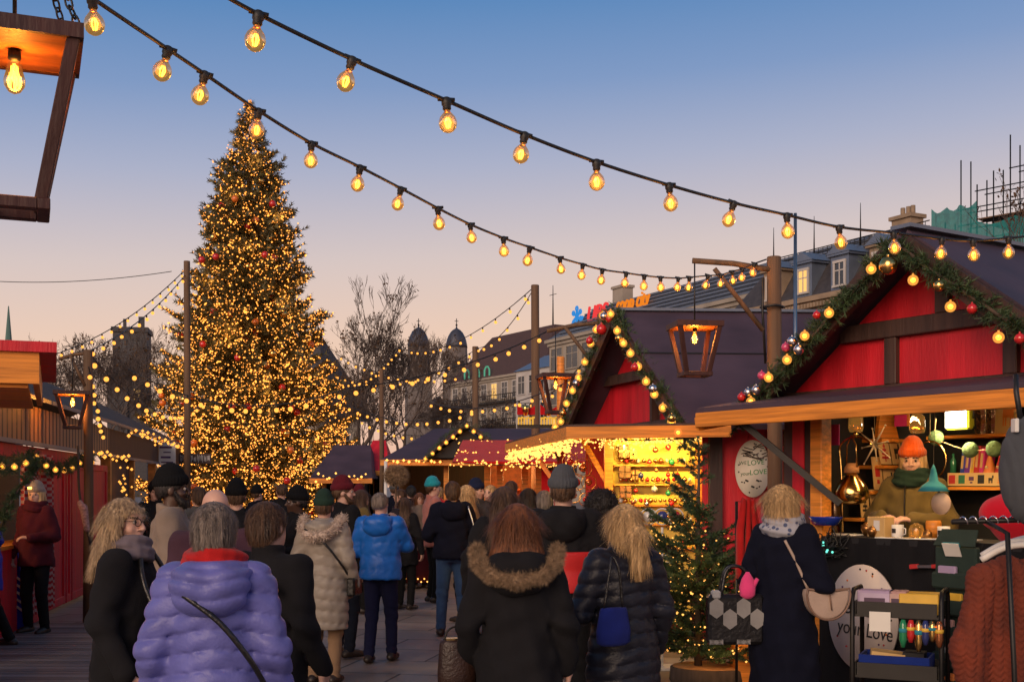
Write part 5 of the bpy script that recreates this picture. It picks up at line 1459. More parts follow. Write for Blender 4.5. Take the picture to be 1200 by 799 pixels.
# canopy in front
cn, cf = Vector((.53, 11.35, 2.24)), Vector((-.08, 16.0, 2.24)); cw = Vector((2.08, 11.35, 2.26))
m = MB(); m.poly([cn, cw, Vector((1.9, 12.3, 2.36)), Vector((1.15, 15.5, 2.36)), cf], .05, nrm=(0, 0, 1)); m.build('canopy_roof', M_['brown'], s2)
MB().poly([cn + Vector((.03, .03, -.03)), cw + Vector((-.02, .03, -.03)), Vector((1.88, 12.3, 2.32)), Vector((1.13, 15.4, 2.32)), cf + Vector((.03, -.03, -.03))], .025, nrm=(0, 0, 1)).build('canopy_lining', M_['larchx'], s2)
MB().beam(cn + Vector((-.015, 0, -.03)), cw + Vector((0, 0, -.03)), .03, .115).beam(cn + Vector((0, .016, -.03)), cf + Vector((0, 0, -.03)), .03, .115).build('fascia', M_['larchx'], s2)
MB().box((1.02, 12.62, 1.12), (.09, .09, 2.24)).box((1.98, 12.62, 1.12), (.09, .09, 2.24)).build('display_post', M_['larchx'], s2)
yb = pm('yellow painted board', (.80, .58, .10), .6, var=.1, vs=5)
MB().box((1.5, 12.66, 1.3), (.87, .03, 1.9)).build('display_board', yb, s2)
m = MB()
for z in (1.92, 1.72, 1.50, 1.30, 1.05): m.box((1.5, 12.60, z), (.85, .09, .018))
m.build('display_ledge', M_['larchx'], s2)
MB().beam((.2, 14.5, 2.2), (.55, 14.4, 1.7), .04, .05).build('canopy_strut', M_['larchx'], s2); m = MB().beam((.72, 12.7, 2.25), (1.0, 12.6, 1.75), .04, .05); m.build('canopy_strut', M_['larchx'], s2)
MB().box((.35, 13.4, .55), (.5, 2.6, 1.1)).build('counter', M_['red'], s2)
MB().box((.36, 13.4, 1.115), (.6, 2.7, .03)).build('counter_top', M_['larchx'], s2)
MB().box((.63, 15.4, 1.12), (.1, .1, 2.24)).build('canopy_post', M_['red'], s2)
# the display's lamp rail
t = thing('lamp_rail', 'yellow lit lamp rail under the canopy above the ornament display', 'lamp', (1.5, 12.2, 2.22))
MB().box((0, 0, 0), (.9, .04, .03)).build('rail', M_['iron'], t)
for x in (-.35, -.12, .12, .35):
    q = MB().lathe([(.02, .0), (.035, -.05), (.03, -.05), (.01, -.01)], c=(x, 0, -.012)).build('spot_lamp', M_['iron'], t); MB().ball((x, 0, -.05), .016, 8, 6).build('glow', M_['glow'], q)
lamp(t, 'AREA', (0, -.05, -.07), 21, (1, .70, .16), (.85, .06), (R(38), 0, 0))
lamp(t, 'POINT', (-.9, 1.2, -.12), 10, (1, .55, .16), .12)
# ornaments on the yellow board
rnd = random.Random(12)
M_['orn_green'] = pm('green glass', (.02, .22, .09), .12, coat=.6); M_['orn_navy'] = pm('navy glass', (.03, .04, .16), .12, coat=.6); M_['orn_copper'] = pm('copper glass', (.6, .22, .09), .2, metal=.8); M_['orn_white'] = pm('pearl glass', (.65, .62, .58), .2, coat=.5)
KO = {'redball': 'red', 'orn_green': 'green', 'orn_navy': 'navy', 'orn_copper': 'copper', 'orn_white': 'pearl white', 'silver': 'silver', 'gold': 'gold'}
def ornament(x, y, z, kind, r, label, group):
    t = thing('ornament', label, 'ornament', (x, y, z), 0, group); put('ball', ball_mesh('orn_' + kind, .035, M_[kind]), t, (0, 0, 0), r / .035)
    MB().tube([(0, 0, r), (0, .01, r + .05)], .002, 4).build('hook', M_['brass'], t)
for px, py, kind, r in ((768, 527, 'orn_copper', .032), (783, 524, 'redball', .030), (761, 541, 'redball', .026), (787, 541, 'orn_green', .034), (769, 551, 'orn_copper', .024), (751, 557, 'orn_navy', .032), (783, 556, 'redball', .026), (794, 557, 'redball', .030), (767, 573, 'orn_white', .033), (783, 578, 'orn_green', .03), (797, 570, 'orn_copper', .032), (745, 575, 'redball', .024), (758, 590, 'silver', .03), (742, 588, 'orn_copper', .03), (787, 590, 'redball', .028), (806, 586, 'gold', .028)):
    q = P(px, py, 12.52); ornament(q.x, q.y, q.z, kind, r, f'{KO[kind]} glass ornament hanging before the yellow display board', f'{KO[kind]} ornaments on the yellow display')
for k, (z, n) in enumerate(((1.94, 13), (1.74, 14), (1.52, 15), (1.32, 14), (1.07, 12))):
    for j in range(n):
        kd = rnd.choice(['gold', 'orn_copper', 'orn_white', 'gold', 'redball']); x = 1.12 + .78 * (j + .5) / n
        o = put('small_bauble', ball_mesh('orn_' + kd, .035, M_[kd]), None, (x, 12.575 + .02 * (j % 2), z + .012 + .022), rnd.uniform(.5, .8)); tag(o, f'tiny {KO[kd]} bauble standing on a ledge of the yellow display', 'bauble', f'tiny {KO[kd]} baubles on the display ledges')
for k, (px, py, w, h, lab) in enumerate(((731, 536, .11, .13, 'brown gift box at the top of the yellow display by its post'), (742, 538, .08, .11, 'amber gift box beside the topmost brown box on the yellow display'), (732, 560, .12, .13, 'brown gift box in the middle of the yellow display by its post'), (733, 583, .12, .12, 'brown gift box low on the yellow display by its post'), (744, 562, .07, .10, 'copper coloured gift box in the middle of the yellow display'))):
    q = P(px, py, 12.56); o = MB().box((0, 0, h / 2), (w, .08, h), bev=.004).box((0, -.001, h / 2), (.018, .084, h + .004), mi=1).box((0, -.001, h / 2), (w + .004, .084, .016), mi=1).build('gift_box', [pm(f'gift paper {k}', ((.30, .12, .04), (.6, .3, .06), (.24, .10, .04), (.34, .13, .05), (.5, .2, .07))[k], .5, var=.3, vs=30), M_['gold']]); o.location = q; tag(o, lab, 'gift box')
# ringed wire hangings in the dark opening
for px, py, r, kd in ((668, 541, .085, 'redball'), (683, 548, .10, 'orn_copper'), (664, 556, .075, 'gold'), (676, 565, .09, 'redball'), (690, 565, .08, 'orn_copper'), (672, 580, .085, 'gold'), (686, 585, .07, 'redball'), (662, 574, .07, 'orn_white')):
    q = P(px, py, 13.0); t = thing('ring_ornament', f'wire ring with a {KO[kd]} ball hanging in the dark opening under the canopy', 'ornament', q, 0, f'ring ornaments with {KO[kd]} balls')
    MB().tube([(r * math.cos(a), 0, r * math.sin(a)) for a in np.linspace(0, 2 * math.pi, 21)], .005, 5).build('ring', M_['brass'], t); put('ball', ball_mesh('orn_' + kd, .035, M_[kd]), t, (0, 0, 0), r * .45 / .035)
    MB().tube([(0, 0, r), (0, 0, 2.2 - q.z)], .002, 4).build('string', M_['rope'], t)
# hanging oval sign on the red wall
q = P(882, 549, 11.93); t = thing('hanging_sign', 'white oval sign with green lettering on the red wall by the pole', 'sign', q)
MB().lathe([(.285, -.008), (.285, .008)], n=40, M=Matrix.Rotation(R(90), 3, 'X'), sx=.62).build('board', pm('cream sign board', (.80, .74, .62), .6, var=.05), t)
gi = pm('green lettering', (.05, .24, .07), .6)
text_obj('lettering', 'WE', .05, inks['sage'], t, plane_M((-.10, -.0105, .055), (1, 0, .05)), .001); text_obj('lettering', 'LOVE', .072, gi, t, plane_M((.03, -.0105, .06), (1, 0, .08)), .001)
text_obj('lettering', 'your', .05, inks['sage'], t, plane_M((-.075, -.0105, -.05), (1, 0, .05)), .001); text_obj('lettering', 'LOVE', .072, gi, t, plane_M((.055, -.0105, -.035), (1, 0, .08)), .001)
dm = MB(); rnd = random.Random(3)
for k in range(16):
    a = rnd.uniform(0, 6.28); rr = rnd.uniform(.17, .25); dm.box((rr * .62 * math.cos(a), -.0095, rr * math.sin(a)), (.016, .003, .012), rot=Euler((0, rnd.uniform(0, 3), 0)))
for x, z in ((-.06, -.12), (.05, -.12), (0, -.18)): dm.box((x, -.0095, z), (.035, .003, .018), rot=Euler((0, .4, 0)))
dm.build('painted_motifs', inks['black'], t)
MB().tube([(-.05, 0, .27), (-.02, .0, .52)], .003, 4).tube([(.05, 0, .27), (.02, 0, .52)], .003, 4).build('ribbon', M_['redcloth'], t)
tw = MB(); rnd = random.Random(6)
for k in range(26):
    p = Vector((rnd.uniform(-.12, .2), -.02, .2 - rnd.uniform(-.04, .1))); tw.tube([p, p + Vector((rnd.uniform(.03, .12), -.01, rnd.uniform(-.05, .04)))], .004, 4)
tw.build('twig_spray', M_['bark'], t)

# gable garland of the middle stall
gp = spline([nf + ovv * 1.1 + Vector((.03, -.1, -.25)), nf + ovv * 1.1, nf.lerp(ap, .33) + ovv * 1.1, nf.lerp(ap, .66) + ovv * 1.1, ap + ovv * 1.1 + Vector((0, 0, .05)), ap.lerp(ff, .33) + ovv * 1.1, ap.lerp(ff, .66) + ovv * 1.1, ff + ovv * 1.1, ff + ovv * 1.1 + Vector((-.05, .1, -.2))], 5)
lp = along(gp, 20); off = Vector((-.07, -.08, 0))
lm = [p + off + Vector((0, 0, random.uniform(-.05, .05))) for p in lp]
bb = [(ap + ovv * 1.1 + Vector((-.12, -.1, -.16)), 'redball', 1.7), (ap + ovv * 1.1 + Vector((-.03, -.12, -.05)), 'redball', 1.3)] + [(p + Vector((-.1, -.1, random.uniform(-.08, .08))), c, 1.2) for p, c in zip(along(gp, 9), ('gold', 'silver', 'redball', 'gold', 'silver', 'redball', 'silver', 'gold', 'redball'))]
garland('fir garland with amber lamps and big red baubles on the middle gable', (0, 0, 0), 0, gp, .10, 2400, lm, .042, bb, 9, 'fir garlands on stall gables', ln=.065)
# fairy light curtain under the canopy
def fairy(label, path, n, r, spread, seed, name='fairy_lights', mat='glow_fairy', group=None):
    rng = np.random.default_rng(seed); pts = np.array([tuple(p) for p in along(path, n)]) + rng.normal(0, 1, (n, 3)) * np.array(spread)
    t = thing(name, label, 'fairy lights', tuple(pts[0]), 0, group); o0 = Vector(pts[0])
    MB().tube([Vector(p) - o0 for p in path], .006, 4).build('cable', M_['rubber'], t)
    v, f = octa(pts - np.array(o0), rng.uniform(.7, 1.15, n) * r); o = np_mesh('lamp', v, f, M_[mat], t, False); o['kind'] = 'stuff'; return t
fairy('dense golden fairy light fringe along the canopy side edge', [cn + Vector((.03, .05, -.13)), cf + Vector((.03, 0, -.13))], 520, .016, (.03, .02, .045), 1)
fairy('dense golden fairy light fringe over the yellow display', [Vector((.56, 12.0, 2.2)), Vector((1.3, 12.1, 2.17)), Vector((2.0, 12.15, 2.2))], 330, .012, (.02, .05, .05), 2)
# small twig tree display on a stand before it
q = P(766, 620, 11.2); t = thing('display_stand', 'white wire ornament stand with hoops beside the lit display', 'stand', (q.x, q.y, 0))
MB().tube([(0.08, 0, 0), (.08, 0, 1.32)], .012, 6).tube([(.08, 0, 1.0), (.13, 0, 1.1)], .008, 5).tube([(-.30 + .38 * k / 12, 0, 1.28 + .16 * math.sin(math.pi * .5 + (k / 12) * math.pi * .5) - .16 * (k / 12)) for k in range(13)], .008, 5).box((.08, 0, .99), (.26, .12, .012)).box((.08, 0, .01), (.3, .3, .02)).build('stand_frame', M_['white'], t)
MB().lathe([(.16, -.01), (.16, .01)], n=24, M=Matrix.Rotation(R(90), 3, 'X'), c=(-.12, .06, 1.02), sy=1.3).build('black_board', M_['dark'], t)
for k, (x, z, kd) in enumerate(((.08, 1.42, 'orn_navy'), (-.05, 1.42, 'orn_white'), (.2, 1.42, 'redball'))):
    rg = MB().tube([(x + .075 * math.cos(a), -.01, z + .075 * math.sin(a)) for a in np.linspace(0, 2 * math.pi, 19)], .007, 5); o = rg.build('ring', M_['white'], t)
    q2 = MB().ball((x, -.01, z), .055).build('ball', M_[kd], o)

# ---------------------------------------------------------------- stalls at the back
def simple_stall(label, px0, px1, d, eave, ridge, depth, rz=0.0, gable=None, name='market_stall', lit=6, wallm='brown', roofm='purple'):
    a, b = P(px0, HY, d), P(px1, HY, d); L = (b - a).length
    t = thing(name, label, 'market stall', (a.x, d, 0), rz)
    h0 = .9
    MB().box((L / 2, depth / 2 + .3, .5), (L - .3, depth - .5, 1.0)).build('counter', M_[wallm], t)
    MB().box((L / 2, depth - .25, eave / 2), (L - .3, .06, eave)).box((.2, depth / 2, eave / 2), (.06, depth - .6, eave)).box((L - .2, depth / 2, eave / 2), (.06, depth - .6, eave)).build('wall', M_[wallm], t)
    for x in (.2, L * .33, L * .66, L - .2): MB().box((x, .32, eave / 2), (.1, .1, eave)).build('post', M_['larchx'], t)
    m = MB(); hp_ = min(depth / 2, L * .2)
    m.add([(-.1, -.1, eave), (L + .1, -.1, eave), (L + .1, depth + .1, eave), (-.1, depth + .1, eave), (hp_ * 1.2, depth / 2, ridge), (L - .1, depth / 2, ridge)], [(0, 1, 5, 4), (1, 2, 5), (2, 3, 4, 5), (3, 0, 4), (3, 2, 1, 0)]); m.build('roof', M_[roofm], t)
    MB().box((L / 2, -.1, eave - .06), (L + .2, .03, .12)).build('fascia', M_['larchx'], t)
    for k in range(3):
        MB().box((L * (.2 + .3 * k), depth - .45, 1.35 + .3 * (k % 2)), (L * .22, .25, .03)).build('shelf', M_['larchx'], t)
    return t, L
s3, L3 = simple_stall('distant stall with an aubergine hip roof and a lit garlanded gable', 452, 664, 24.5, 2.25, 2.98, 3.6)
gx = (548 - 452) / 1400 * 24.5; 
m = MB().poly([(gx - .72, -.25, 2.28), (gx + .72, -.25, 2.28), (gx, -.25, 2.86)], .06, nrm=(0, 1, 0)); m.build('gable_wall', M_['dark'], s3)
m = MB()
for k in (-1, 1): m.poly([(gx, -.4, 2.92), (gx + k * .86, -.4, 2.24), (gx + k * .86, 1.2, 2.24), (gx, 1.2, 2.92)], .05, nrm=(k * .6, 0, .8))
m.build('gable_roof', M_['purple'], s3)
lamp(s3, 'POINT', (L3 * .5, 1.6, 2.0), 30, (1, .5, .15), .15)
a = P(452, HY, 24.5)
rk = [Vector((a.x + gx - .9, 24.05, 2.2)), Vector((a.x + gx, 24.05, 2.92)), Vector((a.x + gx + .9, 24.05, 2.2))]
garland('small fir garland with amber lamps on the distant dark gable', (0, 0, 0), 0, spline(rk, 6), .09, 900, along(rk, 13), .045, (), 12, 'fir garlands on stall gables')
fairy('row of amber lamps along the distant hip roof eave', [Vector((a.x, 24.35, 2.22)), Vector((a.x + L3 * .32, 24.35, 2.22))], 11, .036, (.02, 0, .01), 4)
# red awning stall between them
s4, L4 = simple_stall('stall under a red awning hung with fairy lights', 556, 646, 19.0, 2.2, 2.45, 2.6, wallm='larch', roofm='red')
m = MB(); m.poly([(-.2, .3, 2.42), (L4 + .5, .3, 2.42), (L4 + .6, -1.0, 2.05), (-.3, -1.0, 2.05)], .03, nrm=(0, 0, 1)); m.build('awning', M_['redcloth'], s4)
MB().box((L4 / 2 + .6, -.5, 1.5), (.32, .04, .9)).box((L4 / 2 + .6, -.53, 1.5), (.06, .02, .6), mi=1).build('banner', [M_['redcloth'], M_['white']], s4)
lamp(s4, 'POINT', (L4 * .5, .8, 1.9), 26, (1, .55, .2), .15)
a4 = P(556, HY, 19.0)
for j, (zz, yy) in enumerate(((2.40, .25), (2.2, -.5), (2.04, -1.02))):
    fairy(['string of golden lamps along the top of the red awning', 'string of golden lamps across the middle of the red awning', 'string of golden lamps along the lower hem of the red awning'][j], sag((a4.x - .3, 19 + yy, zz + .03), (a4.x + L4 + .6, 19 + yy, zz + .03), .05), 80, .017, (.03, .02, .03), 20 + j)
t = thing('roof_sign', 'red swagged sign with a row of gold letter shapes on the roof behind the canopy', 'sign', (P(606, HY, 18.6).x, 18.6, 2.66)); LS = (656 - 606) / 1400 * 18.6
MB().box((LS / 2, .04, -.02), (LS, .03, .06)).build('rail', M_['iron'], t); m = MB(); rnd = random.Random(9); gl_ = emit('gold lettering', (1.0, .50, .06), .75, sample=False)
for k in range(15):
    if k == 6: m.build('gold_word', gl_, t); m = MB()
    if k in (6, 7): continue
    x = LS * (k + .5) / 15; m.box((x, 0, .06), (LS / 26, .03, .11)); m.box((x + LS / 60, 0, .105 + .01 * (k % 2)), (LS / 17, .03, .028))
m.build('gold_word', gl_, t)
for k in (0, 1): 
    x0 = LS * .54 * k; MB().poly([(x0, .02, .16), (x0 + LS * .42, .02, .16), (x0 + LS * .42, .02, .30), (x0 + LS * .21, .02, .22), (x0, .02, .32)], .03, nrm=(0, 1, 0)).build('red_swag', M_['redcloth'], t); MB().lathe([(.03, .14), (.06, .24), (.055, .3), (.01, .31)], c=(x0 + LS * .2, -.01, 0), n=10).build('gold_cup', M_['gold'], t)
# little red roof at the far left of them and a dark stall by the great tree
s5, L5 = simple_stall('small red roofed stall beside the great tree', 425, 452, 30, 2.1, 2.9, 2.0, wallm='red', roofm='red')
s6, L6 = simple_stall('low dark roofed stall at the foot of the great tree', 368, 432, 29, 1.9, 2.75, 2.4, wallm='dark', roofm='purple')
a6 = P(368, HY, 29); fairy('row of amber lamps on the low dark roof', [Vector((a6.x, 28.8, 1.95)), Vector((a6.x + L6, 28.8, 1.9))], 14, .034, (.03, 0, .05), 6)

# ---------------------------------------------------------------- huts at the left
M_['slatwall'] = slat_mat('vertical tan slats', (.30, .155, .07), (.42, .23, .11), 4.6, 'X', .65, .30)
M_['slatdark'] = slat_mat('dark vertical boards', (.085, .035, .018), (.13, .055, .025), 7, 'X', .65, .15)
H1 = Frame(-5.80, 14.0, math.atan2(1, -.167))          # x runs away down the lane, y to the left
hut = thing('red_hut', 'red painted hut with tan slatted fascia, dark roof and checked curtain', 'market hut', (-5.80, 14, 0), H1.a)
x0, x1, xm = -3.2, 17.0, 6.2
def hut_parts(t, xa, xb, slat, doors):
    m = MB(); m.add([(xa, -.15, 2.78), (xb, -.15, 2.78), (xb, 2.0, 3.85), (xa, 2.0, 3.85), (xb, 4.2, 2.7), (xa, 4.2, 2.7), (xa, -.15, 2.73), (xb, -.15, 2.73), (xb, 2.0, 3.79), (xa, 2.0, 3.79), (xb, 4.2, 2.65), (xa, 4.2, 2.65)],
             [(0, 1, 2, 3), (3, 2, 4, 5), (7, 6, 9, 8), (8, 9, 11, 10), (0, 6, 7, 1), (0, 3, 9, 6), (3, 5, 11, 9), (1, 7, 8, 2), (2, 8, 10, 4)]); m.build('roof', slat_mat('dark roof boards', (.030, .024, .026), (.050, .04, .042), 1.4, 'X', .85, .04) if 'dark roof boards' not in bpy.data.materials else bpy.data.materials['dark roof boards'], t)
    MB().box(((xa + xb) / 2, -.165, 2.755), (xb - xa, .03, .05)).build('gutter', M_['zinc'], t)
    MB().box(((xa + xb) / 2, -.02, 2.46), (xb - xa, .04, .44)).build('slat_fascia', M_[slat], t)
    MB().box(((xa + xb) / 2, -.05, 2.22), (xb - xa, .06, .05)).build('ledge', M_['zinc'], t)
    MB().box(((xa + xb) / 2, 3.9, 1.35), (xb - xa, .05, 2.6)).build('back_wall', M_['brown'], t)
hut_parts(hut, x0, xm, 'slatwall', 1)
MB().box((1.5 - 1.6, .02, 2.12), (xm - x0, .05, .14)).build('head_board', M_['red'], hut)
for xa, xb in ((1.55, 2.65), (2.7, 3.05), (3.1, 4.6), (4.65, 6.1)):
    m = MB().box(((xa + xb) / 2, .02, 1.06), (xb - xa - .02, .05, 1.98), bev=.006)
    for q in (xa + .06, xb - .06): m.box((q, -.015, 1.06), (.09, .03, 1.96), bev=.005)
    for z in (.14, 2.0): m.box(((xa + xb) / 2, -.016, z), (xb - xa - .2, .028, .1), bev=.005)
    m.build('door', M_['red'], hut)
MB().box((-.9, .03, .5), (4.6, .06, .98)).build('front_panel', M_['red'], hut)
MB().box((-.9, .16, 1.01), (4.6, .36, .04)).build('counter', M_['larchx'], hut)
# checked curtain
def check_mat():
    m, t, b = _new('red and white check cloth'); N, L = t.nodes, t.links; tc = N.new('ShaderNodeTexCoord'); ck = N.new('ShaderNodeTexChecker'); ck.inputs['Scale'].default_value = 26
    mp = N.new('ShaderNodeMapping'); mp.inputs['Scale'].default_value = (1, .01, 1); L.new(tc.outputs['Object'], mp.inputs[0]); L.new(mp.outputs[0], ck.inputs['Vector'])
    ck.inputs['Color1'].default_value = (.42, .02, .025, 1); ck.inputs['Color2'].default_value = (.46, .28, .26, 1); L.new(ck.outputs[0], b.inputs['Base Color']); b.inputs['Roughness'].default_value = .9; return m
V = []; n = 60
for i in range(n + 1):
    x = .15 + 1.35 * i / n; y = -.05 + .05 * math.sin(i * 1.05) + .02 * math.sin(i * 2.7)
    V += [(x, y, 2.1), (x, y * 1.1, 1.2), (x, y * 1.2, .16)]
m = MB(); m.add(V, [q for i in range(n) for q in ((i * 3, i * 3 + 1, i * 3 + 4, i * 3 + 3), (i * 3 + 1, i * 3 + 2, i * 3 + 5, i * 3 + 4))], 0, True); m.build('curtain', check_mat(), hut)
MB().box((-1.2, 1.3, 1.15), (3.4, .06, 2.3)).build('inner_wall', M_['dark'], hut)
lamp(hut, 'POINT', (-1.0, .8, 1.9), 34, (1, .45, .12), .1)
t = hut
hut2 = thing('wooden_hut', 'brown wooden hut with amber eave lights and a lettered board', 'market hut', (-5.80, 14, 0), H1.a)
hut_parts(hut2, xm + .02, x1, 'slatdark', 0)
for x in (xm + .1, 9.0, 12.2, x1 - .15): MB().box((x, .03, 1.1), (.16, .16, 2.2)).build('post', M_['larch'], hut2)
MB().box((7.6, .06, 1.1), (2.6, .05, 2.2)).build('front_panel', M_['slatdark'], hut2); MB().box((14.6, .06, .55), (4.6, .05, 1.1)).build('front_panel', M_['slatdark'], hut2)
MB().box((x1 - .1, -.42, 2.42), (.06, .84, .26)).build('name_board', M_['brown'], hut2)
rnd = random.Random(2); m = MB()
for k in range(9):
    y = -.06 - k * .085
    for j in range(3): m.box((x1 - .135, y - .012 - .022 * j, 2.42 + rnd.uniform(-.03, .03)), (.008, .015, rnd.uniform(.09, .17)))
    m.box((x1 - .136, y - .035, 2.42 + rnd.choice((-.06, .0, .06))), (.008, .06, .02))
m.build('worn_lettering', pm('worn white paint', (.5, .46, .42), .8, var=.3), hut2)
for z, h_, tx in ((2.42, .5, ('HÜT', 'BAR')), (1.98, .34, ('WC',))):
    MB().box((12.6, -.24, z), (.03, .36, h_)).build('notice', M_['white'], hut2)
    m = MB()
    for k in range(4): m.box((12.583, -.24 + .03 * (k % 2), z - h_ * .36 + k * h_ * .22), (.004, .26 - .05 * (k % 3), .025 + .02 * (k % 2)))
    m.build('faded_print', pr2 if 'pr2' in globals() else inks['plum'], hut2)
lamp(hut2, 'POINT', (12, 1.2, 1.9), 18, (1, .45, .14), .15)
Hw = lambda p: H1.world(p)
fairy('row of amber lamps hanging from the wooden hut eave', [Hw((6.0, -.42, 2.62)), Hw((16.9, -.42, 2.62))], 46, .032, (.02, .05, .05), 8, mat='glow_far')
fairy('row of amber lamps over the red hut doors', [Hw((3.2, -.15, 2.18)), Hw((7.8, -.15, 2.2))], 16, .036, (.02, .02, .03), 9, mat='glow_far')
for xq, yy in ((6.5, 0), (6.9, .02)):
    pass
fairy('icicle of amber lamps hanging in the dark doorway between the huts', [Hw((7.3, -.16, 2.1)), Hw((7.25, -.14, 1.5)), Hw((7.3, -.15, .9))], 26, .03, (.09, .06, .05), 10, mat='glow_far')
gp = sag(Hw((-3.1, -.22, 2.10)), Hw((-.3, -.22, 2.06)), .16, 10) + sag(Hw((-.3, -.22, 2.06)), Hw((2.6, -.22, 2.1)), .16, 10)[1:] + sag(Hw((2.6, -.22, 2.1)), Hw((3.6, -.2, 2.12)), .06, 4)[1:]
garland('fir garland with amber lamps swagged along the red hut front', (0, 0, 0), 0, gp, .10, 1600, [p + Vector((.08, -.06, -.02)) for p in along(gp, 13)], .034, (), 15, 'fir garlands on stall gables', ln=.065)
# near stall corner at the far left
st7 = thing('corner_stall', 'corner of a stall with red roof edge and orange boarded eave', 'market stall', (-3.08, 8.0, 0), R(21))
MB().box((-1.2, 1.2, 2.63), (2.46, 2.46, .07)).build('roof', M_['red'], st7)
MB().box((-1.26, .02, 2.49), (2.36, .04, .21)).box((-.10, 1.2, 2.49), (.04, 2.3, .21)).build('eave_board', M_['larchx'], st7)
MB().box((-1.3, 1.2, 2.375), (2.3, 2.3, .03)).build('soffit', M_['larchx'], st7)
MB().box((-1.5, 1.6, 1.1), (1.4, 1.2, 2.4)).build('wall', M_['red'], st7)

# ================================================================== poles, lanterns, strings of bulbs
def lantern(label, loc, w, wb, h, rz, rope_to=None, energy=4.0, chains=False):
    """open tapering wooden lantern; loc = centre of its top board"""
    t = thing('lantern', label, 'lantern', loc, rz, 'open wooden lanterns')
    th = w * .1; a, b = w / 2, wb / 2
    MB().box((0, 0, 0), (w, w, w * .085), bev=.004).build('top_board', wood('lantern board', (.30, .10, .022), .6, 6, (.35, 2.5, 2), var=.75) if 'lantern board' not in bpy.data.materials else bpy.data.materials['lantern board'], t)
    fm = wood('lantern frame wood', (.050, .014, .010), .55, 14, (1, 1, .2)) if 'lantern frame wood' not in bpy.data.materials else bpy.data.materials['lantern frame wood']
    for sx in (-1, 1):
        for sy in (-1, 1): MB().beam((sx * (a - th * .5), sy * (a - th * .5), -.0), (sx * (b - th * .3), sy * (b - th * .3), -h), th, th, Vector((0, 1, 0)), bev=.003).build('upright', fm, t)
    m = MB()
    for k in (-1, 1): m.box((k * (b - .0), 0, -h), (th, wb + th, th * .95), bev=.003); m.box((0, k * (b - .0), -h), (wb - th, th, th * .95), bev=.003)
    m.build('bottom_frame', fm, t)
    m = MB()
    for k in (-1, 1): m.box((k * (a + .0), 0, w * .005), (th * .4, w + th * .4, w * .12)); m.box((0, k * a, w * .005), (w - th * .4, th * .4, w * .12))
    m.build('top_frame', fm, t)
    bl = MB().lathe([(.006, -.05), (.018, -.06), (.026, -.085), (.036, -.125), (.034, -.145), (.02, -.165), (.004, -.172)], n=16).build('bulb', M_['bulbglass'], t)
    fl = MB()
    for k in range(6): an = k * 1.047; fl.tube([(.010 * math.cos(an), .010 * math.sin(an), -.075), (.016 * math.cos(an + .4), .016 * math.sin(an + .4), -.145)], .0022, 5)
    fl.build('filament', M_['glow'], bl); MB().lathe([(.02, -.02), (.022, -.05), (.012, -.062)], n=12).build('socket', M_['rubber'], bl)
    if w > .3: bl.scale = (w / .42,) * 3
    lamp(t, 'POINT', (0, 0, -.115 * w / .42), energy, (1, .5, .14), .03)
    if rope_to is not None: MB().tube([(0, 0, .02), Vector((0, 0, rope_to - loc[2]))], .007, 5).build('cord', M_['rubber'], t)
    if chains:
        for sx, sy in ((1, -1), (1, 1), (-1, -1), (-1, 1)):
            p0, p1 = Vector((sx * a * .95, sy * a * .9, .02)), Vector((sx * .02, sy * .03, .50)); n = 16; m = MB()
            x, y, z = frame_from(p1 - p0); L = (p1 - p0).length / n
            for i in range(n):
                c = p0.lerp(p1, (i + .5) / n); u = x if i % 2 else y
                m.tube([c + z * (L * .72) * math.sin(q) + u * L * .34 * math.cos(q) for q in np.linspace(0, 2 * math.pi, 11)], .0035, 5, cap=False)
            m.build('chain', M_['iron'], t)
    return t
lantern('huge close wooden lantern on chains cut off by the corner of the view', Vector((-1.52, 3.65, 3.05)), .37, .165, .50, R(22), rope_to=3.9, energy=7, chains=True)

def pole(label, px, ytop, d, r, arm=None, brace=None, name='wooden_pole', mat='pole', metal=False):
    """arm: tip pixel; brace: pixel on arm and pixel on pole"""
    b = P(px, HY, d); zt = P(px, ytop, d).z
    t = thing(name, label, 'pole', (b.x, d, 0))
    if metal: MB().tube([(0, 0, 0), (0, 0, zt)], [r, r * .8], 10).build('shaft', M_[mat], t)
    else: MB().tube([(0, 0, 0), (.01, 0, zt * .5), (0, 0, zt - .01), (0, 0, zt)], [r * 1.08, r * 1.02, r * .96, r * .9], 12).build('shaft', M_[mat], t)
    if arm:
        q = P(arm[0], arm[1], d) - b + Vector((0, 0, CAM_H)); q.z = P(arm[0], arm[1], d).z; e = P(px, arm[2], d).z
        m = MB().tube([(r * .5, -.02, e), (q.x * .5, -.02, (e + q.z) / 2 + .02), (q.x, -.02, q.z)], r * .38, 8); m.build('arm', M_[mat], t)
    if brace:
        p0, p1 = P(brace[0], brace[1], d), P(brace[2], brace[3], d)
        MB().tube([(p0.x - b.x, -.05, p0.z), (p1.x - b.x, -.05, p1.z)], r * .33, 8).build('brace', M_[mat], t)
    return t
pole('thick weathered pole with a bracket arm between the two red stalls', 907, 301, 10.5, .066, (811, 306, 318), (836, 316, 893, 388))
q = P(905, 360, 10.5); o = MB().tube([q + Vector((.1 * math.cos(a), .1 * math.sin(a), .004 * math.sin(3 * a))) for a in np.linspace(0, 12.5, 40)], .012, 5).tube([q + Vector((-.09, -.05, .25)), q + Vector((-.10, -.06, 0)), q + Vector((-.07, -.05, -.5))], .012, 5).build('lashed_cable', M_['rubber'], off=q); o.location = q
tag(o, 'black cable lashed round the thick bracket pole', 'cable')
lantern('open wooden lantern hanging before the aubergine roof of the middle stall', P(814, 382, 10.6), .40, .22, .43, .12, rope_to=P(814, 308, 10.6).z, energy=15)
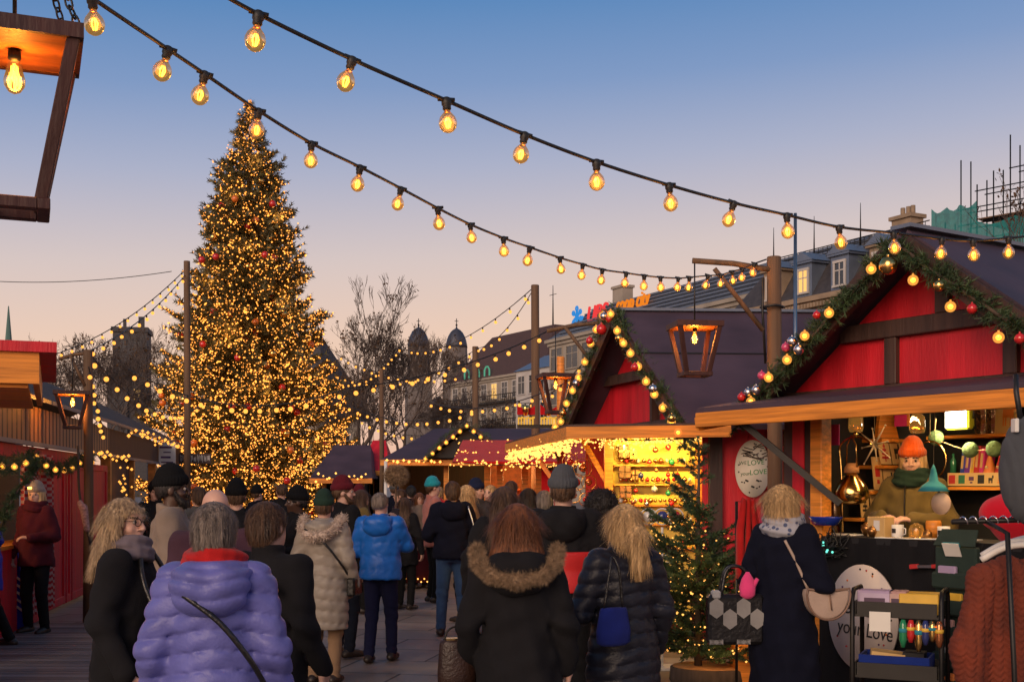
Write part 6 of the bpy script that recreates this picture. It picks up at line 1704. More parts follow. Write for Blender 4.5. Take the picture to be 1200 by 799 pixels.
pole('pole standing by the red hut with a small bracket', 103, 410, 15, .058, (70, 421, 414), (84, 417, 101, 452))
lantern('open wooden lantern glowing in front of the tan slatted hut', P(85, 461, 14.9), .42, .18, .42, .3, rope_to=P(85, 420, 14.9).z, energy=22)
pole('tall grey pole in front of the great lit tree', 219, 306, 22, .062)
pole('tall pole rising between the town houses and the middle stall', 627, 334, 20, .07)
pole('short slim pole beside the beige corner house', 557, 406, 28, .075)
pole('slim white painted pole in front of the distant hip roof', 447, 432, 26, .05)
pole('bracket pole mostly hidden behind the garland of the middle stall', 706, 368, 15.9, .075, (641, 388, 378), (662, 384, 697, 430))
lantern('open wooden lantern hanging behind the canopy of the middle stall', P(651, 441, 16.0), .44, .20, .48, .2, rope_to=P(651, 388, 16).z, energy=12)
pole('amber lit square post behind the canopy corner', 657, 418, 17.2, .06, mat='larchx')
pole('thin grey metal mast in front of the mansard house', 932, 250, 12.5, .022, mat='steel', metal=True, name='metal_mast')
pole('thin white metal post in front of the distant hip roof', 452, 540, 20, .035, mat='white', metal=True, name='metal_post')

# ---- bulbs
def bulb_meshes():
    a = MB().lathe([(.012, -.040), (.014, -.050), (.022, -.060), (.032, -.073), (.0375, -.089), (.0378, -.100), (.033, -.116), (.023, -.128), (.011, -.1345), (.002, -.136)], n=18).build('bulb', M_['bulbglass'])
    b = MB().lathe([(.012, .012), (.021, .006), (.021, -.018), (.017, -.024), (.018, -.036), (.011, -.045)], n=14).lathe([(.0125, -.040), (.013, -.052)], n=12, mi=1)
    for k in (-1, 1): b.tube([(0, 0, .004), (k * .035, 0, .004)], .009, 8)
    b = b.build('socket', [M_['rubber'], M_['brass']])
    c = MB()
    for k in range(5):
        an = k * 1.2566; c.tube([(.005 * math.cos(an), .005 * math.sin(an), -.074), (.012 * math.cos(an), .012 * math.sin(an), -.092), (.006 * math.cos(an), .006 * math.sin(an), -.116)], .0022, 4)
    c = c.build('filament', M_['glow'])
    far = MB().lathe([(.018, 0), (.02, -.03), (.012, -.05)], n=6, mi=1).ball((0, 0, -.088), .036, 8, 6).build('bulb', [M_['glow_far'], M_['rubber']])
    r = [o.data for o in (a, b, c, far)]
    for o in (a, b, c, far): bpy.data.objects.remove(o)
    return r
BULB, SOCKET, FILAMENT, FARBULB = bulb_meshes()
def string_lights(label, pts, bulbs, far=True, r=.006, scale=1.0, tilt=.25, group='strings of bulbs over the market', light=0.0):
    """a cable through pts carrying bulbs at the given points"""
    o0 = Vector(pts[0]); t = thing('string_light', label, 'string lights', o0, 0, group)
    MB().tube([Vector(p) - o0 for p in pts], r, 6).build('cable', M_['rubber'], t)
    rnd = random.Random(len(label))
    for i, p in enumerate(bulbs):
        p = Vector(p) - o0; rot = (rnd.uniform(-tilt, tilt), rnd.uniform(-tilt, tilt), rnd.uniform(0, 3.1)); sc = scale * rnd.uniform(.94, 1.06)
        if far: put('bulb', FARBULB, t, p, sc, rot)
        else:
            rot = (rot[0] * .5, rot[1] * .8 + .08, .3)
            b = put('bulb', BULB, t, p, sc, rot); put('socket', SOCKET, b, (0, 0, 0)); put('filament', FILAMENT, b, (0, 0, 0))
            if light: lamp(t, 'POINT', p + Vector((0, 0, -.1 * sc)), light, (1, .5, .14), .03)
    return t
# upper string over the right half
B2 = [(303, 17, 3.75), (413, 70, 3.95), (523, 118, 4.2), (615, 158, 4.5), (699, 190, 4.75), (784, 217, 5.05), (860, 238, 5.35), (922, 252, 5.65), (983, 266, 5.9), (1047, 273, 6.15), (1104, 280, 6.35), (1140, 282, 6.5), (1182, 279, 6.7)]
pp = [P(240, -18, 3.6)] + [P(*q) for q in B2] + [P(1290, 268, 7.1)]
string_lights('large bulbs on the upper black cable sweeping down to the big red gable', spline(pp, 6), [P(*q) for q in B2], False, .0068, .84, light=.7)
B1 = [(108, -2, 3.7), (197, 58, 4.15), (240, 87, 4.35), (303, 130, 4.7), (365, 168, 5.1), (422, 196, 5.5), (470, 221, 5.9), (513, 244, 6.3), (551, 263, 6.7), (590, 279, 7.1), (621, 290, 7.5), (656, 302, 7.9), (683, 310, 8.25), (706, 316, 8.55), (734, 320, 8.85), (755, 323, 9.1), (774, 325, 9.3), (795, 326, 9.55), (808, 325, 9.7), (830, 323, 9.9), (845, 322, 10.0), (858, 318, 10.15), (870, 315, 10.25), (884, 309, 10.4)]
pp = [P(60, -36, 3.5)] + [P(*q) for q in B1] + [P(898, 304, 10.45)]
string_lights('bulbs on the lower black cable running to the top of the bracket pole', spline(pp, 5), [P(*q) for q in B1], False, .0068, .83, light=.7)
# more distant strings
def far_string(label, ends, depth, n, scale=1.0):
    a, b = P(*ends[0]), P(*ends[1]); pts = sag(a, b, depth, 20); string_lights(label, pts, along(pts, n), True, .008, scale * .62)
far_string('string of bulbs from the tall pole top down towards the church towers', ((625, 337, 20), (478, 410, 33)), .35, 12, 1.3)
far_string('string of bulbs from the tall pole top down to the short slim pole', ((625, 339, 20), (557, 408, 28)), .25, 7, 1.3)
far_string('string of bulbs from the short slim pole towards the bare trees', ((557, 410, 28), (392, 438, 36)), .5, 16, 1.5)
far_string('big bulbs from the hidden bracket pole across the low sky to the bare trees', ((640, 389, 15.9), (405, 455, 14)), .12, 12, 1.25)
far_string('big bulbs crossing in front of the great tree at mid height', ((405, 455, 14), (150, 432, 15)), .32, 15, 1.35)
far_string('bulbs dipping from the middle gable towards the distant hip roof', ((705, 425, 15.8), (500, 470, 22)), .32, 14, 1.25)
far_string('low row of bulbs before the bare trees', ((560, 478, 23), (395, 468, 27)), .35, 14, 1.5)
far_string('bulbs over the distant roof seen against the church tower', ((540, 440, 36), (395, 415, 42)), .4, 14, 1.7)
far_string('bulbs from the grey pole to the pole by the red hut', ((217, 322, 22), (103, 412, 15)), .15, 13, 1.2)
far_string('bulbs from the grey pole out over the hut roofs', ((217, 316, 22), (40, 422, 19)), .25, 17, 1.1)
far_string('bulbs hanging down beside the pole by the red hut', ((104, 430, 14.8), (122, 510, 16.5)), .05, 9, 1.25)
far_string('bulbs swagged from the pole by the red hut to the great tree', ((103, 412, 15), (240, 470, 26)), .5, 15, 1.5)
far_string('bulbs strung through the branches of the bare trees', ((470, 405, 48), (380, 440, 48)), .8, 16, 2.0)
far_string('faint second row of bulbs low over the bare trees', ((545, 500, 26), (420, 490, 30)), .3, 12, 1.4)
far_string('bulbs before the cream facade beside the hanging lantern', ((700, 405, 16), (600, 470, 26)), .3, 11, 1.3)
a, b = P(-30, 328, 26), P(201, 318, 24); o = MB().tube([p - a for p in sag(a, b, .12)], .008, 5).build('overhead_wire', M_['rubber'], off=None); o.location = a; tag(o, 'single thin wire crossing the pale sky to the grey pole', 'wire')

# ================================================================== the crowd
C_ = {
    'lav': fabric('lavender blue quilted nylon', (.125, .13, .40), quilt=True), 'navyq': fabric('dark navy quilted nylon', (.012, .013, .022), quilt=True),
    'beigeq': fabric('stone quilted nylon', (.30, .255, .21), quilt=True), 'bluejk': fabric('bright blue shell', (.012, .13, .52), quilt=True), 'camel': fabric('taupe wool', (.25, .19, .15)),
    'navy': fabric('navy wool', (.006, .007, .017)), 'plum': fabric('plum nylon', (.065, .03, .045)), 'redq': fabric('red quilted nylon', (.52, .02, .02), quilt=True),
    'maroon': fabric('maroon wool', (.075, .012, .02)), 'pinkjk': fabric('salmon jacket', (.45, .17, .14)), 'green': fabric('green shell', (.02, .28, .17)),
    'olive': fabric('olive canvas', (.15, .105, .035)), 'royal': fabric('royal blue shell', (.01, .03, .42), quilt=True), 'leather': pm('black leather', (.012, .011, .011), .3, var=.2, bump=.3, bs=40),
    'greyj': fabric('grey jacket', (.10, .095, .09)), 'khaki': fabric('khaki trousers', (.27, .17, .10)), 'navytr': fabric('navy trousers', (.012, .014, .045)),
    'greyknit': fabric('grey knit', (.075, .08, .09)), 'greenknit': fabric('dark green knit', (.02, .042, .03)), 'maroonknit': fabric('maroon knit', (.11, .012, .02)), 'blackknit': fabric('black knit', (.008, .008, .009)),
    'orangeknit': fabric('orange knit', (.62, .10, .015)), 'tealknit': fabric('teal knit', (.02, .30, .36)), 'navyknit': fabric('navy knit', (.012, .018, .05)), 'beigeknit': fabric('beige knit', (.34, .27, .22)),
    'redscarf': fabric('red scarf', (.45, .015, .015)), 'greyscarf': fabric('mauve grey scarf', (.16, .13, .15)), 'pinkglove': fabric('pink knit glove', (.85, .07, .24)),
}
def pattern_scarf():
    m, t, b = _new('blue and white patterned scarf'); N, L = t.nodes, t.links; tc = N.new('ShaderNodeTexCoord'); vo = N.new('ShaderNodeTexVoronoi'); vo.inputs['Scale'].default_value = 26; L.new(tc.outputs['Object'], vo.inputs['Vector'])
    rp = N.new('ShaderNodeValToRGB'); rp.color_ramp.elements[0].position = .28; rp.color_ramp.elements[0].color = (.07, .09, .17, 1); rp.color_ramp.elements[1].position = .36; rp.color_ramp.elements[1].color = (.36, .36, .40, 1)
    L.new(vo.outputs['Distance'], rp.inputs[0]); L.new(rp.outputs[0], b.inputs['Base Color']); b.inputs['Roughness'].default_value = .9; return m
FUR = {'tan': pm('tan fur', (.30, .20, .12), .9, var=.4, vs=30), 'cream': pm('cream fur', (.58, .46, .38), .9, var=.2, vs=30), 'gold': pm('golden fur', (.34, .22, .10), .9, var=.3, vs=30)}
G = 'visitors walking through the market'
fur_w = person('woman from behind in a long black parka with tan fur hood and auburn hair', 606, 5.5, 1.62, 0, dict(mat=M_['blackcloth'], hem=.42, fit=1.0, flare=.03, hood='down', fur=FUR['tan'], fur_r=.027,
    ring=[(-.20, .0, 1.52), (-.185, -.10, 1.46), (-.12, -.19, 1.41), (0, -.225, 1.385), (.12, -.19, 1.41), (.185, -.10, 1.46), (.20, .0, 1.52)]), hair=('flare', 'auburn'), arms=('loose', 'loose'), group=G, seed=2, eyes=False)
m = MB()
for k in (-1, 1): m.lathe([(.024, -.003), (.027, 0), (.024, .003)], n=14, M=Matrix.Rotation(R(35), 3, 'X'), c=(k * .034, .045, 1.725)); m.tube([(k * .06, .04, 1.722), (k * .085, -.02, 1.68)], .003, 4)
m.tube([(-.01, .045, 1.73), (.01, .045, 1.73)], .003, 4); m.build('sunglasses', C_['leather'], fur_w[0]).scale = (fur_w[1],) * 3
puf_w = person('woman from behind with a blonde ponytail and long black quilted coat', 730, 6.1, 1.61, 24, dict(mat=C_['navyq'], hem=.40, fit=1.0, quilt=(.075,), puff=.012), hair=('ponytail', 'blonde'), arms=('front', 'loose'), yaw=0, group=G, seed=3, eyes=False)
lav_w = person('woman in a lavender blue puffer jacket and red scarf with short greyish hair', 252, 4.5, 1.64, 4, dict(mat=C_['lav'], hem=.72, fit=1.1, quilt=(.078,), puff=.015, hood='down'), hair=('short', 'grey'), arms=('loose', 'loose'), scarf=C_['redscarf'], group=G, seed=4, eyes=False)
blk_p = person('person with short brown hair in a black jacket with an amber shoulder print', 316, 5.5, 1.63, -25, dict(mat=M_['blackcloth'], hem=.62, fit=1.0), hair=('short', 'brown'), arms=('loose', 'loose'), yaw=-10, group=G, seed=5, eyes=False)
amber = pm('amber print', (.50, .20, .03), .6)
for (x, y, z), a in (((.02, -.165, 1.40), .7), ((.10, -.160, 1.33), .2), ((.06, -.165, 1.37), 1.4)):
    pass
mm = MB()
for k in range(5):
    an = k * .5; mm.ball((.10 + .045 * math.cos(an * 2), -.152, 1.33 + .02 * math.sin(an * 2)), .017, 8, 6)
mm.build('jacket_print', amber, blk_p[0]).scale = (blk_p[1],) * 3
prof_w = person('woman with glasses and long wavy blonde hair striding past in black, in profile', 148, 5.6, 1.64, -90, dict(mat=M_['blackcloth'], hem=.76, fit=1.1), pants='darkjeans', hair=('wavy', 'ash'), arms=('swing', 'loose'), scarf=C_['greyscarf'], glasses=True, stance='walk', group=G, seed=6, yaw=-22)
person('tall bearded man in a taupe coat and black beanie, in profile', 203, 8.2, 1.80, -80, dict(mat=C_['camel'], hem=.60, fit=1.15, flare=.01), skin='dark', hair=('crop', 'black'), hat=('beanie', C_['blackknit']), beard='black', gender='m', arms=('front', 'front'), group=G, seed=7)
person('bald headed man in a plum jacket behind the lavender jacket', 252, 6.7, 1.69, 20, dict(mat=C_['plum'], hem=.75, fit=1.25), gender='m', arms=('loose', 'loose'), group=G, seed=8, eyes=False)
person('person in a black beanie facing the great tree', 277, 10.5, 1.72, 10, dict(mat=M_['blackcloth'], hem=.7), hair=('crop', 'brown'), hat=('beanie', C_['blackknit']), group=G, seed=9, eyes=False, gender='m')
person('person with brown hair in front of the wooden hut post', 232, 13.5, 1.70, 40, dict(mat=C_['greyj'], hem=.8), hair=('short', 'brown'), group=G, seed=10, eyes=False)
person('person in black with a fur hat standing in the hut doorway', 182, 16, 1.74, 200, dict(mat=M_['blackcloth'], hem=.7), hair=('short', 'black'), hat=('beanie', C_['blackknit']), group=G, seed=31)
person('dark skinned woman in black with a black beanie looking sideways', 347, 11.4, 1.66, 120, dict(mat=M_['blackcloth'], hem=.6), skin='dark', hat=('beanie', C_['blackknit']), hair=('crop', 'black'), arms=('front', 'front'), group=G, seed=11, yaw=-8)
beige_w = person('woman in a stone coloured long puffer coat with cream fur hood and dark green beanie', 380, 10.3, 1.63, -12, dict(mat=C_['beigeq'], hem=.52, fit=1.45, quilt=(.10,), puff=.013, hood='down', fur=FUR['cream']), pants=C_['khaki'], hat=('beanie', C_['greenknit']), hair=('crop', 'brown'), arms=('loose', 'loose'), group=G, seed=12, eyes=False, yaw=14)
person('bearded man with a maroon beanie in dark clothes, head in profile', 403, 11.9, 1.76, -50, dict(mat=M_['blackcloth'], hem=.66), pants='darkjeans', hat=('beanie', C_['maroonknit']), hair=('crop', 'brown'), beard='brown', gender='m', group=G, seed=13, yaw=-35)
blue_m = person('photographer in a bright blue jacket and navy trousers raising a phone', 446, 11.6, 1.64, -10, dict(mat=C_['bluejk'], hem=.86, fit=1.3, quilt=(.14,), puff=.008, hood='down'), pants=C_['navytr'], hair=('crop', 'grey'), arms=('front', 'phone'), gender='m', stance='step', group=G, seed=14, eyes=False, yaw=-10)
jean_w = person('woman with brown hair in a navy hooded jacket and blue jeans', 530, 13.6, 1.76, 6, dict(mat=C_['navy'], hem=.88, fit=1.5, hood='down'), pants='jeans', hair=('short', 'brown'), arms=('front', 'front'), stance='wide', group=G, seed=15, eyes=False)
person('woman with long straight brown hair in a black coat beside the navy jacket', 590, 9.2, 1.70, 12, dict(mat=M_['blackcloth'], hem=.7, fit=1.2), hair=('long', 'brown'), group=G, seed=16, eyes=False)
person('man in a grey beanie and a black and red padded jacket, seen from behind', 660, 8.0, 1.79, -6, dict(mat=M_['blackcloth'], hem=.86, fit=1.45, hood='down', quilt=(.16,), puff=.006, lower=(.98, 1.24, C_['redq'])), hat=('beanie', C_['greyknit']), hair=('crop', 'brown'), gender='m', arms=('front', 'front'), group=G, seed=17, eyes=False)
person('person with big dark curls and a golden fur collar before the yellow display', 706, 8.8, 1.66, -16, dict(mat=M_['blackcloth'], hem=.6, fit=1.2, fur=FUR['gold'], ring=[(-.14, .0, 1.48), (-.11, -.10, 1.46), (0, -.14, 1.45), (.11, -.10, 1.46), (.14, .0, 1.48)]), hair=('curly', 'black'), group=G, seed=18, eyes=False)
cust = person('customer with blonde bobbed hair in a long navy black coat at the craft stall', 919, 7.2, 1.71, -48, dict(mat=C_['navy'], hem=.35, fit=1.1, flare=.02), hair=('bob', 'blonde'), scarf=pattern_scarf(), arms=('loose', 'front'), group=G, seed=19, eyes=False, yaw=-8)
person('person in a salmon jacket and teal beanie in profile by the distant stall', 508, 17.5, 1.80, -70, dict(mat=C_['pinkjk'], hem=.8), hat=('beanie', C_['tealknit']), hair=('crop', 'brown'), group=G, seed=20)
person('man in a navy beanie facing the lane before the distant stall', 559, 15.5, 1.76, -120, dict(mat=C_['greyj'], hem=.75), hat=('beanie', C_['navyknit']), hair=('crop', 'brown'), gender='m', arms=('front', 'front'), group=G, seed=21)
person('fair haired person in black facing the navy beanie man', 574, 16.4, 1.72, 150, dict(mat=M_['blackcloth'], hem=.7), hair=('short', 'blonde'), group=G, seed=22)
person('blonde woman half hidden behind the navy hooded jacket', 545, 15.0, 1.72, 60, dict(mat=C_['maroon'], hem=.8), hair=('long', 'blonde'), group=G, seed=23, eyes=False)
person('person in a bright green hooded jacket under the red awning', 637, 12.0, 1.66, 20, dict(mat=C_['green'], hem=.8, hood='down'), hair=('short', 'grey'), group=G, seed=24, eyes=False)
deck_w = person('woman in a maroon cardigan and beige beanie standing at the checked curtain', 42, 13.8, 1.72, 165, dict(mat=C_['maroon'], hem=.80, fit=1.2), hat=('beanie', C_['beigeknit']), hair=('long', 'blonde'), scarf=C_['maroon'], arms=('front', 'loose'), stance='wide', group=G, seed=25, yaw=12)
MB().box((0, .112, 1.715), (.05, .018, .026), bev=.005).build('head_torch', emit('head torch', (1, .55, .1), 4.0), deck_w[0]).scale = (deck_w[1],) * 3
person('walker in a royal blue jacket leaving the view at the edge', -20, 12.6, 1.70, 90, dict(mat=C_['royal'], hem=.62, fit=1.4), hair=('short', 'brown'), stance='walk', group=G, seed=26, eyes=False)
q = S1.at(1069, 570, .78); w = W1(q)
vend = person('stall vendor in an olive jacket and orange beanie behind the counter', 1069, w.y, 1.74, 142, dict(mat=C_['olive'], hem=.80, fit=1.3, hood='down'), hat=('tall', C_['orangeknit']), hair=('bob', 'blonde'), arms=(((-.28, .05, 1.18), (-.10, .27, 1.20), (.6, .6, .1), (.2, -.2, -1)), ((.28, .05, 1.18), (.12, .29, 1.21), (-.6, .6, .1), (-.2, -.2, -1))), scarf=C_['greenknit'], z0=.27, seed=27, yaw=14, tilt=-7, X=w.x)
MB().tube([(0, .150, 1.44), (0, .162, 1.3), (0, .150, 1.15), (0, .155, .98)], .006, 6).build('zip', M_['iron'], vend[0]).scale = (vend[1],) * 3
# the far crowd around the stalls at the end of the lane
for k, (px, d, H, fc, mt, hr, ht, lab) in enumerate((
    (468, 19.5, 1.66, 100, 'maroon', ('short', 'brown'), None, 'distant visitor in maroon beside the white post'), (481, 21, 1.72, 30, 'blackc', ('short', 'black'), None, 'distant visitor in black before the hip roofed stall counter'),
    (492, 20, 1.60, 200, 'camel', ('long', 'auburn'), None, 'distant auburn haired visitor in taupe'), (462, 23, 1.75, 10, 'navy', None, 'greyknit', 'distant visitor with a grey beanie near the white post'),
    (600, 17, 1.78, -30, 'greyj', ('short', 'brown'), None, 'distant tall visitor in grey under the red awning'), (420, 21, 1.70, 60, 'plum', None, 'maroonknit', 'distant visitor with a maroon beanie near the great tree'),
    (330, 18, 1.74, 20, 'blackc', ('crop', 'brown'), None, 'distant visitor in black at the foot of the great tree'), (302, 20, 1.68, -40, 'navy', None, 'blackknit', 'distant visitor with a dark beanie at the foot of the great tree'),
    (425, 16, 1.66, -70, 'olive', ('long', 'brown'), None, 'distant brown haired visitor in olive behind the maroon beanie'), (618, 14.5, 1.68, 30, 'maroon', ('long', 'black'), None, 'visitor with long black hair near the red awning post'),
    (515, 22, 1.70, -20, 'redq', ('short', 'blonde'), None, 'distant blonde visitor in a red padded jacket'), (475, 16.5, 1.55, -30, 'blackc', ('long', 'brown'), None, 'short visitor in black with a brown mane before the distant stall'))):
    person(lab, px, d, H, fc, dict(mat=M_['blackcloth'] if mt == 'blackc' else C_[mt], hem=.7), hair=hr or ('crop', 'brown'), hat=('beanie', C_[ht]) if ht else None, group=G, seed=40 + k, eyes=abs(fc) > 90)

# ---- what they carry
def bag_mesh(w, d, h, taper=.9, n=3):
    m = MB(); m.lathe([(.02, -h / 2), (w * .36, -h / 2 + .004), (w * .49, -h * .40), (w * .5, -h * .1), (w * .5 * taper, h * .42), (w * .46 * taper, h / 2), (.02, h / 2 + .004)], n=20, sy=d / w); return m
def carried(name, label, pr, p, rz=0.0):
    return thing(name, label, 'bag', at_person(pr, p), pr[0].rotation_euler.z + rz)
t = carried('handbag', 'dark brown handbag on a chain hanging beside the long black parka', fur_w, (-.30, .04, .94), .3); t.scale = (.72,) * 3
bag_mesh(.26, .13, .34).build('bag_body', pm('brown leather', (.035, .016, .011), .4, var=.3, bump=.3), t); MB().tube(spline([(-.09, 0, .16), (-.05, 0, .24), (.06, 0, .26), (.10, 0, .23), (.10, 0, .16)], 5), .007, 6).build('chain_strap', M_['iron'], t); MB().box((0, -.0, .175), (.16, .07, .012)).build('clasp', M_['brass'], t)
t = carried('shoulder_bag', 'flat bright blue bag carried under the arm of the quilted coat', puf_w, (-.17, -.20, 1.10), .1); t.scale = (.55, .6, .55)
m = bag_mesh(.36, .13, .34, .8); m.build('bag_body', fabric('blue bag cloth', (.012, .022, .17)), t); MB().tube(spline([(-.1, 0, .16), (-.04, .0, .5), (.02, .04, .62), (.06, 0, .5), (.1, 0, .16)], 5), .012, 6).build('strap', C_['leather'], t)
t = carried('paper_bag', 'crumpled grey bag held between the two women in black', puf_w, (-.36, .12, .92), .5)
bag_mesh(.24, .16, .2, .7).build('bag_body', fabric('grey bag', (.16, .15, .19)), t)
t = carried('leather_bag', 'glossy black leather bag slung in front of the striding woman', prof_w, (.06, .25, 1.08), -.2)
MB().box((0, 0, 0), (.30, .10, .24), bev=.03).build('bag_body', C_['leather'], t); MB().tube(spline([(-.12, -.02, .1), (-.10, -.1, .30), (-.02, -.16, .42), (.1, -.1, .28), (.12, -.02, .1)], 5), .012, 6).build('strap', C_['leather'], t); MB().box((0, .052, .02), (.05, .01, .03)).box((.0, -.052, .02), (.05, .01, .03)).build('buckle', M_['steel'], t)
t = carried('crossbody_strap', 'thin black bag strap crossing the back of the lavender jacket', lav_w, (0, 0, 0))
MB().tube(spline([(-.08, -.185, 1.31), (.05, -.195, 1.21), (.15, -.175, 1.08), (.20, -.11, .97), (.235, -.02, .86)], 6), .011, 6).build('strap', C_['leather'], t); o = bag_mesh(.2, .09, .18); MB().box((.29, .06, .80), (.09, .22, .18), bev=.02).build('bag_body', C_['leather'], t)
t = carried('crossbody_bag', 'small black crossbody bag with thin strap on the stone puffer coat', beige_w, (0, 0, 0))
MB().tube(spline([(-.10, -.20, 1.34), (.08, -.205, 1.22), (.2, -.14, 1.05), (.23, .0, .92)], 6), .010, 6).build('strap', C_['leather'], t); MB().box((.25, .06, .84), (.08, .2, .16), bev=.02).build('bag_body', C_['leather'], t)
t = carried('shoulder_bag', 'black shoulder bag on a long strap against the navy hooded jacket', jean_w, (0, 0, 0))
MB().tube(spline([(.17, -.13, 1.48), (.235, -.17, 1.25), (.28, -.15, 1.02)], 6), .010, 6).build('strap', M_['steel'], t); MB().box((.31, -.06, .92), (.10, .26, .22), bev=.03).build('bag_body', C_['leather'], t)
t = thing('phone', 'dark phone held up by the photographer in blue', 'phone', at_person(blue_m, (.05, .36, 1.50)), blue_m[0].rotation_euler.z)
MB().box((0, 0, 0), (.08, .01, .155), rot=Euler((.1, .2, 0)), bev=.004).build('body', C_['leather'], t); MB().box((.0, -.008, 0), (.07, .004, .14), rot=Euler((.1, .2, 0))).build('screen', pm('phone screen', (.06, .05, .05), .1), t)
# customer's bags
t = carried('handbag', 'beige half moon leather handbag at the customer hip', cust, (.27, .04, 1.05), 1.0); t.scale = (.78,) * 3
m = MB(); pr_ = [(-.165, .10), (-.06, .085), (.06, .085), (.165, .10)] + [(.175 * math.cos(a), .10 - .235 * math.sin(a) ** .8) for a in np.linspace(.12, math.pi - .12, 17)]
m.poly([(x, -.05, z) for x, z in pr_], .10, nrm=(0, 1, 0)); o = m.build('bag_body', pm('beige leather', (.46, .34, .27), .5, var=.1, bump=.15), t); md = o.modifiers.new('soft', 'BEVEL'); md.width = .022; md.segments = 4; o.data.polygons.foreach_set('use_smooth', [True] * len(o.data.polygons))
MB().tube([(x * 1.0, -.056, z) for x, z in pr_ + pr_[:1]], .008, 6).tube([(.0, -.058, .10), (.02, -.062, -.06)], .006, 5).build('piping', pm('tan piping', (.22, .13, .09), .5), t)
MB().tube(spline([(-.14, 0, .09), (-.22, .04, .30), (-.30, .06, .46)], 5), .012, 6).build('strap', pm('beige strap', (.4, .3, .24), .5), t)
t = carried('tote_bag', 'black and grey geometric patterned tote bag hanging from the customer arm', cust, (-.17, -.27, .93), .9)
MB().box((0, 0, 0), (.34, .09, .30), bev=.02).build('bag_body', C_['leather'], t); m = MB()
for k in range(4):
    x = -.123 + k * .082
    for j in range(3):
        z = .10 - j * .125 + (.03 if k % 2 else -.03)
        if (j + k) % 2: continue
        lo, hi = max(-.145, z - .062), min(.145, z + .062)
        m.poly([(x - .041, -.047, min(.145, lo + .03)), (x, -.047, lo), (x + .041, -.047, min(.145, lo + .03)), (x + .041, -.047, max(-.145, hi - .03)), (x, -.047, hi), (x - .041, -.047, max(-.145, hi - .03))], .003, nrm=(0, -1, 0))
m.build('hexagon_pattern', fabric('grey felt', (.30, .285, .27)), t); m = MB()
for k in (-1, 1): m.tube(spline([(-.09, k * .035, .15), (-.05, k * .02, .30), (.05, k * .02, .30), (.09, k * .035, .15)], 5), .010, 6)
m.build('handle', C_['leather'], t); MB().box((-.12, -.02, .15), (.05, .07, .05), bev=.01).build('grey_lining', fabric('pale lining', (.4, .4, .4)), t)
o = MB().lathe([(.02, -.07), (.045, -.05), (.05, .0), (.035, .05), (.01, .09)], n=12, sy=.6).tube([(.03, 0, 0), (.06, 0, .05)], [.018, .012], 8).build('pink_glove', C_['pinkglove']); o.location = at_person(cust, (-.09, -.25, 1.13)); tag(o, 'bright pink knitted glove poking out of the patterned tote', 'glove')

# ================================================================== wares on the lane
# small lit fir on a log slab
cF = P(818, HY, 10.4); t = thing('small_fir', 'small fir tree with golden fairy lights on a log slab by the oval sign', 'fir tree', (cF.x, 10.4, .14))
HF = P(0, 512, 10.4).z - .14
br, V, F, tips, st, dr, ln, rng = fir(17, HF, .66, .12, .115, 10, .06, .036, 16, tw_len=.17, droop=.03, ragged=.38, prof=lambda q: (1 - q) ** .75 * (1.0 if q < .55 else .62), bare_top=.55)
MB().tube([(0, 0, 0), (0, 0, HF * .5), (.01, 0, HF * .98)], [.035, .022, .006], 8).build('trunk', M_['bark'], t); br.build('branch', M_['bark'], t); np_mesh('crown', V, F, M_['needle2'], t, False)
i = rng.choice(np.where(st[:, 2] < HF * .62)[0], 430); pts = st[i] + dr[i] * (ln[i] * rng.uniform(.3, 1.0, len(i)))[:, None] + rng.normal(0, .008, (len(i), 3)); v, f = octa(pts, rng.uniform(.007, .012, len(pts))); o = np_mesh('fairy_lamp', v, f, M_['glow_fairy'], t, False); o['kind'] = 'stuff'
lamp(t, 'POINT', (.1, -.45, .25), 3.2, (1, .5, .14), .15); lamp(t, 'POINT', (-.1, -.45, .8), 2.4, (1, .5, .14), .15)
cL = P(846, HY, 10.4); t = thing('log_slab', 'round sawn log slab carrying the small fir', 'log', (cL.x - .08, 10.4, 0))
MB().lathe([(.36, 0), (.38, .03), (.37, .13), (.36, .14)], n=28, sy=.8).build('bark_ring', M_['bark'], t); MB().lathe([(.35, .1405), (.35, .146)], n=28, sy=.8).build('cut_face', pm('sawn log face', (.55, .25, .08), .6, var=.25, vs=12, stretch=(1, 1, 1)), t)
cX = P(884, HY, 10.2); o = MB().box((0, 0, .21), (.34, .3, .42), bev=.01).build('wooden_crate', M_['larchx']); o.location = (cX.x, 10.3, 0); tag(o, 'orange wooden crate standing behind the patterned tote', 'crate')
# scarves on a rail behind the customer
cS = P(885, HY, 9.6); t = thing('scarf_rail', 'low rail hung with red and pink scarves behind the customer', 'rack', (cS.x, 9.6, 0))
MB().tube([(-.15, 0, 0), (-.15, 0, 1.58), (.2, 0, 1.58), (.2, 0, 0)], .012, 8).build('rail', M_['iron'], t)
def drape(name, label, x, w, z0, z1, mat, d0, seed):
    n = 14; V = []; rnd = random.Random(seed); ph = rnd.uniform(0, 6)
    for j in range(9):
        z = z1 + (z0 - z1) * j / 8
        for i in range(n + 1): u = i / n - .5; V.append((x + u * w * (.55 + .45 * min(1, j / 3)), d0 - .04 + .03 * math.sin(i * 1.5 + ph + j * .1), z + .015 * math.sin(i + ph)))
    m = MB(); m.add(V, [(j * (n + 1) + i, j * (n + 1) + i + 1, (j + 1) * (n + 1) + i + 1, (j + 1) * (n + 1) + i) for j in range(8) for i in range(n)], 0, True)
    o = m.build(name, mat); md = o.modifiers.new('thick', 'SOLIDIFY'); md.thickness = .012; o.location = (cS.x, 9.6, 0); return tag(o, label, 'scarf', 'scarves on the low rail')
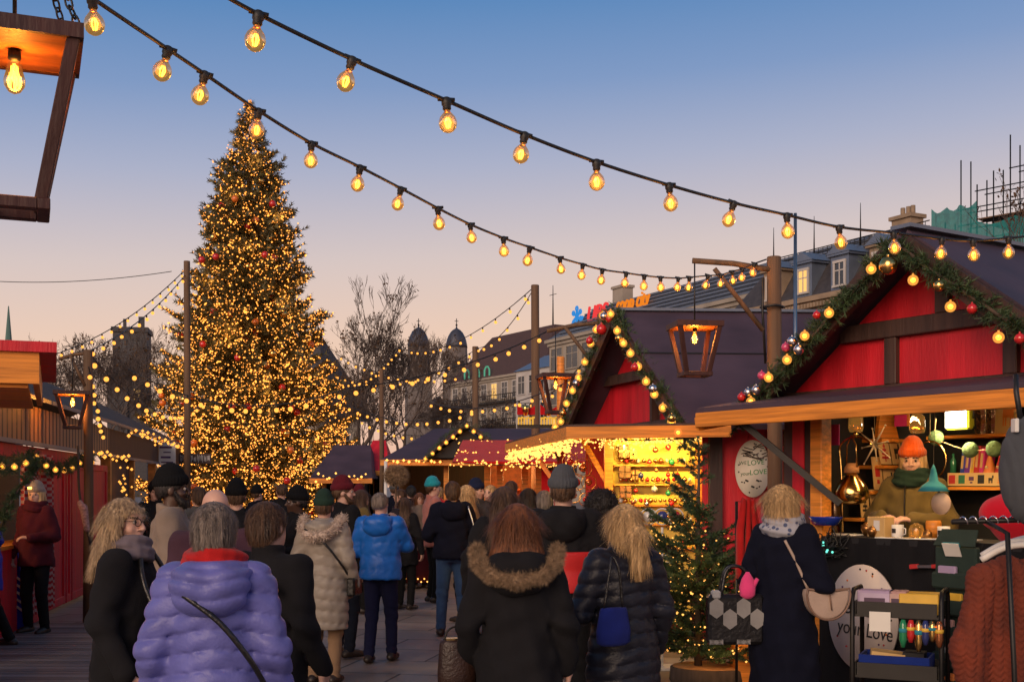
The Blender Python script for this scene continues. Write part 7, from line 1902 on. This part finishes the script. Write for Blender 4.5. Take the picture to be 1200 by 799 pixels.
drape('scarf', 'dark red scarf hanging nearest the small fir', -.06, .18, .95, 1.6, C_['redscarf'], 0, 1); drape('scarf', 'magenta scarf with a gold edge hanging beside the customer shoulder', .08, .14, .9, 1.59, fabric('magenta cloth', (.4, .03, .12)), -.03, 2)
drape('scarf', 'yellow green and teal striped scarf ends below the tote', .10, .12, .15, .62, slat_mat('yellow and teal stripes', (.5, .5, .04), (.01, .20, .26), 16, 'X', .9, .02), .0, 3)
# trolley
q = S1.at(1055, 700, -.62); w = W1(q); TZ = 1.09
t = thing('trolley', 'black three tier trolley full of small goods before the counter', 'trolley', (w.x, w.y, 0), S1.a + .55)
m = MB(); tw_, td_ = .50, .34
for k in (-1, 1):
    pts = [(k * tw_ / 2, -td_ / 2, 0.05), (k * tw_ / 2, -td_ / 2, TZ - .05), (k * tw_ / 2, -td_ / 2 + .05, TZ), (k * tw_ / 2, td_ / 2 - .05, TZ), (k * tw_ / 2, td_ / 2, TZ - .05), (k * tw_ / 2, td_ / 2, .05)]
    m.tube(pts, .014, 8)
m.build('frame', M_['iron'], t)
for z in (.12, .58, .94):
    mm = MB().box((0, 0, z), (tw_ - .02, td_ - .02, .015))
    for k in (-1, 1): mm.box((k * (tw_ / 2 - .012), 0, z + .04), (.012, td_ - .03, .085)); mm.box((0, k * (td_ / 2 - .012), z + .04), (tw_ - .05, .012, .085))
    mm.build('tray', M_['iron'], t)
for k in (-1, 1):
    for j in (-1, 1): MB().lathe([(.028, -.012), (.032, 0), (.028, .012)], n=14, M=Matrix.Rotation(R(90), 3, 'Y'), c=(k * tw_ / 2, j * td_ / 2, .033)).build('castor', M_['rubber'], t)
TM = Matrix.LocRotScale(t.location, t.rotation_euler, None)
def on_trolley(name, label, cat, p, mb, mats, rz=0.0, group=None):
    o = mb.build(name, mats); o.location = TM @ Vector(p); o.rotation_euler = (0, 0, t.rotation_euler.z + rz); return tag(o, label, cat, group)
lilac = pm('lilac carton', (.40, .30, .46), .6, var=.08); rose = pm('rose carton', (.46, .26, .24), .6, var=.08); pr_ = pm('dark print', (.08, .04, .08), .6)
on_trolley('carton', 'lilac printed carton on the top trolley tray', 'box', (-.13, -.05, .955), MB().box((0, 0, .065), (.20, .14, .13), bev=.004).box((0, -.0715, .07), (.12, .003, .035), mi=1).box((0, -.0712, .065), (.17, .002, .1), mi=2), [lilac, pr_, pm('pale lilac', (.5, .4, .55), .6)])
on_trolley('carton', 'rose printed carton beside the lilac one on the top trolley tray', 'box', (.0, -.05, .955), MB().box((0, 0, .065), (.10, .14, .13), bev=.004).box((0, -.0715, .07), (.07, .003, .035), mi=1).box((0, -.0712, .065), (.085, .002, .1), mi=2), [rose, pr_, pm('pale rose', (.56, .36, .32), .6)])
on_trolley('price_card', 'blank white price card clipped to the top trolley tray', 'card', (-.09, -.182, .87), MB().box((0, 0, .04), (.12, .003, .115)), M_['white'])
on_trolley('mesh_basket', 'blue mesh basket of small parcels on the middle trolley tray', 'basket', (-.02, .0, .59), MB().box((0, 0, .012), (.4, .26, .02)).box((0, -.125, .06), (.4, .012, .11)).box((0, .125, .06), (.4, .012, .11)).box((-.195, 0, .06), (.012, .25, .11)).box((.195, 0, .06), (.012, .25, .11)).box((-.05, 0, .1), (.2, .16, .05), rot=Euler((0, .1, .2)), mi=1).box((.1, .02, .1), (.12, .16, .06), mi=2), [fabric('blue mesh', (.012, .03, .20)), card, M_['dark']])
o = on_trolley('plastic_box', 'clear plastic box with blue and orange goods on the bottom trolley tray', 'box', (.02, -.02, .135), MB().box((0, 0, .01), (.36, .24, .012)).box((0, -.118, .09), (.36, .006, .18)).box((0, .118, .09), (.36, .006, .18)).box((-.178, 0, .09), (.006, .23, .18)).box((.178, 0, .09), (.006, .23, .18)), glass_mat('clear plastic', (.8, .82, .85), 0, .6))
for k, (c, x, y, lab) in enumerate((('blue', -.08, -.03, 'crumpled light blue cloth in the clear plastic box'), ('orange', .06, .02, 'crumpled orange cloth in the clear plastic box'))):
    on_trolley('cloth_bundle', lab, 'cloth', (x, y, .16), MB().ball((0, 0, .1), .075, 7, 5, rz=1.3).ball((.04, .02, .13), .05, 6, 4), pm('cloth ' + c, (.05, .22, .4) if c == 'blue' else (.55, .22, .04), .9, bump=.8, bs=15))
hx = [(.20, 'orn_green', .16), (.13, 'redball', .13), (.06, 'gold', .18), (.0, 'orn_navy', .14), (-.06, 'gold', .12), (-.12, 'orn_copper', .15)]
o = on_trolley('yellow_box', 'yellow open box hung on the trolley end', 'box', (.12, -.03, .955), MB().box((0, 0, .06), (.22, .2, .12), bev=.005), inks['yellow'])
for k, (y, mt, L) in enumerate(hx):
    m = MB().lathe([(.012, 0), (.022, -.03), (.024, -L * .7), (.012, -L)], n=8).lathe([(.013, -L * .3), (.026, -L * .32), (.026, -L * .45), (.013, -L * .5)], n=8, mi=1)
    on_trolley('hanging_trinket', f'{KO[mt]} fabric trinket hanging at the trolley end, ' + ('nearest the rail', 'second', 'third', 'fourth', 'fifth', 'farthest from the rail')[k] + ' in its row', 'trinket', (.03 + (.22 - y) * .62, -.195, .93), m, [M_[mt], inks['yellow' if k % 2 else 'teal']], 0, 'trinkets hanging on the trolley')
# hanging organiser
q = S1.at(1122, 640, -.10); t2 = thing('hanging_organiser', 'dark green fabric organiser with pockets hanging from the counter', 'organiser', W1((q.x, q.y, 0)), S1.a); zt = 1.33
org = fabric('dark green canvas', (.03, .048, .04)); MB().box((0, 0, zt - .55), (.30, .05, 1.1), bev=.01).build('back_panel', org, t2)
m = MB().poly([(-.15, -.03, zt), (.15, -.03, zt), (.13, .03, zt + .10), (-.13, .03, zt + .10)], .01); m.build('top_flap', org, t2)
for k in range(6):
    z = zt - .16 - k * .165
    MB().box((0, -.05, z - .05), (.28, .05, .10), bev=.012).build('pocket', org, t2)
    o = MB().box((-.03 + .05 * (k % 2), -.055, z + .015), (.13 - .02 * (k % 3), .03, .05), bev=.008).build('packet', [lilac, inks['yellow'], rose, M_['white'], inks['orange'], inks['blue']][k]); ww = W1((q.x, q.y, 0)); o.location = ww; o.rotation_euler = (0, 0, S1.a)
    tag(o, ('lilac', 'yellow', 'rose', 'white', 'orange', 'blue')[k] + ' packet tucked in a pocket of the green organiser', 'packet')
o = MB().box((0, -.055, zt - .02), (.11, .006, .09), rot=Euler((.5, 0, .1))).box((0, -.058, zt + .012), (.11, .006, .03), rot=Euler((.5, 0, .1)), mi=1).build('price_tag', [M_['white'], inks['teal']]); o.location = W1((q.x, q.y, 0)); o.rotation_euler = (0, 0, S1.a); tag(o, 'white tag with a teal edge on top of the green organiser', 'tag')
# clothes rail with the knitted jumper
dR = 5.5; cR = P(1168, HY, dR)
rk = thing('clothes_rail', 'black metal clothes rail beside the craft stall', 'clothes rack', (cR.x, dR, 0))
zr = P(0, 609, dR).z
MB().tube([(-.03, -.34, .02), (-.055, -.32, zr * .6), (-.075, -.30, zr - .05), (-.08, -.09, zr - .006)], .012, 8).tube([(.75, -.2, .02), (.75, -.05, zr), (.75, .18, .02)], .017, 8).build('upright', M_['iron'], rk)
MB().tube([(-.24, -.09, zr - .006), (.8, -.05, zr + .02)], .012, 8).build('rail', M_['iron'], rk)
tw2 = MB()
tw2.tube([(-.2 + .95 * k / 160, -.085 + .035 * k / 160 + .016 * math.cos(k * .8), zr + .022 * k / 160 + .016 * math.sin(k * .8)) for k in range(160)], .004, 5); tw2.build('twisted_cord', M_['silver'], rk)
knit = pm('rust chunky knit', (.15, .026, .010), .9, var=.3, vs=9, bump=.3, bs=90)
K = Field((-.5, -.2, -.75), (.5, .2, .14), .005)
K.column([(-.66, .235, .07, 0, 0), (-.4, .25, .085, 0, 0), (-.15, .245, .085, 0, 0), (-.02, .19, .07, 0, 0), (.04, .09, .05, 0, 0)], .03); K.cap((-.09, 0, -.0), (-.23, 0, -.06), .055, .06, .04); K.cap((.09, 0, -.0), (.23, 0, -.06), .055, .06, .04)
for k in (-1, 1): K.cap((k * .225, 0, -.06), (k * .31, -.02, -.36), .068, .07, .03); K.cap((k * .31, -.02, -.36), (k * .30, -.03, -.62), .07, .055, .03)
K.cut_ell((0, -.05, .065), (.085, .1, .06), .01); K.below(-.68)
K.disp(lambda X_, Y_, Z_: -.0075 * np.abs(np.sin(X_ * 62 + .3 * np.sin(Z_ * 9))) ** .7 - .0022 * np.sin(Z_ * 210 + 5 * np.abs(np.sin(X_ * 62))) + .006 * np.sin(Z_ * 14 + X_ * 8))
v, f = K.mesh(); jp = thing('knitted_jumper', 'rust red chunky knitted jumper hanging on the clothes rail', 'jumper', (cR.x + .085, dR - .12, zr - .215), R(6)); jp.scale = (.92, .95, 1); np_mesh('knit_body', v, f, knit, jp)
MB().box((.06, -.125, -.24), (.075, .004, .19)).build('hang_tag', M_['white'], jp); MB().tube([(.06, -.12, -.15), (.04, -.09, -.06)], .002, 4).build('tag_string', M_['rope'], jp)
for k, (x, y, lab) in enumerate(((.085, -.13, 'white wooden hanger carrying the rust jumper'), (.13, -.02, 'white wooden hanger behind the rust jumper'), (.21, .04, 'third white wooden hanger, deepest on the clothes rail'))):
    m = MB().tube(spline([(-.19, 0, -.09), (-.10, 0, -.035), (0, 0, -.015), (.10, 0, -.035), (.19, 0, -.09)], 5), .016, 8).tube(spline([(0, 0, -.01), (0, 0, .05), (.02, 0, .08), (.0, 0, .10), (-.02, 0, .085)], 4), .004, 6, mi=1)
    o = m.build('hanger', [M_['white'], M_['steel']]); o.location = (cR.x + x, dR + y + .01, zr - .092 + .012 * k); o.rotation_euler = (0, 0, R(-28)); tag(o, lab, 'hanger', 'white hangers on the clothes rail')
K = Field((-.4, -.2, -.6), (.4, .2, .1), .012); K.column([(-.5, .22, .06, 0, 0), (-.1, .22, .07, 0, 0), (.0, .1, .05, 0, 0)], .03); K.cap((.1, 0, -.02), (.24, 0, -.3), .06, .06, .03); K.cap((-.1, 0, -.02), (-.24, 0, -.3), .06, .06, .03); v, f = K.mesh()
o = np_mesh('maroon_jumper', v, f, C_['maroonknit']); o.location = (cR.x + .36, dR + .02, zr - .1); tag(o, 'dark maroon knitted jumper next along the clothes rail', 'jumper')
qh = P(1192, 602, 6.0); K = Field((-.35, -.25, -.3), (.35, .25, .3), .012); K.ell((0, 0, 0), (.18, .13, .115), .03); K.ell((.06, 0, -.08), (.16, .12, .09), .05); K.disp(lambda X_, Y_, Z_: -.008 * np.abs(np.sin((X_ * .9 + .3 * Z_) * 46)) * np.clip((.12 - Z_) * 6, .15, 1) + .004 * np.sin(X_ * 16 + Z_ * 30)); v, f = K.mesh()
o = np_mesh('knitted_hat', v, f, fabric('bright red cloth', (.75, .012, .03))); o.location = qh; tag(o, 'bright red knitted hat with gathered folds above the white hangers', 'hat')
MB().tube([(0, 0, .14), (.05, .1, .62)], .004, 4).build('cord', M_['rope'], o)
qg = P(1204, 545, 5.2); K = Field((-.25, -.2, -.35), (.25, .2, .35), .008); K.ell((0, 0, -.02), (.115, .09, .23), .03); K.ell((.06, 0, -.1), (.12, .09, .14), .05); K.disp(lambda X_, Y_, Z_: -.006 * np.abs(np.sin(X_ * 90 + Z_ * 14))); v, f = K.mesh()
o = np_mesh('knitted_hat', v, f, C_['greyknit']); o.location = qg; tag(o, 'large grey ribbed knitted hat hanging from the flap at the edge', 'hat')
MB().tube([(-.03, 0, .2), (-.04, .02, .32), (-.03, .05, 2.19 - qg.z)], .012, 6).build('hook', M_['rubber'], o)
MB().box((-.075, -.05, .17), (.018, .05, .06), bev=.004).build('price_tag', M_['white'], o)
# left edge: pointed blue board, fir branch, hand prop
qb = P(28, HY, 14.2); o = MB().poly([(-.14, 0, 0), (.14, 0, 0), (.15, 0, .14), (.06, 0, .55), (.0, 0, .95), (-.05, 0, .55), (-.15, 0, .14)], .10, nrm=(0, 1, 0)).build('pointed_board', C_['royal']); o.location = (qb.x, 14.0, .03); tag(o, 'pointed bright blue padded board with pale chevrons beside the maroon cardigan', 'board')
m = MB()
for k in range(5): m.beam((-.07, -.012, .22 + k * .085), (0, -.012, .27 + k * .085), .02, .022).beam((.07, -.012, .22 + k * .085), (0, -.012, .27 + k * .085), .02, .022)
m.build('chevron', M_['white'], o)
p0, p1 = P(-10, 640, 9.0), P(48, 535, 9.3); t = thing('fir_branch', 'loose fir branch sticking up at the edge before the hut opening', 'branch', p0)
rng = np.random.default_rng(3); MB().tube([Vector((0, 0, -1.25)), Vector((0, 0, 0)), (p1 - p0) * .5 + Vector((-.03, 0, .02)), p1 - p0], [.015, .012, .009, .004], 6).build('stem', M_['bark'], t)
v, f = needle_tris(rng, [Vector((0, 0, 0)), (p1 - p0) * .5 + Vector((-.03, 0, .02)), p1 - p0], .045, 2600, .045); np_mesh('needles', v, f, M_['needle2'], t, False)
MB().ball(Vector((.02, -.05, .18)), .03, 10, 8).build('lamp', M_['glow_lampball'], t)
q = P(99, 605, 14.6); t = thing('willow_wand', 'tall willow wand tied with a pale ribbon leaning on the pole by the red hut', 'wand', (q.x, 14.6, 0))
MB().tube(spline([(.18, 0, 0), (.12, 0, .8), (-.05, 0, 1.5), (-.08, 0, 2.2)], 5), .016, 6).build('stem', M_['bark'], t); K = Field((-.2, -.2, -.3), (.2, .2, .3), .012); K.cap((0, 0, .12), (.04, 0, -.14), .05, .035); K.ell((-.04, 0, .17), (.035, .03, .05)); v, f = K.mesh(); o = np_mesh('ribbon', v + np.array([.0, -.03, 1.32]), f, pm('flowered ribbon', (.45, .25, .22), .8, var=.5, vs=40), t)
# fuzzy ball on the thin post and low barrel lights
q = P(464, 557, 17.0); t = thing('fur_pompom', 'big fuzzy brown ball on a thin stick above the crowd', 'pompom', (q.x, 17.0, 0)); rng = np.random.default_rng(5)
K = Field((-.3, -.3, -.3), (.3, .3, .3), .02); K.ell((0, 0, 0), (.135, .12, .115)); v, f = K.mesh(); n = vert_normals(v, f); v, f = join((v, f), fur_quads(rng, v, n, 3500, .07, .003, .1, .5)); np_mesh('fur', v + np.array([0, 0, q.z]), f, FUR['tan'], t); MB().tube([(0, 0, 0), (0, 0, q.z)], .014, 6).build('stick', M_['pole'], t)
for k, (px, d, lab) in enumerate(((489, 20.2, 'dark round table with a golden lit cloth hem before the distant stall'), (428, 22, 'dark round table with a golden lit hem near the great tree'))):
    q = P(px, HY, d); t = thing('round_table', lab, 'table', (q.x, d, 0)); MB().lathe([(.34, .1), (.36, .9), (.38, .95), (.4, 1.0), (.02, 1.02)], n=20).build('cloth', C_['maroon'], t)
    v, f = octa(np.array([[.37 * math.cos(a), .37 * math.sin(a), .12 + .05 * (j % 2)] for j, a in enumerate(np.linspace(0, 6.28, 44))]), np.full(44, .016)); o = np_mesh('hem_lamp', v, f, M_['glow_fairy'], t, False); o['kind'] = 'stuff'
